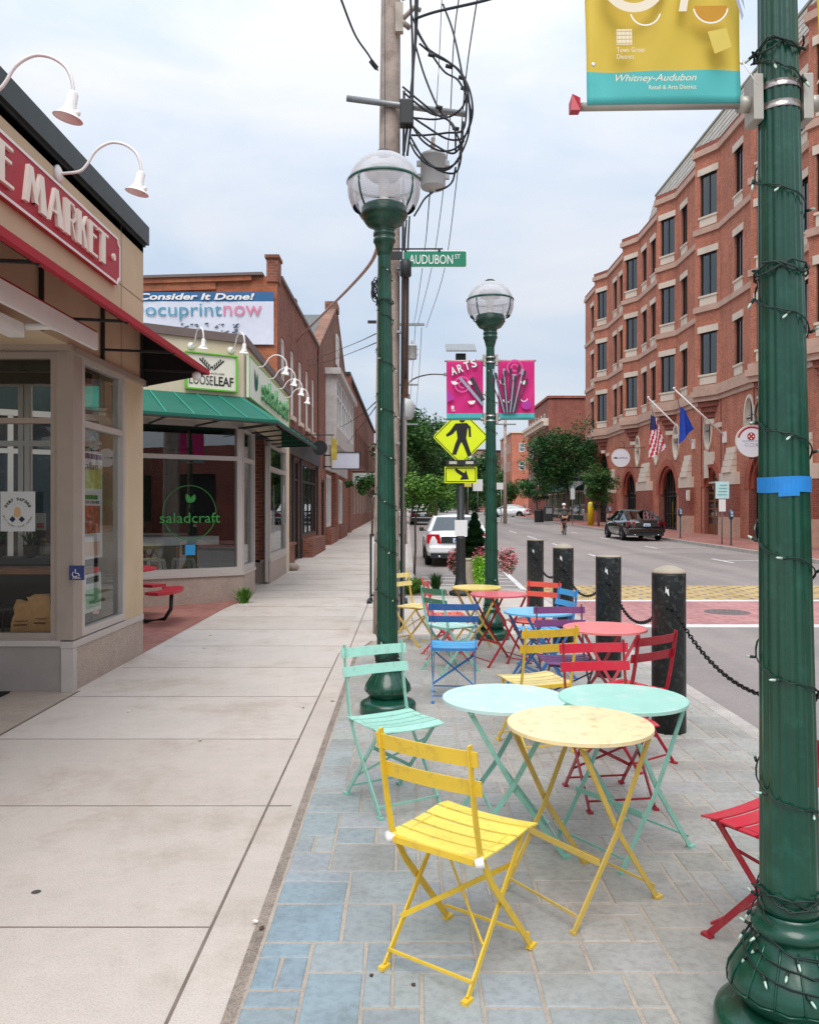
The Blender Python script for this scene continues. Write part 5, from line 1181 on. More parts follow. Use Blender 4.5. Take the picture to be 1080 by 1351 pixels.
_m2 = _N('ShaderNodeMixShader'); _lw2 = _N('ShaderNodeLayerWeight'); _lw2.inputs['Blend'].default_value = .12; _L(_lw2.outputs['Fresnel'], _m2.inputs[0]); _lw.inputs['Blend'].default_value = .4; _L(_m1.outputs[0], _m2.inputs[1]); _L(_g.outputs[0], _m2.inputs[2]); _L(_m2.outputs[0], _nt.nodes['Material Output'].inputs['Surface'])
M_bulb = mat('light_bulb_glass', lin(176, 200, 182), .15, var=.1, coat=.5)
M_tape = mat('blue_tape', lin(30, 130, 205), .55, var=.12, scale=20)
LP = []
def lamp_post(label, X, Y):
    t = thing('street_lamp', label, 'street lamp', (X, Y, 0), 0, 'green globe street lamps on the pavement edge')
    b = MB(); b.lathe([(0, .212), (.012, .218), (.075, .218), (.092, .212), (.105, .19), (.115, .165), (.13, .15)], n=40)
    b.lathe([(.13, .135), (.15, .15), (.175, .171), (.2, .176), (.222, .17), (.26, .148), (.30, .12), (.33, .103), (.345, .1), (.35, .108), (.375, .108), (.38, .098), (.40, .092), (.41, .092)], n=40)
    for k in range(14):
        a = 2*PI*k/14; P = [(r*math.cos(a), r*math.sin(a), z) for z, r in ((.19, .178), (.222, .172), (.26, .150), (.30, .122), (.33, .105))]; b.tube(P, .0035, 5)
    for k in range(14):
        a = 2*PI*k/14; b.tube([((r)*math.cos(a+q), (r)*math.sin(a+q), z) for q, r, z in ((0, .178, .19), (.22, .1775, .183), (.449, .178, .19))], .003, 4)
    b.obj('base', M_green, t)
    b = MB(); prof = [(.41, .088)]+[(.43+i*(3.56-.43)/14, .084-(.084-.050)*i/14) for i in range(15)]+[(3.57, .052)]
    b.lathe(prof, n=128, sm=True, flute=lambda z: .47 < z < 3.5); b.obj('shaft', M_green, t)
    b = MB()
    b.lathe([(3.56, .052), (3.60, .062), (3.66, .078), (3.665, .086), (3.69, .086), (3.695, .08), (3.71, .08), (3.715, .086), (3.74, .086), (3.745, .08), (3.76, .08), (3.78, .09), (3.80, .135), (3.84, .165), (3.86, .17), (3.865, .182), (3.885, .182), (3.89, .176), (3.93, .176), (3.945, .165)], n=32); b.obj('fitter', M_green, t)
    zc = 4.08; R = .283
    g = MB(); g.sphere((0, 0, zc), R, 40, 22, z0=-.52, z1=.995); g.obj('globe', M_globe, t)
    b = MB(); b.lathe([(zc+.038, R+.003), (zc+.05, R+.009), (zc+.062, R+.004), (zc+.05, R-.001), (zc+.038, R+.003)], n=40, caps=False)
    for k in range(4):
        a = PI/4+PI/2*k+.1; b.tube([((R+.006)*math.cos(e)*math.cos(a), (R+.006)*math.cos(e)*math.sin(a), zc+(R+.006)*math.sin(e)) for e in [math.radians(x) for x in (-38, -28, -18, -8, 2, 9)]], .008, 5)
    b.obj('cage', M_green, t)
    b = MB(); b.lathe([(zc+R-.012, .06), (zc+R+.008, .06), (zc+R+.02, .04)], n=16); b.obj('finial', M_dark, t)
    b = MB(); b.lathe([(3.95, .05), (4.0, .05), (4.01, .03), (4.04, .045), (4.15, .045), (4.18, .03)], n=14); b.obj('lamp_bulb', mat('frosted_bulb', lin(235, 232, 226), .3), t)
    b = MB(); b.lathe([(4.16, .11), (4.20, .15), (4.24, .12), (4.25, .05)], n=20); b.obj('reflector', mat('reflector_grey', lin(150, 150, 154), .4, .3), t)
    LP.append(t); return t
lamp_post('green fluted street lamp filling the right edge, nearest of the three', 1.141, 2.43)
lamp_post('green fluted street lamp by the left row of chairs, middle of the three', -.150, 6.37)
lamp_post('green fluted street lamp bearing the pink arts banners, furthest of the three', 1.03, 9.98)
def shaft_r(z): return .084-(.034)*(z-.43)/3.13
def string_lights(label, X, Y, turns, z0, z1, ph, spacing=.12, side=1, knots=(), bs=1):
    t = thing('string_lights', label, 'string lights', (X, Y, 0), 0, 'string lights wound round the lamp posts')
    rr = random.Random(int(ph*100)); b = MB(); w2 = MB(); pts = []; n = int(turns*26)
    for i in range(n+1):
        f = i/n; z = z0+(z1-z0)*f+.035*math.sin(f*turns*2*PI+ph)+rr.uniform(-.004, .004); a = ph+side*2*PI*turns*f
        if z < .41: r = .1+max(0, (.34-z))*.6+.006
        else: r = shaft_r(z)+.007
        pts.append(V((r*math.cos(a), r*math.sin(a), z)))
    b.tube(pts, .0021, 5); b.tube([p+V((0, 0, .006*math.sin(k*.7)))+V((p.x, p.y, 0))*.02 for k, p in enumerate(pts)], .0019, 5)
    for kz in knots:
        for q in range(3):
            a0 = rr.uniform(0, 6); b.tube([((shaft_r(kz)+.012+.008*math.sin(k*2+q))*math.cos(a0+k*.5), (shaft_r(kz)+.012+.008*math.sin(k*2+q))*math.sin(a0+k*.5), kz+.02*math.sin(k*1.3+q)) for k in range(16)], .0032, 5)
    b.obj('wire', mat('wire_green', lin(20, 42, 34), .6, var=.1), t)
    tot = 0; last = -1; k = 0
    for i in range(1, n):
        tot += (pts[i]-pts[i-1]).length
        if tot > spacing*rr.uniform(.8, 1.2) and k < 90:
            tot = 0; k += 1; p = pts[i]; o = V((p.x, p.y, 0)).normalized(); tg = (pts[i]-pts[i-1]).normalized(); d = (o*rr.uniform(.2, .6)+tg*rr.uniform(-.6, .9)+V((0, 0, rr.uniform(-1, .1)))).normalized()
            q = p+o*.004; m = MB(); m.tube([q, q+d*.016*bs], [.0045*bs, .005*bs], 6); m.k = 1; m.tube([q+d*.016*bs, q+d*.030*bs, q+d*.036*bs], [.0042*bs, .0038*bs, .001*bs], 6); m.obj('bulb', [MATS['wire_green'], M_bulb], t)
    return t
string_lights('fairy light string winding up the near green lamp post', 1.141, 2.43, 8.2, .42, 3.35, -2.4, .11, -1, (2.95, 2.3))
string_lights('fairy light string tangled round the swollen base of the near lamp post', 1.141, 2.43, 2.6, .38, .28, 1.0, .08, 1, (.46,))
string_lights('fairy light string winding up the middle lamp post', -.150, 6.37, 8.5, .42, 3.5, 1.2, .15, -1, (.45, .42, 3.2), 1.1)
string_lights('fairy light string winding up the furthest lamp post', 1.03, 9.98, 8.5, .42, 3.5, 4.1, .2, -1, (.42,), 1.3)
b = MB()
N_ = 40; a_s = [2*PI*k/N_ for k in range(N_+1)]
z0 = gz(649, 2.35); z1 = gz(628, 2.35); r_ = shaft_r(z0)+.002
for k in range(N_):
    a, c = a_s[k], a_s[k+1]; dz = lambda q: .0012*math.sin(q*3)
    lo = z0-(.014 if -2.1 < (c if c < PI else c-2*PI) < -1.4 else 0); 
    b.quad((r_*math.cos(a), r_*math.sin(a), z0+dz(a)-(.0 if lo == z0 else .012)), (r_*math.cos(c), r_*math.sin(c), z0+dz(c)-(.0 if lo == z0 else .012)), (r_*math.cos(c), r_*math.sin(c), z1+dz(c)*.6), (r_*math.cos(a), r_*math.sin(a), z1+dz(a)*.6))
o = b.obj('painters_tape', M_tape); o.location = (1.141, 2.43, 0); so = o.modifiers.new('s', 'SOLIDIFY'); so.thickness = -.0012; tag(o, 'strip of bright blue tape wrapped round the near lamp post', 'tape')

# banner hardware + banners
def banner(name, label, X, Y, z0, z1, side, main, lower, reach=.055, w=.475, grp='banners on the lamp posts', red=False, ins=.0):
    t = thing(name, label, 'banner', (X, Y, 0), 0, grp)
    r = shaft_r((z0+z1)/2)
    for z in (z0, z1):
        b = MB(); zc = z+(.0)
        b.box(side*(r+.004) if side > 0 else -(r+.034), side*(r+.034) if side > 0 else -(r+.004), -.035, .035, zc-.06, zc+.075); b.obj('bracket', M_alu, t, .003)
        b = MB()
        for dz in (-.02, .04): b.lathe([(zc+dz-.01, r+.006), (zc+dz+.01, r+.006), (zc+dz+.01, r+.003), (zc+dz-.01, r+.003), (zc+dz-.01, r+.006)], n=28, caps=False)
        b.obj('steel_band', M_band, t)
        b = MB(); b.tube([(side*(r+.03), 0, zc), (side*(r+reach+w+.02), 0, zc)], .0125, 10); b.tube([(side*(r+.03), 0, zc), (side*(r+.065), 0, zc)], .024, 10); b.obj('arm', M_alu, t)
        if red and z == z0:
            b = MB(); x = side*(r+reach+w+.02); b.add([(x, -.016, zc-.016), (x, .016, zc-.016), (x, .016, zc+.02), (x, -.016, zc+.02), (x+side*.028, -.016, zc-.016), (x+side*.028, .016, zc-.016), (x+side*.028, .016, zc+.016), (x+side*.02, 0, zc+.04)], [(0, 1, 2, 3), (4, 5, 6), (4, 6, 7), (0, 4, 7, 3), (1, 2, 6, 5), (0, 1, 5, 4), (2, 3, 7, 6)]); b.obj('end_cap', M_red, t)
    x0 = side*(r+reach); x1 = side*(r+reach+w); xa, xb = min(x0, x1), max(x0, x1); n = 22; m = 30
    b = MB(); b.smooth = True; b.weld = True
    def P(u, v): 
        yy = .010*math.sin(u*7+v*2.2)*math.sin(v*PI)+.006*math.sin(u*15-v*9)*math.sin(v*PI)
        return (xa+(xb-xa)*u, -.014+yy, z0+(z1-z0)*v)
    for i in range(n):
        for j in range(m): b.k = 1 if (j+.5)/m < lower else 0; b.quad(P(i/n, j/m), P((i+1)/n, j/m), P((i+1)/n, (j+1)/m), P(i/n, (j+1)/m))
    c = b.obj('cloth', main, t); so = c.modifiers.new('s', 'SOLIDIFY'); so.thickness = .002
    return t, frame_m((xa, -.036, z0), (1, 0, 0), (0, 0, 1)), xb-xa
def disc(b, cx, cy, r, z, a0=0, a1=360, r0=0, n=20):
    for k in range(n):
        a, c = math.radians(a0+(a1-a0)*k/n), math.radians(a0+(a1-a0)*(k+1)/n)
        if r0: b.quad((cx+r0*math.cos(a), cy+r0*math.sin(a), z), (cx+r*math.cos(a), cy+r*math.sin(a), z), (cx+r*math.cos(c), cy+r*math.sin(c), z), (cx+r0*math.cos(c), cy+r0*math.sin(c), z))
        else: b.add([(cx, cy, z), (cx+r*math.cos(a), cy+r*math.sin(a), z), (cx+r*math.cos(c), cy+r*math.sin(c), z)], [(0, 1, 2)])
M_by = mat('banner_yellow', lin(206, 178, 62), .7, var=.07, scale=3); M_bt = mat('banner_turquoise', lin(78, 178, 176), .7, var=.05); M_bm = mat('banner_magenta', lin(206, 30, 118), .7, var=.08)
M_pl = mat('print_pale', lin(226, 214, 190), .7, var=.03); M_po = mat('print_ochre', lin(196, 140, 20), .7, var=.2, scale=4); M_pp = mat('print_pink', lin(214, 80, 150), .7, var=.05); M_pv = mat('print_violet', lin(176, 50, 150), .7, var=.1)
zb0 = gz(137, 2.43)-.0
for side, lab in ((-1, 'large yellow and turquoise district banner hanging left of the near lamp post'), (1, 'large yellow and turquoise banner right of the near lamp post, cut by the photo edge')):
    t, M, W = banner('lamp_banner', lab, 1.141, 2.43, zb0, zb0+.72, side, [M_by, M_bt], .135, .062, .455, red=(side < 0))
    M_off = M @ Matrix.Translation((0, 0, .014))
    b = MB(); disc(b, .133, .345, .096, 0, 0, 360, .069, 36); disc(b, .305, .42, .105, .0006, -150, -30, .085, 20) if False else None; b.xf(M_off); b.obj('ring_print', M_pl, t)
    b = MB(); disc(b, .33, .42, .13, .0003, -105, 30, .105, 20) if False else None
    b.add([(.262, .25, 0), (.285, .25, 0), (.305, .37, 0), (.282, .37, 0)], [(0, 1, 2, 3)]); b.xf(M_off); b.obj('ring_print', M_pl, t)
    b = MB(); disc(b, .165, .255, .046, .0004, 195, 345, .042, 18); disc(b, .355, .265, .052, .0004, 190, 350, .048, 18); b.xf(M_off); b.obj('crescent_print', M_white, t)
    b = MB(); disc(b, .355, .265, .0475, .0002, 180, 360, 0, 18); b.xf(M_off); b.obj('disc_print', M_po, t)
    b = MB(); b.quad((.345, .19, 0), (.40, .20, 0), (.415, .145, 0), (.365, .125, 0)); b.xf(M_off); b.obj('square_print', mat('print_olive', lin(206, 184, 84), .7), t)
    b = MB(); b.box(.08, .125, .155, .20, 0, .0006); b.xf(M_off); b.obj('logo_print', M_pl, t)
    b = MB()
    for k in range(4): b.box(.083+k*.0115, .0842+k*.0115, .156, .199, .0007, .0009); b.box(.081, .124, .159+k*.0115, .1602+k*.0115, .001, .0012)
    b.xf(M_off); b.obj('logo_line', M_by, t)
    text('lettering', 'Town Green', offm(M_off, .08, .133, 0), .082, .014, M_pl, t, .0004); text('lettering', 'District', offm(M_off, .08, .114, 0), .05, .013, M_pl, t, .0004)
    text('lettering', 'Whitney-Audubon', offm(M_off, .076, .042, 0), .235, .026, M_pl, t, .0004, shear=.35); text('lettering', 'Retail & Arts District', offm(M_off, .172, .024, 0), .138, .012, M_pl, t, .0004)
    b = MB(); b.quad((.41, .45, 0), (.425, .45, 0), (.455, .25, 0), (.44, .29, 0)); b.quad((.39, .42, .0008), (.40, .42, .0008), (.45, .235, .0008), (.445, .22, .0008)); b.xf(M_off); b.obj('brush_print', mat('print_steel', lin(150, 158, 176), .6, var=.2), t)
    b = MB(); 
    for x in (.012, W-.012): b.lathe([(0, .006), (.003, .006), (.003, .0035)], (x, .098, 0), 12)
    b.xf(M_off); b.obj('eyelet', M_band, t)
    b = MB(); xs = W if side < 0 else 0; b.tube([tuple(M @ V((W-.012 if side < 0 else .012, .098, .02))), tuple(M @ V((W+.03 if side < 0 else -.03, .03, .02)))], .002, 5); b.obj('cable_tie', M_white, t)
rr = random.Random(9)
for side, lab in ((-1, 'magenta ARTS banner left of the furthest lamp post'), (1, 'magenta paint brush banner right of the furthest lamp post')):
    t, M, W = banner('lamp_banner', lab, 1.03, 9.98, gz(553, 9.98), gz(476, 9.98), side, [M_bm, M_bt], .10, .035, .445)
    M_off = M @ Matrix.Translation((0, 0, .014)); H = gz(476, 9.98)-gz(553, 9.98)
    b = MB(); disc(b, .19 if side < 0 else .2, .42 if side < 0 else .62, .10, 0, 0, 360, .08, 24); disc(b, .19 if side < 0 else .2, .42 if side < 0 else .62, .05, 0, 0, 300, .032, 18); b.xf(M_off); b.obj('ring_print', M_pp, t)
    b = MB(); b.add([(0, .2, 0), (.1, .25, 0), (.03, .34, 0), (0, .36, 0)], [(0, 1, 2, 3)]) if side < 0 else disc(b, .34, .17, .06, 0, 0, 360); b.xf(M_off); b.obj('disc_print', M_pv, t)
    b = MB()
    if side < 0: disc(b, .1, .46, .045, .001, 180, 330); disc(b, .3, .46, .045, .001, 180, 350); disc(b, .3, .22, .045, .001, 185, 365)
    else: disc(b, .06, .46, .045, .001, 170, 300, .036); disc(b, .1, .24, .05, .001, 190, 350, .036); disc(b, .31, .25, .045, .001, 190, 350, .036); disc(b, .31, .46, .045, .001, 190, 360)
    b.xf(M_off); b.obj('crescent_print', M_white, t)
    if side < 0:
        for i, ch in enumerate('ARTS'):
            text('shadow_print', ch, offm(M_off, .075+i*.082, .52+i*.03, .0012) @ Matrix.Rotation(.3, 4, 'Z'), .07, .105, M_inkb, t, .0006, bold=.03); text('lettering', ch, offm(M_off, .066+i*.082, .527+i*.03, .003) @ Matrix.Rotation(.3, 4, 'Z'), .066, .1, M_white, t, .0008, bold=.02)
        b = MB(); b.bar((.16, .5, .002), (.44, .17, .0022), .035, .002); b.xf(M_off); b.obj('brush_print', MATS['print_steel'], t)
        b = MB(); b.bar((.30, .5, .004), (.44, .22, .0042), .05, .0016); b.xf(M_off); b.obj('dark_brush_print', mat('print_charcoal', lin(56, 48, 60), .6, var=.4, scale=30), t)
        b = MB(); b.box(.055, .085, .12, .16, .001, .002); b.box(.055, .1, .095, .1, .001, .002); b.box(.055, .095, .108, .112, .001, .002); b.xf(M_off); b.obj('logo_print', M_white, t)
    else:
        b = MB(); c_ = MB()
        for k in range(13):
            f = (k-6)/6; x0 = .13+f*.07; x1 = .14+f*.21+rr.uniform(-.02, .02); y1 = .56+rr.uniform(-.1, .08)-abs(f)*.1
            mb_ = c_ if k % 3 == 1 else b
            mb_.bar((x0, .075, .002+k*.0002), (x1, y1, .002+k*.0002), .014, .0012); mb_.bar((x1, y1, .0045+k*.0002), (x1+(x1-x0)*.13, y1+.07, .0045+k*.0002), .03, .0012)
        b.xf(M_off); b.obj('dark_brush_print', MATS['print_charcoal'], t); c_.xf(M_off); c_.obj('brush_print', MATS['print_steel'], t)

# ================================================================== UTILITY POLE, CABLES
YP = 10.45
t = thing('utility_pole', 'tall weathered wooden utility pole behind the middle street lamp', 'utility pole', (-.27, YP, 0))
b = MB(); n = 18; rings = []
for i in range(14):
    z = i*.95; r = .168-.0052*i; rings.append([(z*.0075+r*math.cos(2*PI*k/n), r*math.sin(2*PI*k/n), z) for k in range(n)])
b.smooth = True; b.ring_loft(rings); b.obj('pole', M_wood, t)
za = gz(148, YP)
b = MB(); b.tube([(-.52+.3-.27, -.16, za+.10), (1.02, -.16, za-.1)], .04, 8); b.obj('crossarm', M_steel, t)
b = MB()
for z in (1.2, 2.4, 3.8, 4.6, 5.5): b.box(.11+z*.0075, .16+z*.0075, -.18, -.1, z, z+.03)
b.obj('staple', M_steel, t)
b = MB(); b.tube([(.19, -.05, .05), (.2, -.05, 3.0), (.23, -.05, 6.9)], .016, 8); b.obj('conduit', M_cable, t); b = MB(); b.tube([(.21, .06, .05), (.23, .06, 5.2)], .02, 8); b.obj('conduit', M_steel, t)
b = MB(); b.tube([(.24, -.1, 3.0), (.25, -.1, 4.6)], .045, 8); b.obj('riser_guard', mat('riser_brown', lin(120, 92, 76), .8, var=.3), t)
b = MB(); b.box(-.23, -.12, -.09, -.06, 3.94, 3.975) ; b.tube([(-.01, -.17, 5.6), (-.01, -.2, 8.4)], .004, 4); b.obj('step_bolt', M_dark, t)
b = MB(); b.tube([(.14, -.12, gz(40, YP)), (.36, -.14, gz(18, YP)), (.44, -.14, gz(22, YP))], .03, 6); b.tube([(.14, -.12, gz(30, YP)), (.3, -.14, gz(45, YP))], .035, 6); b.box(.12, .22, -.16, -.08, gz(50, YP), gz(12, YP)); b.tube([(.2, -.15, gz(8, YP)), (.9, -.15, gz(-12, YP))], .022, 6); b.obj('insulator_bracket', mat('porcelain', lin(168, 156, 142), .4, var=.3), t)
# coil of loose wire at the pole side
b = MB(); xl = gx(497, 10.2); 
for k in range(7): b.tube([(xl-.02+.05*math.cos(a+k)*(1-.05*k), YP-.22-.01*k, gz(385, 10.2)+.12*math.sin(a)+.01*k) for a in [q*PI/6 for q in range(13)]], .007, 4)
tag(b.obj('wire_coil', M_cable), 'small coil of dark wire hung on the pole beside the middle lamp', 'wire coil')
# transformer
def transformer(label, px, py0, py1, wpx, Y, grp='grey pole transformers'):
    X = gx(px, Y); r = wpx/2*Y/1080; z1 = gz(py0, Y); z0 = gz(py1, Y); h = z1-z0
    t = thing('transformer', label, 'transformer', (X, Y, z0), 0, grp)
    b = MB(); b.lathe([(0, r*.93), (.02, r), (h-.04, r), (h-.035, r*1.06), (h, r*1.06), (h+.03, r*.7)], n=24); b.obj('tank', M_grey, t)
    b = MB(); b.lathe([(h, .02), (h+.05, .045), (h+.08, .02), (h+.11, .045), (h+.14, .02), (h+.2, .03), (h+.22, .01)], (0, -r*.3, 0), 10); b.obj('bushing', MATS['porcelain'], t)
    b = MB()
    for z in (.35*h, .75*h): b.box(-r*1.3, -r*.95, -.03, .03, z-.03, z+.03); b.box(r*.95, r*1.3, -.03, .03, z-.03, z+.03)
    b.obj('lug', M_grey, t); return t
transformer('large grey cylinder transformer beside the utility pole above the street sign', 571, 205, 248, 33, YP+.1)
transformer('small grey transformer on a distant pole behind the street sign', 543, 456, 474, 13, 33)
transformer('faint grey transformer lower on the furthest left pole', 536, 520, 536, 9, 48)
b = MB(); b.tube([(-.02, YP, gz(232, YP)), (gx(556, YP), YP+.1, gz(232, YP))], .03, 6); tag(b.obj('transformer_bracket', M_steel), 'steel bracket tying the large transformer to the utility pole', 'bracket')
def C(px, py, Y): return V((gx(px, Y), Y, gz(py, Y)))
def spline(pts, n=8):
    P = [pts[0]*2-pts[1]]+pts+[pts[-1]*2-pts[-2]]; out = []
    for i in range(1, len(P)-2):
        for k in range(n):
            t_ = k/n; a, b_, c, d = P[i-1:i+3]
            out.append(.5*((2*b_)+(c-a)*t_+(2*a-5*b_+4*c-d)*t_**2+(3*b_-a-3*c+d)*t_**3))
    return out+[P[-2]]
def cable(label, pts, r, grp=None, name='utility_cable', m=None):
    b = MB(); b.tube(spline([C(*p) for p in pts]), r, 6); return tag(b.obj(name, m or M_cable), label, 'cable', grp)
Yc = YP-.3
G_ = 'black cables looping from the utility pole'
loops = [
    [(541, -10, Yc), (544, 60, Yc), (543, 120, Yc), (537, 170, Yc), (530, 215, Yc)],
    [(548, -10, Yc), (547, 60, Yc), (541, 130, Yc), (533, 200, Yc)],
    [(551, -10, Yc), (549, 45, Yc), (545, 90, Yc), (543, 150, Yc), (537, 205, Yc)],
    [(549, 40, Yc), (565, 64, Yc), (590, 80, Yc-.2), (611, 100, Yc-.4), (619, 140, Yc-.4), (617, 180, Yc-.3), (600, 215, Yc-.1), (583, 224, Yc), (560, 210, Yc), (541, 180, Yc)],
    [(553, 57, Yc), (572, 72, Yc), (600, 88, Yc-.2), (618, 115, Yc-.4), (623, 150, Yc-.4), (612, 180, Yc-.2), (590, 183, Yc), (560, 165, Yc), (541, 152, Yc)],
    [(548, 60, Yc), (560, 100, Yc), (578, 142, Yc-.1), (596, 165, Yc-.2), (608, 195, Yc-.2), (603, 225, Yc-.1), (586, 227, Yc), (565, 215, Yc), (545, 190, Yc)],
    [(584, 5, Yc), (597, 40, Yc-.1), (608, 90, Yc-.3), (614, 130, Yc-.3), (600, 150, Yc-.1), (575, 157, Yc), (544, 155, Yc)],
    [(531, 114, Yc), (550, 130, Yc), (575, 150, Yc), (598, 165, Yc-.1), (601, 200, Yc-.1)],
    [(533, 122, Yc), (548, 135, Yc), (570, 150, Yc), (590, 152, Yc)],
    [(540, 162, Yc), (556, 178, Yc), (575, 192, Yc-.1), (598, 202, Yc-.1), (612, 185, Yc-.1)],
    [(542, 178, Yc), (560, 178, Yc), (588, 175, Yc-.1), (611, 170, Yc-.2), (616, 130, Yc-.2)],
    [(543, 20, Yc), (556, 50, Yc), (584, 92, Yc-.1), (606, 108, Yc-.3), (621, 150, Yc-.35), (607, 190, Yc-.2), (583, 199, Yc), (558, 186, Yc), (540, 160, Yc)],
    [(540, 186, Yc), (549, 203, Yc), (566, 218, Yc), (590, 221, Yc-.1), (607, 205, Yc-.2), (611, 160, Yc-.2)],
    [(601, 220, Yc-.1), (597, 238, Yc), (588, 247, Yc), (575, 251, Yc+.1)],
    [(571, 253, YP), (560, 262, YP), (552, 275, YP), (546, 285, YP)],
    [(536, 290, Yc+.1), (534, 320, Yc+.1), (533, 360, Yc+.1), (532, 430, Yc+.1), (530, 520, Yc+.1)],
    [(540, 285, Yc+.1), (538, 330, Yc+.1), (537, 420, Yc+.1), (535, 500, Yc+.1)]]
for i, L in enumerate(loops):
    o = cable('black cable in the tangle of loops beside the top of the utility pole', L, .016 if i < 3 else .0125, G_)
for p in ((569, 68), (592, 83), (579, 137), (609, 98), (601, 165), (612, 112)):
    b = MB(); c0 = C(*p, Yc-.15); b.tube([c0-V((.04, 0, .03)), c0+V((.04, 0, -.05))], .024, 6); tag(b.obj('cable_splice', M_dark), 'dark splice lump on the cable loops by the pole', 'cable splice', 'splices on the looping cables')
b = MB(); b.box(-.12, .05, -.1, .05, 0, .32); o = b.obj('cable_box', M_dark, None, .02); o.location = C(540, 168, Yc); tag(o, 'dark junction box on the pole where the cable loops gather', 'junction box')
b = MB(); b.lathe([(0, .04), (.02, .07), (.2, .07), (.22, .05)], n=12); o = b.obj('splice_can', M_dark); o.location = C(535, 366, 10.2); tag(o, 'small dark can under the street name sign on the utility pole', 'junction box')
cable('black cable with a splice rising to the left from the utility pole', [(498, 92, YP), (486, 72, 9.8), (468, 45, 9.0), (448, -6, 8.2)], .012)
b = MB(); c0 = C(497, 90, YP); b.tube([c0, c0+V((-.08, -.02, .09))], .03, 6); tag(b.obj('cable_anchor', M_dark), 'dark anchor clamp where the rising left cable meets the pole', 'clamp')
M_pc = mat('pinkish_conduit', lin(184, 150, 138), .7, var=.2, scale=12)
cable('thick pale sheathed cable sagging from the pole to the brick building', [(500, 322, 10.3), (488, 348, 12.2), (462, 378, 15), (432, 408, 18.5), (408, 432, 22), (392, 450, 25), (386, 462, 26.0)], [.028]*49, None, 'service_cable', M_pc)
b = MB(); b.tube(spline([C(388, 455, 25.6), C(383, 470, 25.2), C(392, 490, 26), C(398, 500, 26.6)]), .045, 6); tag(b.obj('service_mast', M_pc), 'pale service mast where the thick cable meets the brick wall', 'mast')
far = [
    ('long thin wire running down the street, innermost', [(606, -10, 12), (598, 60, 14), (590, 200, 18), (572, 340, 26), (551, 428, 34)], .010),
    ('long thin wire running down the street, outermost', [(632, -20, 11), (614, 105, 14), (602, 240, 18), (585, 360, 26), (562, 432, 34)], .010),
    ('thin wire from the large transformer to the far pole', [(583, -10, 12), (578, 100, 13), (571, 205, 10.6)], .006),
    ('thin wire below the large transformer to the far pole', [(567, 253, 10.6), (560, 330, 18), (549, 410, 28), (545, 428, 34)], .008),
    ('slanting guy wire at the top of the sky', [(548, 24, Yc), (575, 15, Yc-.5), (632, 2, Yc-1.2), (680, -12, Yc-2)], .016),
    ('thin wire crossing to the gabled building, upper', [(496, 440, 12), (470, 452, 20), (430, 468, 30), (405, 476, 26)], .008),
    ('thin wire crossing to the gabled building, lower', [(496, 452, 12), (472, 462, 20), (435, 476, 30), (400, 484, 27)], .008),
    ('thin wire to the long brick building, upper', [(496, 530, 12), (475, 548, 22), (452, 562, 34), (440, 566, 38)], .009),
    ('thin wire to the long brick building, lower', [(496, 536, 12), (478, 560, 22), (458, 585, 36)], .009)]
for lab, pts, r in far: cable(lab, pts, r, None, 'overhead_wire')
for k, (pts) in enumerate(([(548, 428, 34), (543, 500, 48), (536, 600, 80)], [(556, 432, 34), (552, 500, 48), (545, 580, 80)])):
    cable('thin wire receding past the far pole, %s of two' % ('left' if k == 0 else 'right'), pts, .012, None, 'overhead_wire')
# distant poles
def farpole(label, px, pyt, Y, r, cross=(), X=None, m=None):
    X = gx(px, Y); t = thing('distant_utility_pole', label, 'utility pole', (X, Y, zg(Y)))
    b = MB(); b.tube([(0, 0, 0), (0, 0, gz(pyt, Y)-zg(Y))], [r, r*.7], 10); b.obj('pole', m or M_wood, t)
    for z in cross: b = MB(); zz = gz(z, Y)-zg(Y); b.bar((-1.2*.7, -.15, zz), (1.2*.7, -.15, zz), .1, .1); b.obj('crossarm', M_steel, t)
    return t
farpole('wooden pole with a crossarm half hidden behind the utility pole', 533, 420, 34, .13, (429,))
farpole('second distant wooden pole further down the left side', 534, 505, 52, .13, (508, 560))
farpole('slim wooden pole on the far right pavement near the parked white car', 666, 553, 64, .16, (560,))
# street light arm far
b = MB(); b.tube(spline([C(533, 512, 40), C(545, 500, 40), C(565, 494, 39), C(588, 494, 38)]), .04, 6); c0 = C(588, 494, 38); b.box(c0.x-.1, c0.x+.5, c0.y-.12, c0.y+.12, c0.z-.06, c0.z+.06)
tag(b.obj('street_light_arm', M_steel), 'curved street light arm reaching right from the distant pole', 'street light')
b = MB(); b.lathe([(0, .28), (.1, .34), (.5, .4), (.7, .3), (.75, .1)], n=18); o = b.obj('white_lantern', M_grey); o.location = C(533, 553, 30); tag(o, 'pale lantern head beside the pole below the magenta banner level', 'lamp')
# street name sign
t = thing('street_name_sign', 'green street name sign reading AUDUBON ST beside the middle lamp post', 'street sign', (gx(531, 10.2), 10.2, gz(353, 10.2)))
b = MB(); W, H = .803, .215; pts = plate(0, W, 0, H, .012) ; rp = []
for cx, cy, a0 in ((.02, .02, 180), (W-.02, .02, 270), (W-.02, H-.02, 0), (.02, H-.02, 90)):
    for k in range(5): a = math.radians(a0+90*k/4); rp.append((cx+.02*math.cos(a), cy+.02*math.sin(a)))
b.prism(rp, 'y', -.003, .003); b.obj('rim', M_white, t)
b = MB(); b.prism([(.012+(x)*(W-.024)/W, .012+y*(H-.024)/H) for x, y in rp], 'y', -.006, -.0032); b.obj('panel', mat('street_sign_green', lin(0, 122, 92), .5, var=.04), t)
M = frame_m((0, -.0065, 0), (1, 0, 0), (0, 0, 1)); text('lettering', 'AUDUBON', offm(M, .08, .045, 0), .545, .115, M_white, t, .001); text('lettering', 'ST', offm(M, .65, .11, 0), .065, .055, M_white, t, .001)
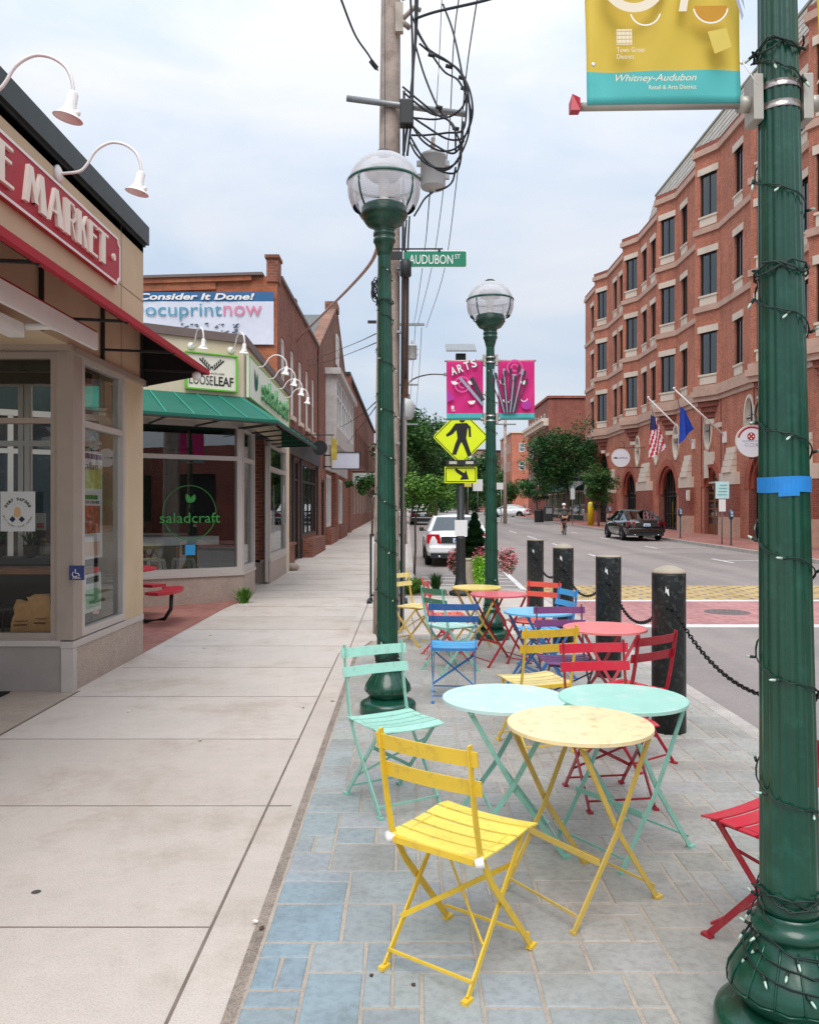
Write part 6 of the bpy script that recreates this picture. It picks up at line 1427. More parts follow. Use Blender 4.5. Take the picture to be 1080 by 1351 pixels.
b = MB(); b.tube([(-.12, 0, .235), (.5, 0, .235)], .01, 6); b.bar((-.16, 0, .15), (0, 0, .15), .02, .1); b.box(.02, .05, -.012, .012, .2, .235); b.box(.44, .47, -.012, .012, .2, .235); b.obj('bracket', M_dark, t)

# ================================================================== PEDESTRIAN SIGN
Y_ = 15.0
t = thing('crossing_sign', 'yellow green pedestrian crossing sign with flashing beacon on a black post and solar panel', 'road sign', (gx(607.5, Y_), Y_, 0))
b = MB(); b.lathe([(0, .2), (.03, .22), (.07, .2), (.1, .13), (.3, .095), (1.0, .085), (1.02, .095), (1.06, .095), (1.08, .07), (4.25, .06), (4.35, .06)], n=20); b.obj('post', M_dark, t)
zc = gz(577, Y_); h = .52
def diamond(r): return [(0, -r), (r, 0), (0, r), (-r, 0)]
def rdiamond(r, c):
    out = []
    for k in range(4):
        a = -PI/2+k*PI/2; cx, cy = (r-c*1.414)*math.cos(a), (r-c*1.414)*math.sin(a)
        for q in range(5): aa = a-PI/4+PI/2*q/4; out.append((cx+c*math.cos(aa), cy+c*math.sin(aa)))
    return out
M_fy = mat('fluorescent_yellow', lin(222, 240, 10), .5, var=.03)
b = MB(); b.prism([(x, zc+z) for x, z in rdiamond(h, .05)], 'y', -.10, -.095); b.obj('sign_plate', M_fy, t)
b = MB(); o_, i_ = rdiamond(h-.025, .04), rdiamond(h-.045, .03); n = len(o_)
for k in range(n): b.quad((o_[k][0], -.1015, zc+o_[k][1]), (o_[(k+1) % n][0], -.1015, zc+o_[(k+1) % n][1]), (i_[(k+1) % n][0], -.1015, zc+i_[(k+1) % n][1]), (i_[k][0], -.1015, zc+i_[k][1]))
b.obj('black_border', M_inkb, t)
b = MB()
def pp(pts, y=-.103): b.poly([(x*1.02, y, zc-.02+z*1.02) for x, z in pts])
b2 = [( .02+.055*math.cos(a), .33+.055*math.sin(a)) for a in [k*PI/6 for k in range(12)]]; pp(b2)
pp([(-.1, .26), (.1, .27), (.12, .2), (.09, -.02), (-.06, -.02), (-.08, .12)], -.1035)
pp([(-.1, .26), (-.2, .12), (-.27, .06), (-.25, .02), (-.15, .07), (-.06, .17)], -.1033); pp([(.1, .27), (.17, .2), (.18, .02), (.14, .02), (.13, .17), (.08, .2)], -.1031)
pp([(-.06, 0), (.04, 0), (-.02, -.12), (-.09, -.3), (-.16, -.29), (-.11, -.12)], -.1037); pp([(-.03, 0), (.09, 0), (.12, -.1), (.19, -.31), (.12, -.33), (.05, -.15)], -.1039)
b.obj('walking_figure', M_inkb, t)
zl = gz(611, Y_)
b = MB(); b.box(-.27, .27, -.16, -.08, zl-.05, zl+.05); b.obj('beacon_bar', M_dark, t)
b = MB(); b.box(-.22, -.08, -.166, -.161, zl-.025, zl+.025); b.box(.08, .22, -.166, -.161, zl-.025, zl+.025); b.obj('beacon_lamp', mat('amber_lens', lin(200, 196, 180), .3), t)
z0, z1 = gz(637.5, Y_), gz(616, Y_)
b = MB(); b.box(-.30, .29, -.10, -.095, z0, z1); b.obj('arrow_plate', M_fy, t)
b = MB(); e = .02; 
for (x0, x1, za_, zb_) in ((-.28, .27, z0+e, z0+e+.014), (-.28, .27, z1-e-.014, z1-e), (-.28, -.266, z0+e+.014, z1-e-.014), (.256, .27, z0+e+.014, z1-e-.014)): b.box(x0, x1, -.1035, -.1005, za_, zb_)
zm = (z0+z1)/2
b.poly([(x, -.104, zm+z) for x, z in ((-.12, .10), (-.08, .04), (.02, -.02), (-.02, -.09), (.14, -.08), (.09, .09), (.06, .03), (-.08, .115))]); b.obj('arrow', M_inkb, t)
b = MB(); b.box(-.115, .115, -.09, -.085, gz(707, Y_), gz(686, Y_)); b.obj('back_plate', M_paper, t)
b = MB(); b.hexa([(-.27, -.22, 4.42), (.27, -.22, 4.42), (.27, .22, 4.62), (-.27, .22, 4.62), (-.27, -.22, 4.45), (.27, -.22, 4.45), (.27, .22, 4.65), (-.27, .22, 4.65)]); b.obj('solar_panel', M_steel, t)
b = MB(); b.box(-.09, .09, -.07, .07, 4.2, 4.42); b.obj('panel_mount', M_dark, t)

# ================================================================== BOLLARDS & CHAINS
BOL = [(1.868, 5.85, 'largest black bollard with a domed cap, nearest to the tables'), (1.904, 7.75, 'flat capped black bollard, second nearest'), (1.80, 9.45, 'black bollard with a rounded pale cap, third from the camera'), (1.83, 11.7, 'furthest black bollard, flat topped with a white scrape')]
G_b = 'black bollards along the kerb'
for k, (X, Y, lab) in enumerate(BOL+[(1.95, 3.35, 'black bollard just outside the frame, end of the nearest chain')]):
    t = thing('bollard', lab, 'bollard', (X, Y, 0), 0, G_b)
    b = MB(); b.lathe([(0, .12), (1.12, .118), (1.135, .116)], n=32); b.obj('post', M_boll, t)
    b = MB(); b.lathe([(1.135, .119), (1.145, .119), (1.165 if k in (0, 2, 4) else 1.15, .09), (1.185 if k in (0, 2, 4) else 1.152, .04), (1.19 if k in (0, 2, 4) else 1.152, .0)], n=32); b.obj('cap', M_bolt, t)
    rr = random.Random(k+40); b = MB()
    for q in range(1):
        a = -PI/2-.5+q*.16; zz = 1.0+rr.uniform(-.03, .03); rr_ = .1205; pts = [(.0, 0), (.05, .01), (.22, -.02), (.18, .035), (.08, .03), (.02, .055)]
        b.poly([(rr_*math.cos(a+x), rr_*math.sin(a+x), zz+z) for x, z in pts])
    b.obj('scrape', M_paper, t)
    for s_ in (-1, 1):
        b = MB(); b.tube([(-.05, s_*.105, 1.0-.11), (-.03, s_*.14, .9), (-.01, s_*.105, .87)], .008, 6); b.obj('eye_bolt', M_chain, t)
def torus_link(b, c, d, roll, L=.045, W=.026, r=.0045):
    d = d.normalized(); u = V((0, 0, 1)) if abs(d.z) < .9 else V((1, 0, 0)); s_ = d.cross(u).normalized(); u = s_.cross(d)
    s2 = s_*math.cos(roll)+u*math.sin(roll); pts = [c+d*(L/2)*math.cos(a)+s2*(W/2)*math.sin(a) for a in [2*PI*k/10 for k in range(11)]]
    b.tube(pts, r, 5, False)
allb = [(1.95, 3.35)]+[(x, y) for x, y, _ in BOL]
labs = ['chain swinging from the largest bollard toward the right edge', 'chain between the largest bollard and the flat capped one', 'chain between the flat capped bollard and the rounded one', 'chain between the two furthest bollards']
for k in range(4):
    (xa, ya), (xb, yb) = allb[k], allb[k+1]; A = V((xa-.0, ya+.13, .88)); B = V((xb, yb-.13, .88)); sag = [.30, .22, .20, .17][k]
    n = 400; P = [A.lerp(B, i/n)-V((0, 0, sag*4*(i/n)*(1-i/n))) for i in range(n+1)]; b = MB(); acc = 0; j = 0
    for i in range(1, n+1):
        acc += (P[i]-P[i-1]).length
        if acc > .033: acc = 0; j += 1; torus_link(b, P[i], P[i]-P[i-1], (j % 2)*PI/2+.3)
    tag(b.obj('chain', M_chain), labs[k], 'chain', 'chains between the bollards')

# ================================================================== BISTRO FURNITURE
def paint(name, rgb, wear=(140, 108, 78), amt=.3, **k): return mat(name, lin(*rgb), .42, var=.05, scale=7, dirt=lin(*wear), dirt_amt=amt, dscale=k.get('ds', 24), coat=.15, bump=.04, bscale=90)
def table(label, X, Y, rz, h, d, mtop, mleg, oval=1):
    t = thing('bistro_table', label, 'table', (X, Y, .008), rz, 'round folding bistro tables')
    b = MB(); R = d/2; n = 56; rings = []
    for z, r in ((h-.018, R-.004), (h-.018, R), (h-.003, R+.001), (h, R-.003), (h, 0.001)): rings.append([(r*math.cos(2*PI*k/n), r*oval*math.sin(2*PI*k/n), z) for k in range(n)])
    b.ring_loft(rings, False); b.quad(*[(x, y, h-.01) for x, y in ((-R*.6, -R*.6), (R*.6, -R*.6), (R*.6, R*.6), (-R*.6, R*.6))]); b.obj('tabletop', mtop, t)
    wx, wy = .24, .2; hh = h-.03
    for sy in (-1, 1):
        for sx in (-1, 1):
            b = MB(); y = sy*wy+(.006 if sx > 0 else -.006); bx = MB()
            b.bar((sx*wx, y, .008), (sx*.012, y, .34*h+.11*h), .007, .022, up=(1, 0, 0)); b.bar((sx*.012, y, .45*h), (-sx*wx*.78, y*1.0, hh), .007, .022, up=(1, 0, 0))
            b.box(sx*wx-.012, sx*wx+.012+sx*.016, y-.014, y+.014, .0, .012); b.obj('leg', mleg, t)
    b = MB()
    for sx in (-1, 1):
        b = MB(); b.bar((sx*wx*.93, -wy, .06), (sx*wx*.93, wy, .06), .006, .01); b.obj('crossbar', mleg, t); b = MB(); b.bar((-sx*wx*.78, -wy-.02, hh+.004), (-sx*wx*.78, wy+.02, hh+.004), .022, .006); b.obj('top_rail', mleg, t)
    b = MB()
    b.bar((-wx*.42, -wy, .23), (-wx*.42, wy, .23), .006, .024); b.obj('crossbar', mleg, t)
    return t
P_ = {k: paint('enamel_'+k, v) for k, v in {'yellow': (246, 218, 88), 'mustard': (230, 192, 54), 'cream': (246, 222, 160), 'cream_leg': (206, 176, 84), 'mint': (166, 220, 202), 'pale_mint': (190, 230, 220), 'mint_leg': (138, 194, 176), 'sky': (70, 170, 228), 'navy': (34, 96, 164), 'blue_leg': (54, 120, 180), 'red': (206, 34, 58), 'deep_red': (160, 24, 44), 'coral': (226, 92, 76), 'salmon': (234, 122, 122), 'rose': (206, 78, 92), 'purple': (112, 58, 112), 'plum_leg': (84, 44, 80), 'forest': (60, 130, 98), 'pale_yellow': (238, 216, 140)}.items()}
M_ctop = paint('enamel_cream_top', (246, 224, 172), (176, 148, 108), .5, ds=18)
M_ptop = paint('enamel_pale_top', (196, 226, 220), (228, 226, 214), .6, ds=10)
table('cream yellow round table, nearest of all the tables', .707, 3.36, math.radians(34), .71, .59, M_ctop, P_['cream_leg'])
table('pale mint round table with faded top, left of the pair behind the cream one', .462, 3.90, math.radians(4), .692, .588, M_ptop, P_['mint_leg'])
table('bright mint round table, right of the pair behind the cream one', 1.015, 3.86, math.radians(34), .700, .594, paint('enamel_mint_top', (168, 222, 204), (214, 226, 216), .5, ds=12), P_['mint_leg'])
table('salmon pink round table in front of the flat capped bollard', 1.46, 6.05, 0, .71, .61, paint('enamel_salmon_top', (238, 132, 130)), P_['rose'])
table('sky blue round table behind the mustard chair', 1.12, 7.0, .3, .71, .59, paint('enamel_sky_top', (112, 186, 228)), P_['blue_leg'])
table('rose red round table beside the furthest street lamp', .94, 8.42, math.radians(25), .71, .585, paint('enamel_rose_top', (218, 96, 104)), P_['deep_red'])
table('small yellow round table, furthest of all the tables', .775, 9.15, math.radians(15), .71, .55, paint('enamel_sand_top', (232, 204, 108)), P_['cream_leg'])
def chair(label, X, Y, deg, mback, mseat, mleg, tape=False):
    t = thing('bistro_chair', label, 'chair', (X, Y, .008), -math.radians(deg), 'slatted folding bistro chairs')
    wx = .18
    for sx in (-1, 1):
        x = sx*wx; b = MB()
        P = [(-.215, .83), (-.20, .70), (-.178, .58), (-.150, .46), (-.07, .33), (.205, .012)]
        for a, c in zip(P, P[1:]): b.bar((x, a[0], a[1]), (x, c[0], c[1]), .007, .024, up=(0, 1, 0))
        b.box(x-.012, x+.012, .19, .232, 0, .012); b.obj('back_leg', mleg, t)
        b = MB(); x2 = sx*(wx-.012); b.bar((x2, -.205, .012), (x2, .175, .435), .007, .022, up=(0, 1, 0)); b.box(x2-.012, x2+.012, -.232, -.19, 0, .012); b.obj('front_leg', mleg, t)
        b = MB(); b.bar((sx*(wx-.02), -.165, .432), (sx*(wx-.02), .21, .437), .007, .02); b.obj('seat_rail', mleg, t)
    b = MB(); b.bar((-wx, .195, .055), (wx, .195, .055), .007, .01); b.obj('crossbar', mleg, t)
    b = MB(); b.bar((-wx+.01, -.185, .055), (wx-.01, -.185, .055), .007, .01); b.obj('crossbar', mleg, t)
    b = MB(); b.bar((-wx+.01, -.11, .14), (wx-.01, .11, .34), .005, .018); b.bar((wx-.02, -.10, .135), (-wx+.02, .13, .36), .005, .012)
    b.obj('brace', mleg, t); b = MB(); b.bar((-wx, -.155, .43), (wx, -.155, .43), .012, .022); b.obj('crossbar', mleg, t); b = MB(); b.bar((-wx+.012, .165, .42), (wx-.012, .165, .42), .01, .012); b.obj('crossbar', mleg, t)
    for zc in (.785, .685):
        b = MB(); n = 10; hh = .026
        for i in range(n):
            x0, x1 = -.205+.41*i/n, -.205+.41*(i+1)/n; c0, c1 = .018*(1-(x0/.205)**2), .018*(1-(x1/.205)**2); yb = -.192-(zc-.735)*.25
            b.hexa([(x0, yb-c0, zc-hh), (x1, yb-c1, zc-hh), (x1, yb-c1+.007, zc-hh), (x0, yb-c0+.007, zc-hh), (x0, yb-c0-.008, zc+hh), (x1, yb-c1-.008, zc+hh), (x1, yb-c1-.001, zc+hh), (x0, yb-c0-.001, zc+hh)])
        b.obj('back_slat', mback, t)
    for k in range(5):
        y0 = -.150+k*.0785; y1 = y0+.0655; b = MB(); n = 8; zs = [.450, .447, .446, .449, .455][k]; ze = [.448, .446, .448, .454, .448][k]
        for i in range(n):
            x0, x1 = -.195+.39*i/n, -.195+.39*(i+1)/n; c = lambda x: -.010*(1-(x/.195)**2)
            b.hexa([(x0, y0, zs-.006+c(x0)), (x1, y0, zs-.006+c(x1)), (x1, y1, ze-.006+c(x1)), (x0, y1, ze-.006+c(x0)), (x0, y0, zs+c(x0)), (x1, y0, zs+c(x1)), (x1, y1, ze+c(x1)), (x0, y1, ze+c(x0))])
        b.obj('seat_slat', mseat, t)
    if tape:
        for sx in (-1, 1): b = MB(); b.tube([(sx*(wx-.01), -.165, .43), (sx*(wx+.014), -.148, .436)], [.016, .02], 8); b.obj('white_tape', M_white, t)
    return t
e = P_
chair('bright yellow chair with white tape at the seat corners, nearest to the camera', .18, 2.90, 36, e['mustard'], e['yellow'], e['mustard'], True)
chair('mint green chair facing the camera in front of the middle street lamp', -.085, 4.45, 150, e['mint'], e['mint'], e['mint_leg'])
chair('blue chair with dark blue back slats, right of the middle lamp post', .39, 6.86, 4, e['navy'], e['sky'], e['blue_leg'])
chair('forest green backed chair with mint seat behind the blue chair', .42, 8.03, 58, e['forest'], e['pale_mint'], e['mint_leg'])
chair('pale yellow chair beside the foot of the utility pole', .07, 9.62, 128, e['pale_yellow'], e['pale_yellow'], e['cream_leg'])
chair('coral chair mostly hidden behind the forest green chair', .40, 8.78, 82, e['coral'], e['coral'], e['rose'])
chair('coral chair in front of the rounded bollard', 1.30, 8.42, -140, e['coral'], e['coral'], e['deep_red'])
chair('sky blue chair turned side on behind the sky blue table', 1.32, 7.72, -105, e['sky'], e['sky'], e['blue_leg'])
chair('purple chair between the sky blue and the salmon tables', 1.21, 6.24, 176, e['purple'], e['purple'], e['plum_leg'])
chair('mustard yellow chair with pale seat behind the pale mint table', .86, 5.47, -18, e['mustard'], e['pale_yellow'], e['mustard'])
chair('bright red chair directly behind the mint table', 1.10, 4.50, 172, e['red'], e['red'], e['deep_red'])
chair('dark red chair close to the largest bollard', 1.40, 5.17, -36, e['deep_red'], e['red'], e['deep_red'])
chair('red chair half hidden behind the near lamp post at the right edge', 1.38, 2.96, -33, e['red'], e['red'], e['deep_red'])

# info stand behind the pole
t = thing('display_stand', 'black framed poster display stand behind the utility pole', 'display stand', (gx(511, 13.9), 13.9, 0))
b = MB(); b.box(-.30, -.265, -.03, .03, 0, 1.16); b.box(.265, .30, -.03, .03, 0, 1.16); b.box(-.265, .265, -.03, .03, 1.125, 1.16); b.box(-.265, .265, -.03, .03, .1, .13); b.obj('frame', M_dark, t)
b = MB(); b.box(-.26, .26, -.012, .012, .14, 1.12); b.obj('poster', M_paper, t)
b = MB(); b.box(.12, .25, -.016, -.013, .55, .70); b.obj('green_print', M_gn, t); b = MB(); b.box(.12, .25, -.016, -.013, .2, .5); b.obj('blue_print', mat('print_sky', lin(120, 180, 220), .7, var=.3), t)
b = MB(); b.box(-.34, -.26, -.25, .25, 0, .04); b.box(.26, .34, -.25, .25, 0, .04); b.obj('foot', M_dark, t)
# planter
t = thing('planter', 'pale square planter holding an evergreen and pink flowers behind the black sign post', 'planter', (gx(630, 15.6), 15.6, 0))
b = MB(); b.hexa([(-.3, -.3, 0), (.3, -.3, 0), (.3, .3, 0), (-.3, .3, 0), (-.34, -.34, .62), (.34, -.34, .62), (.34, .34, .62), (-.34, .34, .62)]); b.box(-.36, .36, -.36, .36, .62, .66); b.obj('tub', M_lime, t, .015)
PX, PY = gx(630, 15.6), 15.6
def leaves(b, rr, c, R, n, s, hang=0):
    for k in range(n):
        d = V((rr.gauss(0, 1), rr.gauss(0, 1), rr.gauss(0, 1))).normalized()*(rr.random()**.4); p = V((c[0]+d.x*R[0], c[1]+d.y*R[1], c[2]+d.z*R[2]))
        a = rr.uniform(0, 6.28); l = s*rr.uniform(.6, 1.3); u = V((math.cos(a), math.sin(a), rr.uniform(-.7, .4)-hang)).normalized()*l; w = u.cross(V((rr.uniform(-1, 1), rr.uniform(-1, 1), 1))).normalized()*l*.38
        b.add([p-u*.5, p+w*.5, p+u*.5, p-w*.5], [(0, 1, 2, 3)])
rr = random.Random(21)
b = MB()
for k in range(9000):
    z = rr.random()**1.25; R_ = (1-z)**.85*.30*(.9+.25*math.sin(z*34+rr.random()*2)); a = rr.uniform(0, 6.28); r = R_*(.72+.3*rr.random()); p = V((r*math.cos(a), r*math.sin(a), z*.86)); u = V((math.cos(a), math.sin(a), .55)).normalized()*.04*rr.uniform(.6, 1.3); w = V((-math.sin(a), math.cos(a), rr.uniform(-.6, .6)))*.024
    b.add([p-w, p+w, p+u], [(0, 1, 2)])
o = b.obj('dwarf_spruce', leafmat('needle_green', lin(14, 40, 24), lin(30, 70, 36), lin(70, 112, 54))); o.location = (PX-.06, PY, .64); tag(o, 'small cone shaped evergreen growing in the pale planter', 'shrub')
for k, (dx, dz, lab, rx) in enumerate(((-.42, .62, 'pink flowers spilling left of the black sign post', .17), (.06, .62, 'pink flowers in the middle of the planter under the evergreen', .2), (.53, .62, 'pink flowers spilling right of the furthest lamp post', .2))):
    t = thing('flower_cluster', lab, 'flowers', (PX+dx, PY-.22, dz), 0, 'pink flowers round the planter')
    b = MB(); leaves(b, rr, (0, 0, -.03), (rx, .16, .25), 420, .08); b.obj('foliage', M_leafB, t)
    b = MB(); leaves(b, rr, (0, -.05, 0), (rx*1.08, .17, .27), 620, .062); b.obj('petals', M_flower, t)
b = MB(); leaves(b, rr, (0, 0, 0), (.2, .1, .13), 220, .08, .3); leaves(b, rr, (.02, -.03, -.22), (.17, .06, .26), 420, .085, .9); o = b.obj('trailing_vine', M_leafD); o.location = (PX+.02, PY-.4, .60); tag(o, 'lime green vine trailing down the front of the pale planter', 'vine')
# tree pit grasses
for k, (px, py, lab) in enumerate(((541, 784, 'tuft of grass beside the display stand'), (549, 782, 'tuft of grass in the middle of the tree pit'), (575, 779, 'dry weedy tuft right of the tree pit'))):
    Y = 1728/(py-670); tuft('grass_tuft', lab, 'grass', (gx(px, Y), Y, 0), 160, .3 if k < 2 else .34, .28 if k < 2 else .2, M_leafA if k < 2 else M_leafB, .012)
b = MB(); b.box(-.15, .75, 14.9, 16.0, .001, .006); struct('tree_pit_soil', b, mat('soil', lin(110, 96, 78), .95, var=.3))
# ================================================================== TREES
def tree(label, X, Y, H, crown_c, R, n, s, m, trunk_r=.12, cat='tree', group=None, seed=0, clumps=26, zb=None, lean=0, name='street_tree', hollow=.45):
    """trunk with limbs reaching into a crown of leaf clumps spread through an ellipsoid"""
    rr = random.Random(seed+int(abs(X)*10+Y)); z0 = zg(Y) if zb is None else zb
    t = thing(name, label, cat, (X, Y, z0), 0, group)
    cc = V(crown_c); cl = []
    for k in range(clumps):
        d = V((rr.gauss(0, 1), rr.gauss(0, 1), rr.gauss(0, .9))).normalized(); q = hollow+(1-hollow)*rr.random()**.7
        irr = 1+.16*math.sin(3*math.atan2(d.y, d.x)+seed)+rr.uniform(-.12, .12)
        cl.append(cc+V((d.x*R[0], d.y*R[1], d.z*R[2]))*q*irr)
    b = MB(); top = V((lean+cc.x*.7, cc.y*.7, cc.z+R[2]*.35)); st = V((0, 0, -.05)); mid = V((lean*.4, 0, max(.6, (cc.z-R[2])*.8)))
    b.tube([st, st*.5+mid*.5+V((.02, 0, 0)), mid, (mid+top)/2, top], [trunk_r*1.15, trunk_r, trunk_r*.85, trunk_r*.5, trunk_r*.15], 9)
    for c in cl[::2]:
        f = rr.uniform(.15, .8); p = mid.lerp(top, f); m1 = p.lerp(c, .5)+V((0, 0, rr.uniform(-.05, .12)*R[2])); b.tube([p, m1, c], [trunk_r*.4*(1-f*.5), trunk_r*.25, trunk_r*.08], 5)
    b.obj('trunk', M_bark, t)
    b = MB(); per = n//clumps; cr = (R[0]*R[1]*R[2])**(1/3)
    for c in cl:
        rc = cr*rr.uniform(.26, .46)
        for k in range(per):
            d = V((rr.gauss(0, 1), rr.gauss(0, 1), rr.gauss(0, 1)*.75)).normalized()*rc*(rr.random()**.45); p = c+d
            a = rr.uniform(0, 6.28); l = s*rr.uniform(.6, 1.35); u = V((math.cos(a), math.sin(a), rr.uniform(-.7, .5))).normalized()*l
            w = u.cross(V((rr.uniform(-1, 1), rr.uniform(-1, 1), rr.uniform(.2, 1)))).normalized()*l*.33
            b.add([p-u*.5, p-u*.05+w, p+u*.5, p-u*.05-w], [(0, 1, 2, 3)])
    b.obj('crown', m, t); return t
# young trees near
tree('slender young tree with bright leaves growing beside the parked white car', .17, 19.9, 2.5, (.28, 0, 2.02), (.72, .7, .42), 5200, .085, M_leafA, .028, seed=3, clumps=34, zb=0, hollow=.2, lean=.05)
tree('small pavement tree with a low dark crown beyond the blank hanging sign', -1.72, 40, 3.4, (-.32, 0, 2.5), (.75, .8, .52), 2600, .12, M_leafB, .05, seed=5, clumps=18, hollow=.2)
tree('large bright green tree rising behind the middle lamp post on the left pavement', .55, 66, 9, (-.1, 0, 6.3), (2.6, 3, 3.4), 15000, .26, M_leafB, .22, seed=1, clumps=60, hollow=.25)
tree('mid green tree behind the crossing sign', 2.8, 82, 9, (0, 0, 5.6), (2.7, 2.8, 3.0), 9000, .3, M_leafC, .22, seed=2, clumps=42)
tree('dark green tree left of the arrow plate', -1.2, 92, 9, (0, 0, 5.0), (3.4, 3, 3.8), 9000, .32, M_leafC, .22, seed=7, clumps=42)
tree('broad crowned tree between the magenta banners and the street', 8.0, 110, 9, (0, 0, 5.0), (3.6, 3, 3.2), 8000, .36, M_leafC, .25, seed=8, clumps=36)
tree('spreading dark tree on the far pavement in front of the corner brick block', 13.9, 71, 8.5, (-.3, 0, 5.6), (3.1, 2.6, 2.55), 17000, .2, M_leafC, .16, seed=4, clumps=66, hollow=.3)
tree('small round street tree beyond the far wooden pole', 13.3, 84, 4.5, (-.2, 0, 3.1), (1.9, 1.6, 1.15), 4500, .2, M_leafC, .1, seed=6, clumps=24)
tree('small bright tree in front of the tall arch of the brick office', 13.45, 57.6, 4.7, (-.1, 0, 3.05), (1.2, 1.15, 1.45), 6500, .15, M_leafB, .07, seed=9, clumps=34, hollow=.15)
tree('small tree between the two far pavement poles', 12.4, 104, 5, (0, 0, 3.2), (2.2, 2, 1.6), 3500, .26, M_leafB, .12, seed=19, clumps=20)
bg = [(-9, 140, 9.5, 5), (-3, 150, 10, 6), (3, 158, 8.5, 5.5), (8.5, 165, 8, 5), (14, 172, 9, 5.5), (20, 180, 10, 6), (-16, 150, 12, 7), (12, 140, 6.5, 4), (5.5, 132, 6, 3.6)]
labs = ['furthest left', 'left of centre', 'behind the arrow plate', 'just right of the arrow plate', 'between the far pole and the green post', 'right of the far pole', 'hidden at the far left', 'low one before the middle brick block', 'low one in the street gap']
for k, (x, y, h, r) in enumerate(bg):
    tree('distant tree closing the end of the street, '+labs[k], x, y, h, (0, 0, h*.55), (r, r*.8, h*.5), 4200, .5, (M_leafC, M_leafB)[k % 2], .3, group='distant trees closing the street', seed=30+k, clumps=26)
b = MB(); rr = random.Random(77)
for k in range(9000):
    x = rr.uniform(-40, 45); y = rr.uniform(196, 215); z = 1.2+rr.random()**.8*(5.5+2*math.sin(x*.4)+1.5*math.sin(x*1.3)); a = rr.uniform(0, 6.28); l = rr.uniform(.5, 1.0)
    p = V((x, y, z)); u = V((math.cos(a), .3, rr.uniform(-.6, .6))).normalized()*l; w = u.cross(V((0, 1, rr.uniform(-.4, .4)))).normalized()*l*.5; b.add([p-u*.5, p+w*.5, p+u*.5, p-w*.5], [(0, 1, 2, 3)])
struct('far_woodland', b, M_leafC, 'stuff')

# across the road beside the photographer (seen mirrored in the shop glass)
for k, (x, y) in enumerate(((16.5, 5.0), (16, -9), (16.5, -20))):
    tree('broad kerbside tree across the road, mirrored in the shop glass', x, y, 5, (0, 0, 3.0), (2.6, 3.4, 1.9), 3000, .4, M_leafC, .25, group='kerbside trees mirrored in the shop glass', seed=50+k, clumps=26, zb=0)
t = thing('rear_brick_building', 'brick building across the road beside the photographer, mirrored in the shop glass', 'building', (0, 0, 0))
P, Q = (19, 19), (19, -34); ops = [(1.5+4*k, 3.9+4*k, z, z+2.4) for z in (.9,) for k in range(13)]
b = MB(); wall(b, P, Q, 0, 4.7, ops); b.box(19.3, 32, -34, 19, 4.5, 4.7); b.quad((19, 19, 0), (32, 19, 0), (32, 19, 4.7), (19, 19, 4.7)); b.obj('wall', M_brRd, t)
b = MB(); b.box(19.2, 19.25, -34, 19, 0, 4.4); b.obj('glazing', M_void, t)
